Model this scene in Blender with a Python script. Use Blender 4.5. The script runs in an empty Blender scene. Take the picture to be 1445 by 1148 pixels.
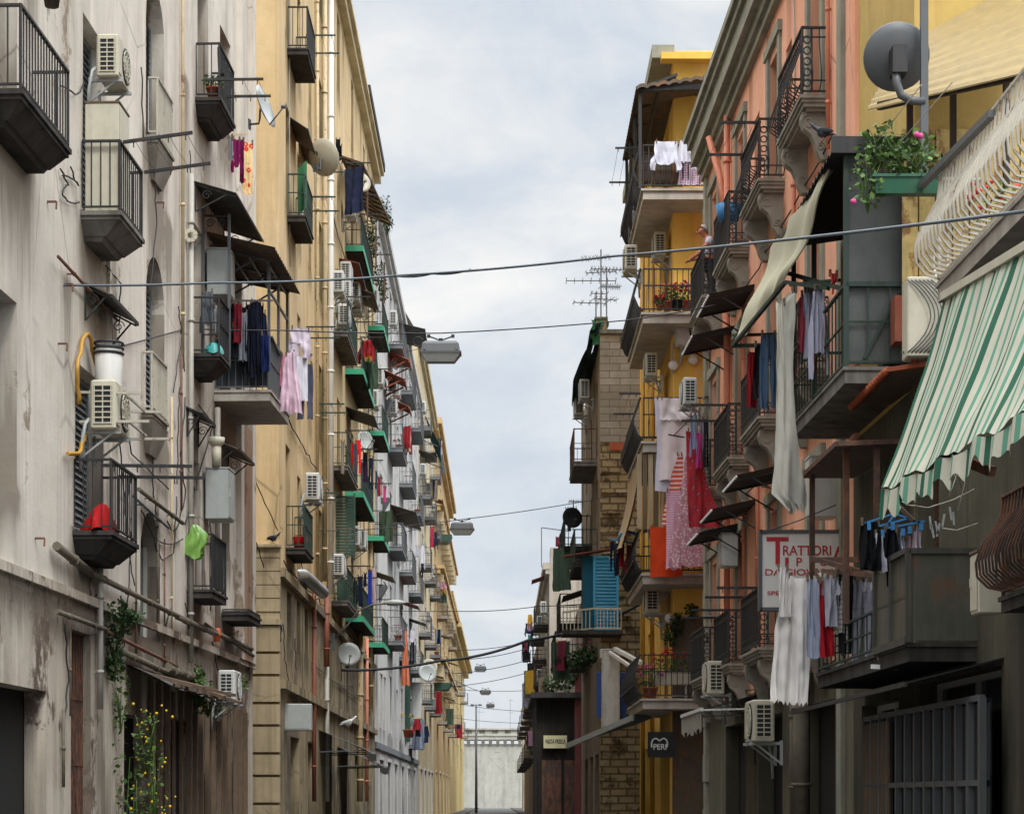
import bpy, math, random
from mathutils import Vector, Matrix
R = random.Random(7)
C = bpy.context.scene.collection
F, VX, VY, EYE = 3000.0, 708.0, 1125.0, 1.65     # photo calibration: focal length in photo pixels, vanishing point, eye height
PI = math.pi
def P(px, py, d):
    return Vector(((px-VX)*d/F, d, EYE+(VY-py)*d/F))
def S(d): return F/d

# ---------------------------------------------------------------- mesh builder
class MB:
    def __init__(s): s.v = []; s.f = []; s.m = []; s.s = []
    def add(s, vs, fs, m=0, sm=False):
        b = len(s.v); s.v += [tuple(v) for v in vs]
        for f in fs: s.f.append([b+i for i in f]); s.m.append(m); s.s.append(sm)
        return s
    def box(s, x0, x1, y0, y1, z0, z1, m=0):
        return s.add([(x0,y0,z0),(x1,y0,z0),(x1,y1,z0),(x0,y1,z0),(x0,y0,z1),(x1,y0,z1),(x1,y1,z1),(x0,y1,z1)],
                     [(0,3,2,1),(4,5,6,7),(0,1,5,4),(1,2,6,5),(2,3,7,6),(3,0,4,7)], m)
    def bbox(s, x0, x1, y0, y1, z0, z1, b=.01, m=0):            # bevelled box
        vs = []; 
        for z, i in ((z0, b), (z0+b, 0), (z1-b, 0), (z1, b)):
            c = b
            vs += [(x0+i+c,y0+i,z),(x1-i-c,y0+i,z),(x1-i,y0+i+c,z),(x1-i,y1-i-c,z),(x1-i-c,y1-i,z),(x0+i+c,y1-i,z),(x0+i,y1-i-c,z),(x0+i,y0+i+c,z)]
        fs = [tuple(range(7,-1,-1)), tuple(range(24,32))]
        for k in range(3):
            for j in range(8): fs.append((k*8+j, k*8+(j+1)%8, k*8+8+(j+1)%8, k*8+8+j))
        return s.add(vs, fs, m)
    def frustum(s, a, za, b, zb, m=0):                         # a, b = (x0,x1,y0,y1)
        return s.add([(a[0],a[2],za),(a[1],a[2],za),(a[1],a[3],za),(a[0],a[3],za),(b[0],b[2],zb),(b[1],b[2],zb),(b[1],b[3],zb),(b[0],b[3],zb)],
                     [(0,3,2,1),(4,5,6,7),(0,1,5,4),(1,2,6,5),(2,3,7,6),(3,0,4,7)], m)
    def bar(s, p, q, w=.02, h=None, m=0):
        p = Vector(p); q = Vector(q); h = h or w; d = (q-p)
        if d.length < 1e-6: return s
        d.normalize(); up = Vector((0,0,1)) if abs(d.z) < .95 else Vector((0,1,0))
        a = d.cross(up).normalized()*w/2; b = a.cross(d).normalized()*h/2
        vs = [p-a-b,p+a-b,p+a+b,p-a+b,q-a-b,q+a-b,q+a+b,q-a+b]
        return s.add(vs, [(0,3,2,1),(4,5,6,7),(0,1,5,4),(1,2,6,5),(2,3,7,6),(3,0,4,7)], m)
    def tube(s, pts, r, n=6, m=0, caps=True):
        pts = [Vector(p) for p in pts]; rings = []; k = len(pts); vs = []
        rr = r if isinstance(r, (list, tuple)) else [r]*k
        pa = None
        for i, p in enumerate(pts):
            t = (pts[min(i+1,k-1)]-pts[max(i-1,0)]).normalized()
            if pa is None:
                up = Vector((0,0,1)) if abs(t.z) < .9 else Vector((1,0,0)); a = t.cross(up).normalized()
            else: a = (pa-t*pa.dot(t)).normalized()
            pa = a; b = t.cross(a)
            for j in range(n):
                w = 2*PI*j/n; vs.append(p+(a*math.cos(w)+b*math.sin(w))*rr[i])
        fs = [(i*n+j, i*n+(j+1)%n, (i+1)*n+(j+1)%n, (i+1)*n+j) for i in range(k-1) for j in range(n)]
        s.add(vs, fs, m, True)
        if caps: 
            b0 = len(s.v)-k*n; s.f.append([b0+j for j in range(n-1,-1,-1)]); s.f.append([b0+(k-1)*n+j for j in range(n)]); s.m += [m,m]; s.s += [False,False]
        return s
    def grid(s, fn, nu, nv, m=0, sm=True, keep=None):
        vs = [fn(i/nu, j/nv) for j in range(nv+1) for i in range(nu+1)]
        fs = [(j*(nu+1)+i, j*(nu+1)+i+1, (j+1)*(nu+1)+i+1, (j+1)*(nu+1)+i) for j in range(nv) for i in range(nu) if keep is None or keep(i,j)]
        return s.add(vs, fs, m, sm)
    def lathe(s, prof, n=16, c=(0,0,0), m=0, M=None, sm=True):
        vs = []; c = Vector(c)
        for r, z in prof:
            for j in range(n):
                w = 2*PI*j/n; v = Vector((r*math.cos(w), r*math.sin(w), z)); vs.append(c+(M@v if M else v))
        k = len(prof)
        return s.add(vs, [(i*n+j, i*n+(j+1)%n, (i+1)*n+(j+1)%n, (i+1)*n+j) for i in range(k-1) for j in range(n)], m, sm)
    def ball(s, c, r, m=0, n=10, sc=(1,1,1)):
        k = max(4, n//2+1); M = Matrix.Diagonal(Vector(sc)).to_3x3()
        return s.lathe([(max(.0005,r*math.sin(PI*i/k)), -r*math.cos(PI*i/k)) for i in range(k+1)], n, c, m, M)
    def ring(s, c, r, w, axis='y', n=10, m=0):
        c = Vector(c); pts = []
        for j in range(n+1):
            a = 2*PI*j/n
            o = {'y': (r*math.cos(a),0,r*math.sin(a)), 'x': (0,r*math.cos(a),r*math.sin(a)), 'z': (r*math.cos(a),r*math.sin(a),0)}[axis]
            pts.append(c+Vector(o))
        for j in range(n): s.bar(pts[j], pts[j+1], w, w, m)
        return s
    def scroll(s, c, r, w, turns=1.6, axis='y', flip=1, n=16, m=0):
        c = Vector(c); pr = None
        for j in range(n+1):
            a = 2*PI*turns*j/n; q = r*(1-.8*j/n)
            o = Vector((flip*q*math.cos(a),0,q*math.sin(a))) if axis == 'y' else Vector((0,flip*q*math.cos(a),q*math.sin(a)))
            if pr is not None: s.bar(pr, c+o, w, w, m)
            pr = c+o
        return s
    def poly(s, pts, y0, y1, m=0):                              # x,z outline extruded along y
        n = len(pts); vs = [(x,y0,z) for x, z in pts]+[(x,y1,z) for x, z in pts]
        fs = [tuple(range(n)), tuple(range(2*n-1,n-1,-1))]+[(i,i+n,(i+1)%n+n,(i+1)%n) for i in range(n)]
        return s.add(vs, fs, m)
    def xf(s, M, start=0):
        for i in range(start, len(s.v)): s.v[i] = tuple(M@Vector(s.v[i]))
        return s
    def mesh(s, name, mats):
        me = bpy.data.meshes.new(name); me.from_pydata(s.v, [], s.f)
        for mt in (mats if isinstance(mats, (list,tuple)) else [mats]): me.materials.append(mt)
        me.polygons.foreach_set('material_index', s.m); me.polygons.foreach_set('use_smooth', s.s); me.update()
        return me
    def build(s, name, mats, parent=None, loc=(0,0,0), rot=0):
        return link(name, s.mesh(name, mats), parent, loc, rot)

    def build_split(s, name, mats, parent=None, loc=(0,0,0), rot=0, gap=.015):
        """every separate piece becomes an object of its own (pieces that touch stay together)"""
        n = len(s.v); par = list(range(n))
        def fd(i):
            while par[i] != i: par[i] = par[par[i]]; i = par[i]
            return i
        for f in s.f:
            for q in f[1:]: par[fd(f[0])] = fd(q)
        grp = {}
        for i, v in enumerate(s.v):
            b = grp.setdefault(fd(i), [list(v), list(v)])
            for k in range(3): b[0][k] = min(b[0][k], v[k]); b[1][k] = max(b[1][k], v[k])
        keys = list(grp); up = {k: k for k in keys}
        def fu(k):
            while up[k] != k: k = up[k]
            return k
        for i, k in enumerate(keys):
            for j in keys[:i]:
                A, B = grp[k], grp[j]
                if all(A[0][q]-gap < B[1][q] and B[0][q]-gap < A[1][q] for q in range(3)): up[fu(k)] = fu(j)
        out = {}
        for fi, f in enumerate(s.f): out.setdefault(fu(fd(f[0])), []).append(fi)
        res = []
        for k, fis in out.items():
            m = MB(); mp = {}
            for fi in fis:
                for q in s.f[fi]:
                    if q not in mp: mp[q] = len(m.v); m.v.append(s.v[q])
                m.f.append([mp[q] for q in s.f[fi]]); m.m.append(s.m[fi]); m.s.append(s.s[fi])
            res.append(m.build(name, mats, parent, loc, rot))
        return res

def link(name, me, parent=None, loc=(0,0,0), rot=0):
    o = bpy.data.objects.new(name, me); C.objects.link(o)
    if parent: o.parent = parent
    o.location = loc; o.rotation_euler = (0,0,rot) if not isinstance(rot, (tuple,list)) else rot
    return o
def tag(o, label=None, cat=None, group=None, kind=None):
    if label: o['label'] = label
    if cat: o['category'] = cat
    if group: o['group'] = group
    if kind: o['kind'] = kind
    return o
def thing(name, label, cat, loc=(0,0,0), rot=0, group=None):
    return tag(link(name, None, None, loc, rot), label, cat, group)
def struct(name, mb, mats): return tag(mb.build(name, mats), kind='structure')
def copy_tree(o, parent=None):
    c = o.copy(); C.objects.link(c)
    if parent: c.parent = parent
    for ch in [k for k in o.children]: copy_tree(ch, c)
    return c
MC = {}
def cached(key, fn):
    if key not in MC: MC[key] = fn()
    return MC[key]

# ---------------------------------------------------------------- walls: a vertical plane X = X0 + k*d (d = distance down the street)
class Wall:
    def __init__(s, side, X0, k, dref):
        s.side, s.X0, s.k, s.dref = side, X0, k, dref
        s.n = math.sqrt(1+k*k); s.o = Vector((X0+k*dref, dref, 0))
        if side == 'L': s.rot = math.atan2(-1, -k); s.lx = Vector((-k,-1,0))/s.n; s.ly = Vector((1,-k,0))/s.n; s.sx = -1
        else: s.rot = math.atan2(1, k); s.lx = Vector((k,1,0))/s.n; s.ly = Vector((-1,k,0))/s.n; s.sx = 1
    def X(s, d): return s.X0+s.k*d
    def x(s, d): return s.sx*(d-s.dref)*s.n                   # local x of depth d on the plane
    def local(s, d, out, z): return Vector((s.x(d), out, z))
    def world(s, d, out, z): return Vector((s.X(d), d, z))+s.ly*out
    def d(s, px, out=0):
        X0 = s.X0+(s.n if s.side == 'L' else -s.n)*out
        return X0/((px-VX)/F-s.k)
    def z(s, px, py, out=0): return EYE+(VY-py)*s.d(px, out)/F
class Flank:                                                    # wall facing the camera at depth d; local x = -X
    def __init__(s, d): s.D = d; s.rot = PI; s.lx = Vector((-1,0,0)); s.ly = Vector((0,-1,0))
    def at(s, px, py, out=0):
        return P(px, py, s.D-out)
WL1 = Wall('L', -6.794, .0373, 30)
WL2 = Wall('L', -4.97, 0, 47.5); WL3_ = WL2
WR1 = Wall('R', 5.57, -.0227, 30)
WR2 = Wall('R', 4.03, 0, 50)
WR3 = Wall('R', 2.96, 0, 64)
WR4 = Wall('R', 2.58, 0, 115)
# ---------------------------------------------------------------- materials
def hexc(h):
    h = h.lstrip('#'); c = [int(h[i:i+2],16)/255 for i in (0,2,4)]
    return tuple((x/12.92 if x <= .04045 else ((x+.055)/1.055)**2.4) for x in c)+(1,)
class NT:
    def __init__(s, name):
        s.mat = bpy.data.materials.new(name); s.mat.use_nodes = True; s.t = s.mat.node_tree; s.N = s.t.nodes
        s.b = s.N['Principled BSDF']; s.tc = s.N.new('ShaderNodeTexCoord')
    def node(s, t, **k):
        n = s.N.new(t)
        for a, v in k.items():
            if a in n.inputs.keys(): n.inputs[a].default_value = v
            else: setattr(n, a, v)
        return n
    def l(s, a, b): s.t.links.new(a, b)
    def mapn(s, scale, src='Object', loc=(0,0,0)):
        m = s.node('ShaderNodeMapping'); m.inputs['Scale'].default_value = scale; m.inputs['Location'].default_value = loc; s.l(s.tc.outputs[src], m.inputs['Vector']); return m.outputs[0]
    def noise(s, scale, det=5, rough=.6, vec=None, dist=0):
        n = s.node('ShaderNodeTexNoise'); n.inputs['Scale'].default_value = scale; n.inputs['Detail'].default_value = det; n.inputs['Roughness'].default_value = rough; n.inputs['Distortion'].default_value = dist
        s.l(vec if vec is not None else s.tc.outputs['Object'], n.inputs['Vector']); return n.outputs['Fac']
    def ramp(s, fac, stops):
        r = s.node('ShaderNodeValToRGB'); e = r.color_ramp.elements
        while len(e) < len(stops): e.new(.5)
        for i, (p, c) in enumerate(stops): e[i].position = p; e[i].color = c if len(c) == 4 else tuple(c)+(1,)
        s.l(fac, r.inputs[0]); return r.outputs[0]
    def step(s, fac, a, b): return s.ramp(fac, [(a,(0,0,0,1)),(b,(1,1,1,1))])
    def mix(s, fac, a, b, mode='MIX'):
        m = s.node('ShaderNodeMix', data_type='RGBA', blend_type=mode)
        for v, i in ((fac,0),(a,6),(b,7)):
            if isinstance(v, (int,float)): m.inputs[i].default_value = v
            elif isinstance(v, tuple): m.inputs[i].default_value = v
            else: s.l(v, m.inputs[i])
        return m.outputs[2]
    def math(s, op, a, b=0.0):
        m = s.node('ShaderNodeMath', operation=op)
        for v, i in ((a,0),(b,1)):
            if isinstance(v, (int,float)): m.inputs[i].default_value = v
            else: s.l(v, m.inputs[i])
        return m.outputs[0]
    def bump(s, h, st=.3, dist=.02):
        b = s.node('ShaderNodeBump'); b.inputs['Strength'].default_value = st; b.inputs['Distance'].default_value = dist; s.l(h, b.inputs['Height']); s.l(b.outputs[0], s.b.inputs['Normal'])
    def out(s, col=None, rough=.8, metal=0, spec=None):
        if col is not None:
            if isinstance(col, tuple): s.b.inputs['Base Color'].default_value = col
            else: s.l(col, s.b.inputs['Base Color'])
        if isinstance(rough, (int,float)): s.b.inputs['Roughness'].default_value = rough
        else: s.l(rough, s.b.inputs['Roughness'])
        s.b.inputs['Metallic'].default_value = metal
        if spec is not None: s.b.inputs['Specular IOR Level'].default_value = spec
        return s.mat
def dim(c, k): return tuple(x*k for x in c[:3])+(1,)

def plaster(name, c, c2, dirt='#5d5348', damt=.5, patch=None, pamt=.62, crack=True, seed=0, rust=0.0):
    n = NT(name); v = n.mapn((1,1,1), loc=(seed*7.3, seed*3.1, seed*1.7))
    base = n.mix(n.step(n.noise(.33, 6, .65, v), .35, .68), hexc(c), hexc(c2))
    base = n.mix(n.math('MULTIPLY', n.step(n.noise(2.2, 7, .7, v), .45, .75), .35), base, dim(hexc(c2), .72))
    st = n.noise(1, 4, .55, n.mapn((1.7,1.7,.22), loc=(seed,0,0)))                 # rain streaks
    st2 = n.noise(1, 3, .5, n.mapn((9,9,.25), loc=(seed,4,0)))
    area = n.step(n.noise(.22, 4, .6, n.mapn((1,1,.6), loc=(3,seed*2,1))), .34, .56)
    f = n.math('MULTIPLY', n.math('MULTIPLY', n.step(st, .45, .63), area), damt)
    f2 = n.math('MULTIPLY', n.step(st2, .5, .66), damt*.5)
    at = n.node('ShaderNodeAttribute', attribute_name='drip'); ds = n.noise(1, 5, .65, n.mapn((5,5,.35), loc=(seed*2,7,3)))
    dr = n.math('MULTIPLY', n.step(n.math('ADD', n.math('MULTIPLY', at.outputs['Fac'], .75), n.math('MULTIPLY', ds, .9)), .5, .98), n.step(at.outputs['Fac'], 0.0, .12))
    blot = n.math('MULTIPLY', n.step(n.noise(.9, 8, .72, v), .5, .66), damt*.5)
    base = n.mix(blot, base, dim(hexc(c2), .62))
    base = n.mix(n.math('MAXIMUM', n.math('MAXIMUM', f, f2), n.math('MULTIPLY', dr, .75)), base, hexc(dirt))
    if rust:
        rs = n.noise(1, 3, .5, n.mapn((5,5,.12), loc=(seed*3,9,2)))
        base = n.mix(n.math('MULTIPLY', n.step(rs, .66, .76), rust), base, hexc('#8a5a3a'))
    h = n.noise(14, 5, .7, v)
    if patch:
        pm = n.step(n.noise(.55, 8, .68, n.mapn((1,1,.8), loc=(seed*5,1,8))), pamt, pamt+.035)
        pc = n.mix(n.step(n.noise(3, 6, .7, v), .4, .65), hexc(patch), dim(hexc(patch), .55))
        base = n.mix(pm, base, pc); h = n.math('SUBTRACT', h, n.math('MULTIPLY', pm, 1.2))
    if crack:
        vo = n.node('ShaderNodeTexVoronoi', feature='DISTANCE_TO_EDGE'); vo.inputs['Scale'].default_value = .5
        wv = n.mix(.12, n.tc.outputs['Object'], n.node('ShaderNodeTexNoise').outputs['Color']); n.l(wv, vo.inputs['Vector'])
        cm = n.math('MULTIPLY', n.math('SUBTRACT', 1.0, n.step(vo.outputs['Distance'], .0, .012)), n.step(n.noise(.4,3,.5,v), .5, .62))
        base = n.mix(n.math('MULTIPLY', cm, .5), base, hexc('#4a423a'))
    n.bump(h, .35, .015)
    return n.out(base, .92, spec=.2)
def paint(name, c, rough=.5, var=.25, rustc=None, ramt=.0, metal=0, scale=6):
    n = NT(name); v = n.tc.outputs['Object']
    col = n.mix(n.math('MULTIPLY', n.step(n.noise(scale, 5, .65, v), .35, .7), var*1.4), hexc(c), dim(hexc(c), .55))
    col = n.mix(n.math('MULTIPLY', n.step(n.noise(1, 4, .6, n.mapn((7,7,.8))), .5, .75), var), col, hexc('#6a6358'))
    if rustc: col = n.mix(n.math('MULTIPLY', n.step(n.noise(scale*.8, 6, .7, n.mapn((1,1,.6), loc=(5,2,1))), .66-ramt*.35, .72-ramt*.3), .9), col, hexc(rustc))
    n.bump(n.noise(30,3,.6,v), .12, .004)
    return n.out(col, rough, metal)
def flat(name, c, rough=.6, metal=0, spec=None):
    n = NT(name); v = n.tc.outputs['Object']
    col = n.mix(n.step(n.noise(5,4,.6,v), .35,.7), hexc(c), dim(hexc(c), .78))
    return n.out(col, rough, metal, spec)
def concrete(name, c, dark, damt=.6):
    n = NT(name); v = n.tc.outputs['Object']
    col = n.mix(n.step(n.noise(1.6,7,.68,v), .36,.7), hexc(c), dim(hexc(c), .66))
    st = n.noise(1,4,.6, n.mapn((3,3,.7)))
    col = n.mix(n.math('MULTIPLY', n.step(st,.46,.66), damt), col, hexc(dark))
    n.bump(n.noise(12,6,.7,v), .4, .01)
    return n.out(col, .9, spec=.2)
def fabric(name, c, pat=None, c2=None, sc=1.0, rough=.9):
    n = NT(name); v = n.tc.outputs['Object']
    base = n.mix(n.math('MULTIPLY', n.step(n.noise(5,4,.6,v),.3,.75), .45), hexc(c), dim(hexc(c), .74))
    if pat == 'check':
        w = [n.node('ShaderNodeTexWave', wave_type='BANDS', bands_direction=d) for d in 'XZ']
        for q in w: q.inputs['Scale'].default_value = 5*sc; n.l(v, q.inputs['Vector'])
        g = n.math('MAXIMUM', n.step(w[0].outputs['Fac'],.72,.8), n.step(w[1].outputs['Fac'],.72,.8)); base = n.mix(g, base, hexc(c2))
    elif pat == 'stripe':
        q = n.node('ShaderNodeTexWave', wave_type='BANDS', bands_direction='X'); q.inputs['Scale'].default_value = 5*sc; n.l(v, q.inputs['Vector'])
        base = n.mix(n.step(q.outputs['Fac'],.45,.55), base, hexc(c2))
    elif pat == 'band':
        q = n.node('ShaderNodeTexWave', wave_type='BANDS', bands_direction='Z'); q.inputs['Scale'].default_value = 2.2*sc; n.l(v, q.inputs['Vector'])
        base = n.mix(n.step(q.outputs['Fac'],.6,.68), base, hexc(c2))
    elif pat == 'floral':
        vo = n.node('ShaderNodeTexVoronoi'); vo.inputs['Scale'].default_value = 7*sc; n.l(v, vo.inputs['Vector'])
        base = n.mix(n.math('SUBTRACT', 1.0, n.step(vo.outputs['Distance'],.3,.42)), base, hexc(c2))
        base = n.mix(n.math('SUBTRACT', 1.0, n.step(vo.outputs['Distance'],.07,.13)), base, hexc('#efe6da'))
    n.bump(n.noise(120,2,.5,v), .15, .002)
    return n.out(base, rough, spec=.15)
def leafm(name, c, c2):
    n = NT(name)
    oi = n.node('ShaderNodeNewGeometry')
    col = n.mix(oi.outputs['Random Per Island'], hexc(c), hexc(c2))
    return n.out(col, .6, spec=.3)
def glassm(name, c='#1a1f22', rough=.12):
    n = NT(name); v = n.tc.outputs['Object']
    col = n.mix(n.step(n.noise(1.5,3,.5,v),.4,.6), hexc(c), dim(hexc(c), 2.2))
    return n.out(col, rough, spec=.6)
def blocks(name, c, c2, mortar, bw, bh, mort=.02, rag=0, hole=0):
    n = NT(name)
    sx = n.node('ShaderNodeSeparateXYZ'); n.l(n.tc.outputs['Object'], sx.inputs[0])
    cb = n.node('ShaderNodeCombineXYZ'); n.l(n.math('ADD', sx.outputs[1], sx.outputs[0]), cb.inputs[0]); n.l(sx.outputs[2], cb.inputs[1])
    vec = n.mix(.09 if rag else .006, cb.outputs[0], n.node('ShaderNodeTexNoise', **{'Scale': 2.0}).outputs['Color'])
    b = n.node('ShaderNodeTexBrick'); b.inputs['Scale'].default_value = 1; b.inputs['Brick Width'].default_value = bw; b.inputs['Row Height'].default_value = bh
    b.inputs['Mortar Size'].default_value = mort; b.inputs['Mortar Smooth'].default_value = .3; b.inputs['Bias'].default_value = 0
    b.inputs['Color1'].default_value = hexc(c); b.inputs['Color2'].default_value = hexc(c2); b.inputs['Mortar'].default_value = hexc(mortar); n.l(vec, b.inputs['Vector'])
    v = n.tc.outputs['Object']
    col = n.mix(n.math('MULTIPLY', n.step(n.noise(1.2,7,.7,v),.42,.7), .55), b.outputs['Color'], dim(hexc(c2), .5))
    if rag: col = n.mix(n.math('MULTIPLY', n.step(n.noise(1.0,7,.72,n.mapn((1,1,1.6))),.52,.6), .8), col, hexc('#3a3026'))
    n.bump(n.math('SUBTRACT', n.math('MULTIPLY', n.noise(7,6,.7,v), .6), b.outputs['Fac']), .8 if rag else .5, .04)
    return n.out(col, .95, spec=.15)

M = {}
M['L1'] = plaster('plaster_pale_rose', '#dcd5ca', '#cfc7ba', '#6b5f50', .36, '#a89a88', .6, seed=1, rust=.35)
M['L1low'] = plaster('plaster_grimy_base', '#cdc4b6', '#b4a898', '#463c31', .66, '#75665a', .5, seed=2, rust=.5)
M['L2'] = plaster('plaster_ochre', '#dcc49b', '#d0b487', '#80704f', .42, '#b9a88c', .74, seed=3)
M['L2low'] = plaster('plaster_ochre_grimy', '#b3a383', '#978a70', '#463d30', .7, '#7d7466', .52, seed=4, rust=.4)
M['L2stone'] = plaster('stone_rusticated', '#b5a688', '#9b8d72', '#4d4436', .6, '#7d7a72', .55, seed=5)
M['L3'] = plaster('plaster_white', '#c9c8c6', '#bdbbb8', '#7c7b78', .35, seed=6)
M['L4'] = plaster('plaster_cream', '#d3c4a2', '#c3b290', '#8c7a58', .4, seed=7)
M['L5'] = plaster('plaster_amber', '#c9ae80', '#b99c70', '#7d6340', .45, '#a8814a', .62, seed=8)
M['L6'] = plaster('plaster_straw', '#cfba86', '#c0a974', '#8b7a54', .3, seed=9)
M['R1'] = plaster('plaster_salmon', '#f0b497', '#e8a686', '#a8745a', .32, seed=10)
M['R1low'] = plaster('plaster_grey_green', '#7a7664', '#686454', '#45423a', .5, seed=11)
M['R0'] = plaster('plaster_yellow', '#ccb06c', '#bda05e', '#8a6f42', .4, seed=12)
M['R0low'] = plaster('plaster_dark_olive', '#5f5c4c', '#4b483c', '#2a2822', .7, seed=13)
M['R2'] = plaster('plaster_golden', '#ecc364', '#e4b857', '#a17c3a', .25, crack=False, seed=14)
M['R2f'] = plaster('plaster_amber_flank', '#efc676', '#e8bb68', '#9a7434', .25, crack=False, seed=15)
M['R4'] = plaster('plaster_weathered_grey', '#b9b0a2', '#a49a8a', '#5b5347', .55, '#7d7263', .64, seed=16)
M['R5'] = plaster('plaster_brown_grey', '#8f7f6c', '#7c6c5a', '#4c4238', .6, seed=17)
M['castle'] = plaster('castle_stone', '#b9b8b0', '#aaa99f', '#7b7a72', .5, seed=18)
M['stain'] = plaster('plaster_brown_stain', '#a98f78', '#93765c', '#5d4636', .6, '#8a5c3c', .6, seed=19)
M['blocks'] = blocks('concrete_blocks', '#a19a90', '#8b8378', '#655e54', .62, .215, .012)
M['tuff'] = blocks('ragged_tuff', '#ad9d80', '#917f60', '#6a5b44', .46, .2, .028, rag=1)
M['trimg'] = concrete('grey_stucco_trim', '#9a9a8a', '#6b6a5c', .3)
M['slab'] = concrete('balcony_slab_grey', '#7d7a74', '#45423d', .7)
M['slabd'] = concrete('balcony_slab_dark', '#454240', '#252321', .8)
M['slabl'] = concrete('balcony_slab_pale', '#b6afa5', '#7d766b', .4)
M['slabp'] = concrete('balcony_slab_moulded', '#9b968a', '#6b665a', .4)
M['slabw'] = concrete('balcony_slab_blue_grey', '#84878a', '#5a5d60', .3)
M['slabg'] = paint('slab_green_paint', '#35a37d', .6, .3)
M['iron'] = paint('black_iron', '#1c1d1f', .55, .2, '#4a2e20', .1)
M['irong'] = paint('green_iron', '#1b342b', .5, .25)
M['ironw'] = paint('white_iron', '#b9b3a4', .5, .3, '#6a4a34', .2)
M['irons'] = paint('grey_iron', '#55585b', .5, .2)
M['ironb'] = paint('brown_rusty_iron', '#4a342a', .7, .3, '#6e4630', .5)
M['screen'] = flat('dark_screen_cloth', '#2b3138', .9)
M['screeng'] = flat('green_screen_cloth', '#1f4f40', .8)
M['screenb'] = flat('black_screen_cloth', '#17191c', .85)
M['screenlg'] = flat('bright_green_screen', '#2c6b45', .85)
M['white'] = paint('white_enamel', '#c9cac6', .4, .18)
M['whiteb'] = paint('bright_white_enamel', '#dcdcd8', .35, .1)
M['cream'] = paint('cream_enamel', '#c3beaa', .5, .2)
M['greyp'] = paint('grey_enamel', '#a3a8a6', .45, .2)
M['grille'] = flat('dark_grille', '#14171a', .6)
M['galv'] = paint('galvanised_duct', '#a9abab', .35, .3, metal=.6)
M['alu'] = paint('aluminium_duct', '#c9c6bd', .3, .3, metal=.5)
M['cap'] = paint('canopy_sheet_grey', '#403f3c', .7, .35)
M['capb'] = paint('canopy_sheet_brown', '#5d5040', .75, .4, '#7b5434', .3)
M['capy'] = paint('corrugated_yellow_sheet', '#968150', .6, .3)
M['tile'] = paint('terracotta_tile', '#8e4a34', .85, .4, scale=9)
M['terra'] = paint('terracotta_pot', '#a3512f', .8, .3)
M['pvc'] = paint('grey_pvc_pipe', '#a9a69c', .5, .3)
M['pipec'] = paint('cream_pipe', '#c9b58c', .55, .3, '#7b4a34', .25)
M['piper'] = paint('russet_pipe', '#8e5240', .6, .35)
M['pipes'] = paint('salmon_pipe', '#cf7f60', .6, .2)
M['pipey'] = paint('yellow_gas_pipe', '#b98a2e', .5, .3)
M['rust'] = paint('rusty_pipe', '#6a4a3a', .75, .5, '#7d4a30', .4)
M['grime'] = paint('grimy_pipe', '#6b6455', .8, .5)
M['orange'] = paint('orange_pvc', '#d0562a', .5, .15)
M['cable'] = flat('black_cable', '#22252a', .6)
M['cableg'] = flat('grey_steel_cable', '#4b545c', .5)
M['glass'] = glassm('window_glass')
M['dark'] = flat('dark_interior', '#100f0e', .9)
M['frost'] = None
M['shut_g'] = paint('green_shutter', '#274a3e', .6, .25)
M['shut_b'] = paint('brown_shutter', '#5b3a2c', .65, .3)
M['shut_y'] = paint('grey_shutter', '#7d8486', .6, .25)
M['shut_w'] = paint('white_shutter', '#bdbdb6', .6, .25)
M['shut_t'] = paint('turquoise_blue_shutter', '#3aa0cc', .5, .15)
M['blue'] = paint('royal_blue_panel', '#2a4d94', .5, .15)
M['wood'] = paint('old_timber', '#6b5846', .85, .5, scale=4)
M['woodd'] = paint('dark_timber', '#3b2c24', .85, .4, scale=4)
M['awn_b'] = fabric('awning_tan_stripe', '#b09a78', 'stripe', '#8a745a', 2.0)
M['awn_s'] = fabric('awning_olive_white', '#b5b199', None)
M['awn_d'] = fabric('awning_slate_blue', '#5d6f84', None)
M['teal'] = fabric('awning_teal', '#275a70', None)
M['net'] = flat('dark_green_net', '#173530', .95)
M['leaf'] = leafm('leaf_green', '#2f4a22', '#5d7a3a')
M['leafd'] = leafm('leaf_dark_green', '#1f331c', '#40592e')
M['red'] = flat('red_petals', '#c2261e', .7)
M['yel'] = flat('yellow_petals', '#d8b41e', .7)
M['pink'] = flat('pink_petals', '#d24a8c', .7)
M['skin'] = flat('skin', '#b9765c', .6)
M['hair'] = flat('grey_hair', '#b9b2a8', .8)
M['bird'] = flat('pigeon_plumage', '#3c3e44', .7)
M['birdw'] = flat('gull_plumage', '#cfd0d0', .7)
M['plast_g'] = flat('lime_plastic_bag', '#719c48', .3)
M['plast_b'] = flat('blue_plastic', '#3a86c0', .4)
M['plast_t'] = flat('teal_plastic', '#3f9e9a', .5)
M['oxide'] = paint('oxide_red_paint','#6e3530',.7,.4)
M['trough'] = paint('dark_green_plastic','#1f5a40',.5,.2)
M['ironm'] = paint('muddy_grey_frame','#3f3e38',.7,.3)
M['soot'] = plaster('sooty_plaster','#3a3632','#2b2825','#171513',.7,'#4f473e',.6,seed=23)
M['olive'] = paint('olive_sheet_metal','#4d4d40',.6,.5,'#5d4634',.35,scale=3)
M['signc'] = paint('cream_sign_board','#d8d3a8',.6,.15)
M['louv'] = paint('turquoise_louvre','#2a8bb5',.55,.2)
M['redcl'] = fabric('red_cloth', '#a01d1c')
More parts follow.
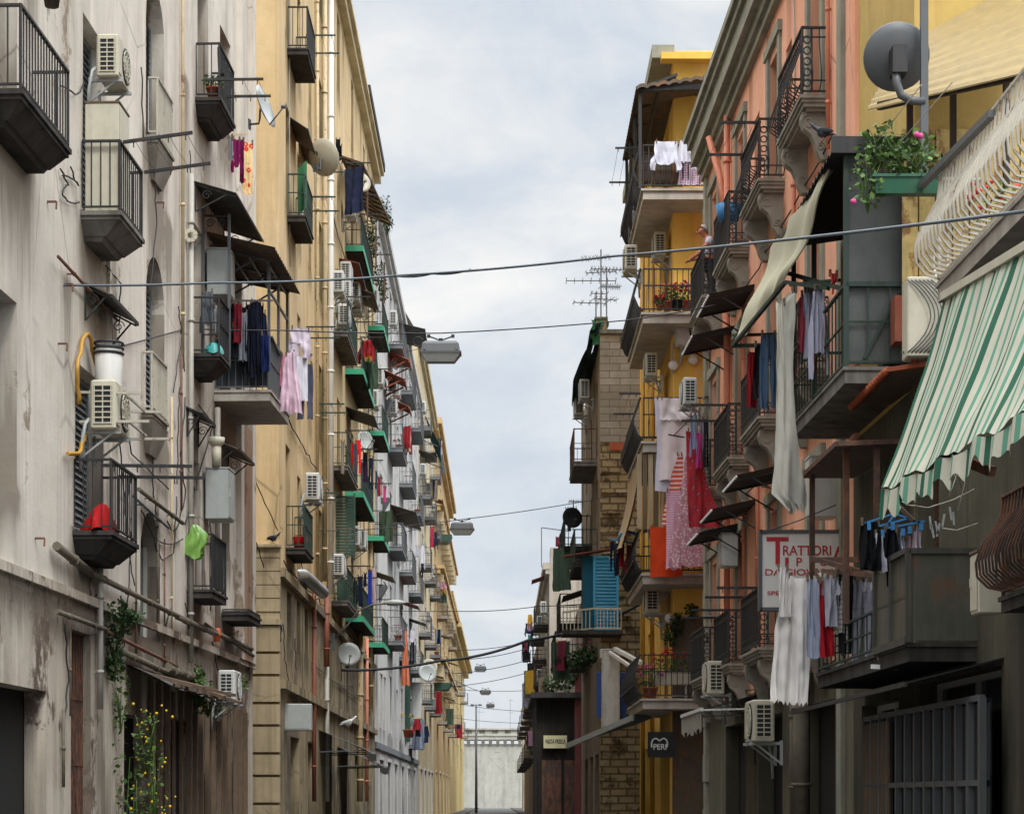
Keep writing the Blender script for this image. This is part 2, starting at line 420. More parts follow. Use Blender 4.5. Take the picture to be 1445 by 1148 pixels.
def frosted():
    n = NT('frosted_panel'); v = n.tc.outputs['Object']
    col = n.mix(n.step(n.noise(1.4,5,.6,v),.35,.7), hexc('#3f4340'), hexc('#575b57'))
    n.bump(n.noise(95,2,.5,v), .55, .01)
    return n.out(col, .28, spec=.6)
M['frost'] = frosted()
M['ag1'] = fabric('awning_cream_stripe', '#bab7a6'); M['ag2'] = fabric('awning_green_stripe', '#2f5f4b'); M['ag3'] = fabric('awning_pale_green_stripe', '#5f937c')
M['asphalt'] = paint('asphalt', '#3b3b3c', .9, .4, scale=2)
M['paving'] = concrete('basalt_paving', '#4b4a49', '#2f2e2d', .5)
M['soil'] = paint('city_ground', '#5d5850', .95, .4, scale=.2)
# ---------------------------------------------------------------- building pieces
def facade(mb, x0, x1, z0, z1, ops, dep=.28, m=0, mr=0, y=0.0, cell=0):
    """wall sheet in the plane y with rectangular openings (x0,x1,z0,z1[,arch]) and their reveals"""
    xs = sorted({x0, x1} | {v for o in ops for v in (max(x0,o[0]), min(x1,o[1]))}); zs = sorted({z0, z1} | {v for o in ops for v in (max(z0,o[2]), min(z1,o[3]))})
    if cell:
        def cut(q): return [a+(b-a)*i/max(1,math.ceil((b-a)/cell)) for a, b in zip(q,q[1:]) for i in range(max(1,math.ceil((b-a)/cell)))]+[q[-1]]
        xs = cut(xs); zs = cut(zs)
    for j in range(len(zs)-1):
        run = None
        for i in range(len(xs)-1):
            cx = (xs[i]+xs[i+1])/2; cz = (zs[j]+zs[j+1])/2
            hole = any(o[0] < cx < o[1] and o[2] < cz < o[3] for o in ops)
            if not hole and run is None: run = xs[i]
            if cell and not hole:
                mb.add([(xs[i],y,zs[j]),(xs[i+1],y,zs[j]),(xs[i+1],y,zs[j+1]),(xs[i],y,zs[j+1])], [(0,1,2,3)], m); run = None; continue
            if run is not None and (hole or i == len(xs)-2):
                xe = xs[i] if hole else xs[i+1]
                mb.add([(run,y,zs[j]),(xe,y,zs[j]),(xe,y,zs[j+1]),(run,y,zs[j+1])], [(0,1,2,3)], m); run = None
    for o in ops:
        a, b, c, d = o[:4]
        mb.add([(a,y,c),(b,y,c),(b,y,d),(a,y,d),(a,y-dep,c),(b,y-dep,c),(b,y-dep,d),(a,y-dep,d)], [(0,1,5,4),(1,2,6,5),(2,3,7,6),(3,0,4,7)], mr)
        if len(o) > 4 and o[4] == 'arch':
            r = (b-a)/2; cx = (a+b)/2; n = 10
            for k in range(n):
                t0 = PI*k/n; t1 = PI*(k+1)/n
                p0 = (cx-r*math.cos(t0), d-r+r*math.sin(t0)); p1 = (cx-r*math.cos(t1), d-r+r*math.sin(t1))
                mb.add([(p0[0],y,p0[1]),(p1[0],y,p1[1]),(p1[0],y,d),(p0[0],y,d)], [(0,1,2,3)], m)
                mb.add([(p0[0],y,p0[1]),(p1[0],y,p1[1]),(p1[0],y-dep,p1[1]),(p0[0],y-dep,p0[1])], [(0,1,2,3)], mr, True)
def window_parts(b, loc, w, h, style='shut_b', dep=.28, name='window'):
    """window or balcony door: frame > shutters / pane. loc = bottom centre on the wall plane"""
    def frame():
        mb = MB(); t = .07; y0, y1 = -dep, -dep+.07
        for (a, c, e, g) in ((-w/2,-w/2+t,0,h),(w/2-t,w/2,0,h),(-w/2+t,w/2-t,h-t,h),(-w/2+t,w/2-t,0,t),(-.03,.03,t,h-t)): mb.box(a,c,y0,y1,e,g)
        return mb.mesh('frame', M['shut_w' if style == 'glass' else style])
    def leafs():
        mb = MB(); t = .07
        mb.box(-w/2+t,w/2-t,-dep+.005,-dep+.02,t,h-t,0)
        if style != 'glass':
            k = int((h-2*t)/.09)
            for i in range(k):
                z = t+i*(h-2*t)/k
                for s_ in (-1, 1):
                    xa, xb = (-w/2+t, -.03) if s_ < 0 else (.03, w/2-t)
                    mb.add([(xa,-dep+.02,z+.07),(xb,-dep+.02,z+.07),(xb,-dep+.06,z),(xa,-dep+.06,z)], [(0,1,2,3)], 0)
        return mb.mesh('shutter', M['glass' if style == 'glass' else style])
    fr = link(name, cached(('fr',round(w,2),round(h,2),style,dep), frame), b, loc)
    link('pane' if style == 'glass' else 'shutter', cached(('lf',round(w,2),round(h,2),style,dep), leafs), fr)
    return fr

def rail_mesh(w, o, h, mat, style='straight', sp=.12, zb=.06, inset=.04, sides='lfr', bar=.016, scr=None):
    mb = MB(); x = w/2-inset; y = o-inset
    segs = []
    if 'l' in sides: segs.append(((-x,.02),(-x,y)))
    segs.append(((-x,y),(x,y)))
    if 'r' in sides: segs.append(((x,y),(x,.02)))
    belly = {'belly': .16, 'bigbelly': .26, 'lean': .12}.get(style, 0)
    for (a, c) in segs:
        a = Vector((*a,0)); c = Vector((*c,0)); L = (c-a).length; n = max(1, round(L/sp)); u = (c-a)/L; out = Vector((-u.y,u.x,0))
        if out.y < 0 or (abs(out.y) < .1 and out.x*a.x < 0): out = -out
        mb.bar(a+Vector((0,0,h)), c+Vector((0,0,h)), .045, .03); mb.bar(a+Vector((0,0,zb)), c+Vector((0,0,zb)), .03, .025)
        if style in ('ornate', 'belly'): 
            mb.bar(a+Vector((0,0,h-.14)), c+Vector((0,0,h-.14)), .022, .018); mb.bar(a+Vector((0,0,zb+.16)), c+Vector((0,0,zb+.16)), .022, .018)
        if style == 'mid': mb.bar(a+Vector((0,0,h*.55)), c+Vector((0,0,h*.55)), .025, .02)
        for i in range(n+1):
            p = a+u*(L*i/n)
            if belly:
                prof = {'belly': [(0,zb),(.9,zb+.1),(1,h*.3),(.55,h*.5),(.15,h*.68),(0,h*.8),(0,h)], 'bigbelly': [(0,zb),(.55,zb+.03),(.95,h*.2),(1,h*.34),(.8,h*.5),(.4,h*.66),(.08,h*.8),(0,h)],
                        'lean': [(0,zb),(.5,h*.1),(1,h*.42),(1,h*.55),(.7,h*.8),(0.3,h)]}[style]
                for q0, q1 in zip(prof, prof[1:]): mb.bar(p+out*belly*q0[0]+Vector((0,0,q0[1])), p+out*belly*q1[0]+Vector((0,0,q1[1])), bar)
            else: mb.bar(p+Vector((0,0,zb)), p+Vector((0,0,h)), bar)
            if style in ('ornate',) and i < n:
                q = p+u*(L/n/2); ax = 'y' if abs(u.x) > .5 else 'x'
                mb.ring(q+Vector((0,0,h-.07)), .045, .012, ax, 8); mb.ring(q+Vector((0,0,zb+.08)), .05, .012, ax, 8)
    if style in ('ornate', 'belly'):
        for sx in (-1, 1):
            for q in range(5):
                mb.ring((sx*(x-.07), y, zb+.12+q*(h-.2)/5), .055, .018, 'y', 8); mb.ring((sx*x, y-.07, zb+.12+q*(h-.2)/5), .055, .018, 'x', 8)
            mb.bar((sx*(x-.14),y,zb),(sx*(x-.14),y,h),.022); mb.bar((sx*x,y-.14,zb),(sx*x,y-.14,h),.022)
    if style == 'scroll':
        for i in range(int(w/.3)): mb.scroll((-x+.15+i*.3, y, h*.5), .1, .014, 1.5, 'y', 1 if i%2 else -1)
    for sx in (-1, 1): mb.bar((sx*x,y,0),(sx*x,y,h+.02),.03)
    if style == 'straight' and not belly:
        pass
    return mb
def slab_mesh(w, o, style):
    mb = MB()
    if style == 'hopper':                                                  # stepped plate tapering towards the wall
        mb.box(-w/2,w/2,-.02,o,-.06,0); mb.box(-w/2+.03,w/2-.03,-.02,o-.03,-.11,-.06)
        mb.frustum((-w/2+.05,w/2-.05,-.02,o-.05), -.11, (-w/2+.18,w/2-.18,-.02,o*.55), -.30); mb.frustum((-w/2+.2,w/2-.2,-.02,o*.5), -.30, (-w/2+.24,w/2-.24,-.02,o*.42), -.36)
    elif style == 'mould':
        for i, (e, za, zb) in enumerate(((0,-.05,0),(.03,-.1,-.05),(.06,-.16,-.1),(.12,-.21,-.16))): mb.box(-w/2+e,w/2-e,-.02,o-e,za,zb)
    else:
        t = .2 if style == 'thick' else .15
        mb.box(-w/2,w/2,-.02,o,-.045,0); mb.box(-w/2+.025,w/2-.025,-.02,o-.025,-t,-.045)
    return mb
def console(mb, x, o, z, w=.2, h=.7):                                       # scrolled corbel under a moulded balcony
    pts = [(0,0),(o*.86,0),(o*.9,-.1),(o*.8,-.24),(o*.55,-.33),(o*.42,-.45),(o*.36,-h*.8),(o*.2,-h),(0,-h)]
    b = len(mb.v); n = len(pts)
    mb.add([(x-w/2,y,z+q) for y, q in pts]+[(x+w/2,y,z+q) for y, q in pts], [tuple(range(n)), tuple(range(2*n-1,n-1,-1))]+[(i,(i+1)%n,(i+1)%n+n,i+n) for i in range(n)])
    for s_ in (-1, 1):
        mb.scroll((x+s_*(w/2+.006), o*.62, z-.14), .12, .022, 1.7, 'x', 1); mb.scroll((x+s_*(w/2+.006), o*.22, z-h*.72), .07, .02, 1.5, 'x', -1)
def balcony(b, W, d1, d2, o, z, slab='plain', sm='slab', rm='iron', rail='straight', h=1.0, sp=.12, screen=None, scr_sides='e', consoles=False, sides='lfr', fascia=None, name='balcony', bar=.016):
    """balcony of building b on wall W from depth d1 (near) to d2; railing (and cloth screen, corbels) are sub-parts"""
    w = abs(d2-d1)*W.n
    key = (round(w,2), round(o,2), slab, sm, fascia)
    def mk():
        mb = slab_mesh(w, o, slab)
        if fascia:
            mb.box(-w/2-.012,w/2+.012,o+.002,o+.02,-.17,.01,1); mb.box(-w/2-.014,-w/2-.002,0,o+.02,-.17,.01,1); mb.box(w/2+.002,w/2+.014,0,o+.02,-.17,.01,1)
        return mb.mesh('balcony', [M[sm], M[fascia or sm]])
    so = link(name, cached(key, mk), b, W.local((d1+d2)/2, 0, z))
    link('railing', cached(('rl',round(w,2),round(o,2),h,rail,rm,sp,sides,bar), lambda: rail_mesh(w,o,h,rm,rail,sp,sides=sides,bar=bar).mesh('railing', M[rm])), so)
    if consoles:
        mb = MB()
        for s_ in (-1, 1): console(mb, s_*(w/2-.3), o, -.2)
        mb.build_split('corbel', M['slabp'], so)
    if screen:
        mb = MB(); x = w/2-.065; y = o-.065; near = 1 if W.side == 'L' else -1
        def sheet(a, c):
            a = Vector(a); c = Vector(c); nn = (c-a).cross(Vector((0,0,1))).normalized()
            mb.grid(lambda u, v: a+(c-a)*u+Vector((0,0,.08+v*(h-.12)))+nn*.012*math.sin(u*23+v*4), 14, 5)
        if 'e' in scr_sides: sheet((-x,y,0),(x,y,0))
        if 'n' in scr_sides: sheet((near*x,.03,0),(near*x,y,0))
        if 'f' in scr_sides: sheet((-near*x,.03,0),(-near*x,y,0))
        mb.build('privacy_screen', M[screen], so)
    return so
def pipe(b, W, pts, r, m='pvc', out=.07, name='drainpipe', clips=True):
    """pts = (d, z) or (d, z, out) on the wall"""
    mb = MB(); L = [W.local(p[0], p[2] if len(p) > 2 else out, p[1]) for p in pts]
    mb.tube(L, r, 8)
    if clips:
        for a, c in zip(L, L[1:]):
            n = int((c-a).length/1.9)
            for i in range(n+1):
                t = (i+.5)/(n+1); p = a.lerp(c, t); q = (c-a).normalized()*.025
                mb.tube([p-q, p+q], r*1.28, 8); mb.bar(p, Vector((p.x, 0, p.z)), .02)
    return mb.build(name, M[m], b)
def vpipe(b, W, px, y0, y1, wpx, m='pvc', name='drainpipe', top=None):
    d = W.d(px, .08); r = wpx/2/S(d); z0 = W.z(px, y0, .08); z1 = W.z(px, y1, .08)
    return pipe(b, W, [(d, top or z0), (d, z1)], r, m, .02+r*1.2, name)
def canopy(b, W, d1, d2, o, z, drop=.15, m='cap', corr=False, brackets=True, name='canopy', thing_=None):
    """sloping sheet roof fixed to the wall; thing_ = (label, group) makes it a thing of its own"""
    w = abs(d2-d1)*W.n
    mb = MB()
    if corr:
        n = max(6, int(w/.07))
        for t in (0, -.012): mb.grid(lambda u, v: Vector((-w/2+w*u, o*v, -drop*v+t+.018*math.cos(u*n*PI))), n*2, 3, 0, False)
        mb.bar((-w/2,o,-drop-.02),(w/2,o,-drop-.02),.03,.03,1)
    else:
        mb.add([(-w/2,0,.02),(w/2,0,.02),(w/2,o,.02-drop),(-w/2,o,.02-drop),(-w/2,0,0),(w/2,0,0),(w/2,o,-drop),(-w/2,o,-drop)], [(0,1,2,3),(7,6,5,4),(0,4,5,1),(1,5,6,2),(2,6,7,3),(3,7,4,0)], 0)
        mb.bar((-w/2,o,.0-drop),(w/2,o,.0-drop),.03,.05,1)
    mats = [M[m], M['iron']]
    if thing_:
        t = thing(name, thing_[0], 'canopy', W.world((d1+d2)/2, 0, z), W.rot, thing_[1] if len(thing_) > 1 else None); r = mb.build('roof_sheet', mats, t)
    else: t = r = mb.build(name, mats, b, W.local((d1+d2)/2, 0, z))
    if brackets:
        k = MB()
        for x in (-w/2+.06, w/2-.06):
            k.bar((x,.01,-.03),(x,o*.97,-drop-.035),.025); k.bar((x,.01,-.5),(x,o*.75,-drop*.75-.05),.022); k.bar((x,.01,-.5),(x,.01,.0),.025)
            k.scroll((x,o*.28,-.22), .09, .012, 1.5, 'x')
        k.build_split('bracket', M['iron'], t)
    return t
def drying_arms(b, W, d1, d2, o0, o1, z, m='iron', rise=0.0, lines=4, wpx=.035):
    """two arms that stick out from a balcony with washing lines between them"""
    mb = MB()
    for d in (d1, d2): mb.bar(W.local(d,o0,z), W.local(d,o1,z+rise), wpx, wpx*1.2, 0)
    for i in range(lines):
        t = (i+.6)/lines; p = W.local(d1,o0+(o1-o0)*t,z+rise*t+.03); q = W.local(d2,o0+(o1-o0)*t,z+rise*t+.03); mid = (p+q)/2-Vector((0,0,.03))
        mb.tube([p,mid,q], .004, 4, 1)
        for d in (d1, d2): mb.bar(W.local(d,o0+(o1-o0)*t,z+rise*t), W.local(d,o0+(o1-o0)*t,z+rise*t-.09), .014, .014, 0)
    return mb.build('drying_arm', [M[m], M['cableg']], b)

def drips(o, src):
    """rain-washed dirt below sills, slabs and pipe ends: how strongly each wall vertex lies under one (0..1)"""
    me = o.data; at = me.attributes.new('drip','FLOAT','POINT'); vals = []
    for v in me.vertices:
        x, y, z = v.co; s = 0.0
        for (a, b, zt, L) in src:
            if z <= zt+.02 and a-.25 < x < b+.25:
                e = min(1.0, (x-a+.25)/.3, (b+.25-x)/.3); s = max(s, e*max(0.0, 1-(zt-z)/L)**1.3)
        vals.append(s)
    at.data.foreach_set('value', vals)
def building(name, label, W, d0, d1, H, mat, ops=(), low=None, lowmat=None, flank=None, dep=.28, depth=11, stains=(), trim=None, roofm='paving', z0=0, win=True, cat='apartment building'):
    """ops: (d_near, d_far, z0, z1, style[, 'arch']). Returns the Empty; facade, flanks and roof are parts"""
    b = thing(name, label, cat, W.o, W.rot)
    L = []; cell = .3 if stains else 0
    for o in ops:
        xa, xb = sorted((W.x(o[0]), W.x(o[1]))); L.append((xa, xb, o[2], o[3], o[5] if len(o) > 5 else None))
    xa, xb = sorted((W.x(d0), W.x(d1)))
    mb = MB()
    if low:
        up = [q for q in L if q[3] > low]; dn = [q for q in L if q[2] < low]
        facade(mb, xa, xb, low, H, up, dep, 0, 0, 0, cell); m2 = MB(); facade(m2, xa, xb, z0, low, dn, dep, 0, 0, 0, cell); g_ = m2.build('ground_floor', M[lowmat], b)
    else: facade(mb, xa, xb, z0, H, L, dep, 0, 0, 0, cell)
    f_ = mb.build('facade', M[mat], b)
    if stains:
        src = []
        for s_ in stains: q = sorted((W.x(s_[0]), W.x(s_[1]))); src.append((q[0], q[1], s_[2], s_[3] if len(s_) > 3 else 2.2))
        for q in L: src.append((q[0]-.1, q[1]+.1, q[2], .9))
        if low: src.append((xa, xb, low-.05, 1.1))
        drips(f_, src)
        if low: drips(g_, src)
    fm = MB(); near = W.x(d0); far = W.x(d1)
    fm.add([(near,0,z0),(near,-depth,z0),(near,-depth,H),(near,0,H)], [(0,1,2,3)])
    fm.build('flank_wall', M[flank or mat], b)
    bk = MB(); bk.add([(far,0,z0),(far,-depth,z0),(far,-depth,H),(far,0,H)], [(0,1,2,3)]); bk.add([(near,-depth,z0),(far,-depth,z0),(far,-depth,H),(near,-depth,H)], [(0,1,2,3)]); bk.build('rear_wall', M[flank or mat], b)
    rf = MB(); rf.add([(xa,0,H-.02),(xb,0,H-.02),(xb,-depth,H-.02),(xa,-depth,H-.02)], [(0,1,2,3)]); rf.build('roof', M[roofm], b)
    if win:
        for q, o in zip(L, ops):
            if o[4] == 'niche':
                k = MB(); k.add([(q[0],-dep+.004,q[2]),(q[1],-dep+.004,q[2]),(q[1],-dep+.004,q[3]),(q[0],-dep+.004,q[3])], [(0,1,2,3)]); k.build('niche', M[mat], b)
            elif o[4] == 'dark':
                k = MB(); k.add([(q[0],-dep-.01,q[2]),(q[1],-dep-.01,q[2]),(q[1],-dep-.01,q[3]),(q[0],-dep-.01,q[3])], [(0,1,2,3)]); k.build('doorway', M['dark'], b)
            else: window_parts(b, ((q[0]+q[1])/2, 0, q[2]), q[1]-q[0], q[3]-q[2], o[4], dep)
    if trim:
        t = MB()
        for q in L:
            e = .13
            for (a, c, u, v) in ((q[0]-e,q[0],q[2],q[3]),(q[1],q[1]+e,q[2],q[3]),(q[0]-e-.03,q[1]+e+.03,q[3],q[3]+.16)): t.box(a,c,.0,.045 if v-u > .2 else .07,u,v)
        t.build_split('window_surround', M[trim], b)
    return b
def cornice(b, W, d0, d1, z, steps, m, name='cornice'):
    """steps: (projection, z_from, z_to) relative to z"""
    mb = MB(); xa, xb = sorted((W.x(d0), W.x(d1)))
    for o, za, zb in steps: mb.box(xa-o*.25, xb+o*.25, -.02, o, z+za, z+zb)
    return mb.build(name, M[m], b)

# ---------------------------------------------------------------- wall-mounted and loose things
def ac_mesh(w=.8, h=.58, d=.3):
    mb = MB(); mb.bbox(-w/2,w/2,.12,.12+d,0,h,.02,0)
    return mb
def ac_unit(W, d, out, z, label, group=None, rot=None, sc=1.0, fan=True, mat='white', world=None):
    rz = W.rot if rot is None else rot
    t = thing('air_conditioner', label, 'air conditioner', world if world is not None else W.world(d,out,z), rz, group); t.scale = (sc,sc,sc)
    w, h, dd = .8, .58, .3
    link('body', cached(('acb',mat), lambda: ac_mesh().mesh('body', M[mat])), t)
    def gr():
        mb = MB(); y = .12+dd
        mb.lathe([(.0,.0),(.22,.0),(.24,.012),(.25,.0)], 20, (-.1,y+.003,h/2), 0, Matrix.Rotation(-PI/2,3,'X'))
        for k in range(3): mb.ring((-.1,y+.018,h/2), .07+k*.07, .012, 'y', 16, 1)
        for k in range(6):
            a = PI*k/6; mb.bar((-.1-.23*math.cos(a),y+.018,h/2-.23*math.sin(a)),(-.1+.23*math.cos(a),y+.018,h/2+.23*math.sin(a)),.01,.01,1)
        fan = mb; ends = []
        for sx in (-1, 1):                                               # coil louvres on the two ends and a side panel
            mb = MB(); ends.append(mb); x = sx*(w/2+.004); mb.add([(x,.16,.06),(x,.38,.06),(x,.38,h-.06),(x,.16,h-.06)], [(0,1,2,3)], 0)
            for k in range(8): mb.bar((x+sx*.006,.16,.07+k*.063),(x+sx*.006,.38,.07+k*.063),.012,.014,1)
            for k in range(3): mb.bar((x+sx*.008,.17+k*.1,.06),(x+sx*.008,.17+k*.1,h-.06),.012,.012,1)
        k = MB(); k.box(.2,.36,y,y+.012,.06,h-.06,1)
        return [('fan_grille', fan.mesh('fan_grille', [M['grille'], M[mat]])), ('service_panel', k.mesh('service_panel', [M['grille'], M[mat]]))]+[('coil_grille', q.mesh('coil_grille', [M['grille'], M[mat]])) for q in ends]
    for nm, me in cached(('acg',mat), gr): link(nm, me, t)
    def br():
        mb = MB(); mb.bar((0,0,-.02),(0,.46,-.02),.04); mb.bar((0,.01,-.3),(0,.36,-.03),.025); mb.bar((0,.01,-.32),(0,.01,.02),.04); return mb.mesh('bracket', M['greyp'])
    for sx in (-.28,.28): link('bracket', cached('acbr', br), t, (sx,0,0))
    link('hose', cached('achs', lambda: MB().tube([(.38,.1,.12),(.47,.08,.05),(.46,.03,-.2),(.44,.015,-.5)], .022, 6).mesh('hose', M['greyp'])), t)
    return t
def dish(loc, rz, label, r=.4, tilt=.45, mat='greyp', arm=True, group=None):
    t = thing('satellite_dish', label, 'satellite dish', loc, rz, group)
    Mx = Matrix.Rotation(-PI/2+tilt, 3, 'X')                            # opens along local +y, tilted up
    mb = MB(); c = Vector((0,.25,.3))
    mb.lathe([(.002,0),(r*.35,r*.025),(r*.7,r*.11),(r,r*.23),(r*1.01,r*.25),(r*.7,r*.135),(r*.35,r*.05),(.002,r*.02)], 24, c, 0, Mx); mb.build('reflector', M[mat], t)
    k = MB(); a = c+Mx@Vector((0,r*.85,r*.18)); f = c+Mx@Vector((0,r*.35,r*1.05))
    k.tube([c+Mx@Vector((0,r*.9,.06)), f], .014, 6); k.build('feed_arm', M['irons'], t)
    e = MB(); e.tube([f-Vector((0,.05,0)), f+Vector((0,.05,0))], [.03,.045], 8); e.build('receiver', M['irons'], t)
    p = MB(); p.tube([(0,0,0),(0,.2,.0),(0,.22,.1),c+Mx@Vector((0,0,-.02))], .022, 8); p.box(-.06,.06,0,.02,-.1,.1); p.build('mount', M['irons'], t)
    return t
def pot_plant(loc, label, fl=None, pr=.12, ph=.2, fr=.22, fh=.3, n=70, potm='terra', seed=1, leaf='leaf', group=None, trough=None, cat='potted plant'):
    t = thing('potted_plant', label, cat, loc, 0, group)
    p = MB()
    if trough: p.frustum((-trough/2+.03,trough/2-.03,-.07,.07),0,(-trough/2,trough/2,-.1,.1),ph); p.box(-trough/2-.012,trough/2+.012,-.112,.112,ph-.03,ph)
    else: p.lathe([(.001,0),(pr*.72,0),(pr*.95,ph*.85),(pr*1.08,ph*.85),(pr*1.08,ph),(pr*.9,ph),(.001,ph*.93)], 12)
    p.build('pot', M[potm], t)
    foliage(t, [((0,0,ph+fh*.45),((trough or fr*2)/2 if trough else fr,fr if not trough else .16,fh*.6))], n, .07, leaf, seed)
    if fl:
        rr = random.Random(seed+50); q = MB()
        for i in range(max(5, n//9)):
            x = rr.uniform(-1,1)*((trough/2) if trough else fr); y = rr.uniform(-1,1)*.15; z = ph+fh*rr.uniform(.55,1.15)
            q.ball((x,y,z), rr.uniform(.025,.05), 0, 6, (1,1,.7))
        q.build('flowers', M[fl], t)
    return t
def foliage(parent, blobs, n, size, m, seed=0, droop=0, name='foliage'):
    rr = random.Random(seed); mb = MB()
    for c, rad in blobs:
        for i in range(n):
            while True:
                p = Vector((rr.uniform(-1,1), rr.uniform(-1,1), rr.uniform(-1,1)))
                if p.length < 1 and rr.random() < .35+.65*p.length: break
            q = Vector(c)+Vector((p.x*rad[0],p.y*rad[1],p.z*rad[2])); a = Vector((rr.gauss(0,1),rr.gauss(0,1),rr.gauss(-.1-droop,.7))).normalized(); bb = a.cross(Vector((rr.gauss(0,1),rr.gauss(0,1),rr.gauss(0,1)))).normalized()
            L = size*(.45+1.3*rr.random()**2); w = L*rr.uniform(.2,.42)
            mb.add([q, q+a*L*.5+bb*w, q+a*L, q+a*L*.5-bb*w], [(0,1,2,3)])
        for i in range(max(3,n//22)):
            e = Vector(c)+Vector((rr.uniform(-1,1)*rad[0]*.8,rr.uniform(-1,1)*rad[1]*.8,rr.uniform(-.2,1)*rad[2]*.8))
            mb.tube([Vector(c)-Vector((0,0,rad[2])), Vector(c).lerp(e,.6)-Vector((0,0,rad[2]*.2)), e], [.008,.006,.003], 4)
    return mb.build(name, M[m], parent)

# ---------------------------------------------------------------- washing
FAB = {}
def fab(c, pat=None, c2=None, sc=1.0):
    k = (c, pat, c2, sc)
    if k not in FAB: FAB[k] = fabric('cloth_'+c.strip('#'), c, pat, c2, sc)
    return FAB[k]
SHAPES = {   # strips of (t, x_left, x_right); unit height and width
 'towel': [[(0,-.5,.5),(1,-.49,.5)]],
 'sheet': [[(0,-.5,.5),(.5,-.47,.49),(1,-.5,.48)]],
 'fan_l': [[(0,.28,.5),(.3,-.05,.5),(1,-.5,.5)]],
 'fan_r': [[(0,-.5,-.28),(.4,-.5,.05),(1,-.46,.5)]],
 'flare': [[(0,-.16,.2),(.3,-.26,.3),(1,-.5,.5)]],
 'drape': [[(0,-.5,.1),(.4,-.42,.25),(1,-.3,.5)]],
 'curtain': [[(0,.05,.15),(.07,-.33,.1),(.35,-.38,.04),(.6,-.4,.08),(.8,-.42,.22),(.94,-.48,.42),(1,-.05,.42)]],
 'spread': [[(0,.0,.5),(.12,-.22,.5),(.45,-.4,.48),(1,-.5,.46)]],
 'tilt': [[(0,-.1,.3),(.3,-.3,.42),(1,-.5,.48)]],
 'shirt': [[(0,-.36,.36),(.3,-.38,.37),(.62,-.36,.36),(.74,-.3,.28),(.82,-.14,.1)],[(.5,-.38,-.28),(.66,-.5,-.26),(.85,-.52,-.34),(1,-.48,-.36)],[(.5,.28,.38),(.66,.26,.47),(.88,.34,.52),(1,.36,.47)]],
 'tee': [[(0,-.2,.2),(.1,-.34,.34),(.3,-.32,.32),(1,-.34,.33)],[(.06,-.36,-.28),(.3,-.54,-.3),(.4,-.5,-.3)],[(.06,.28,.36),(.3,.3,.54),(.4,.3,.5)]],
 'longtee': [[(0,-.22,.22),(.1,-.3,.3),(.72,-.3,.3)],[(.05,-.32,-.24),(.5,-.48,-.3),(1,-.52,-.36)],[(.05,.24,.32),(.5,.3,.5),(.95,.38,.54)]],
 'trousers': [[(0,-.42,.42),(.34,-.46,.46)],[(.3,-.46,.0),(.65,-.42,-.05),(1,-.44,-.1)],[(.3,.0,.46),(.65,.06,.42),(1,.1,.45)]],
 'shorts': [[(0,-.42,.42),(.5,-.47,.47)],[(.45,-.48,-.01),(1,-.5,-.08)],[(.45,.01,.48),(1,.08,.5)]],
 'sock': [[(0,-.3,.3),(.6,-.26,.26),(.75,-.3,.4),(.9,-.2,.52),(1,.1,.45)]],
 'brief': [[(0,-.5,.5),(.35,-.42,.42),(.7,-.16,.16),(1,-.12,.12)]],
}
from mathutils import noise as mnoise
def cloth_mb(shape, w, h, seed, folds=4, amp=.03, hem=0):
    rr = random.Random(seed); mb = MB(); ph = rr.uniform(0,6.28); lean = rr.uniform(-.05,.05); sd = rr.uniform(0,90); bow = rr.uniform(-.03,.03)
    for si, st in enumerate(SHAPES[shape]):
        nv = max(8, int(30*(st[-1][0]-st[0][0]))); nu = 22 if si == 0 else 8
        def fn(u, v, st=st, si=si):
            t = st[0][0]+(st[-1][0]-st[0][0])*v
            for a, b in zip(st, st[1:]):
                if a[0] <= t <= b[0]+1e-6:
                    q = (t-a[0])/max(1e-6,b[0]-a[0]); q = q*q*(3-2*q)*.5+q*.5; xl = a[1]+(b[1]-a[1])*q; xr = a[2]+(b[2]-a[2])*q; break
            x = xl+(xr-xl)*u
            n1 = mnoise.noise(Vector((x*folds*1.5+.5*t, t*.9, sd))); n2 = mnoise.noise(Vector((x*folds*3.6-.8*t, t*2.2, sd+9))); n3 = mnoise.noise(Vector((x*9, t*h*6, sd+20)))
            f = amp*((.5+1.0*t)*(2.4*n1+.9*n2)+.45*n3)
            xx = x*w+lean*t*w+bow*w*math.sin(t*PI)+.06*w*mnoise.noise(Vector((u*2,t*2.5,sd+40)))*t
            z = -t*h
            if v > .99: z += (.03*h*mnoise.noise(Vector((u*3,7,sd)))) + (hem*math.sin(u*nu*2.2) if hem else 0)
            if v < .001: z -= .02*h*math.sin(u*PI)*(1 if si == 0 else 0)
            return Vector((xx, f+si*.012*(1 if si == 1 else -1), z))
        mb.grid(fn, nu, nv)
    return mb
def hang(px0, px1, y0, y1, d, shape, mat, label, cat, rot=0.0, seed=None, folds=4, amp=.03, group=None, name=None, hem=0, peg=True):
    """washing that fills photo columns px0..px1 and rows y0..y1 at distance d; rot = turn about the vertical"""
    s = S(d); w = (px1-px0)/s/max(.25,math.cos(rot)); h = (y1-y0)/s
    seed = seed if seed is not None else int(px0*7+y0*3)
    top = P((px0+px1)/2, y0, d)
    o = cloth_mb(shape, w, h, seed, folds, amp, hem).build(name or cat.replace(' ','_'), mat, None, top, rot)
    tag(o, label, cat, group)
    if peg:
        k = MB(); st = SHAPES[shape][0][0]
        for x in (st[1]*w*.85, st[2]*w*.85): k.box(x-.012,x+.012,-.016,.016,-.05,.04)
        k.build_split('clothes_peg', M['wood'], o)
    return o
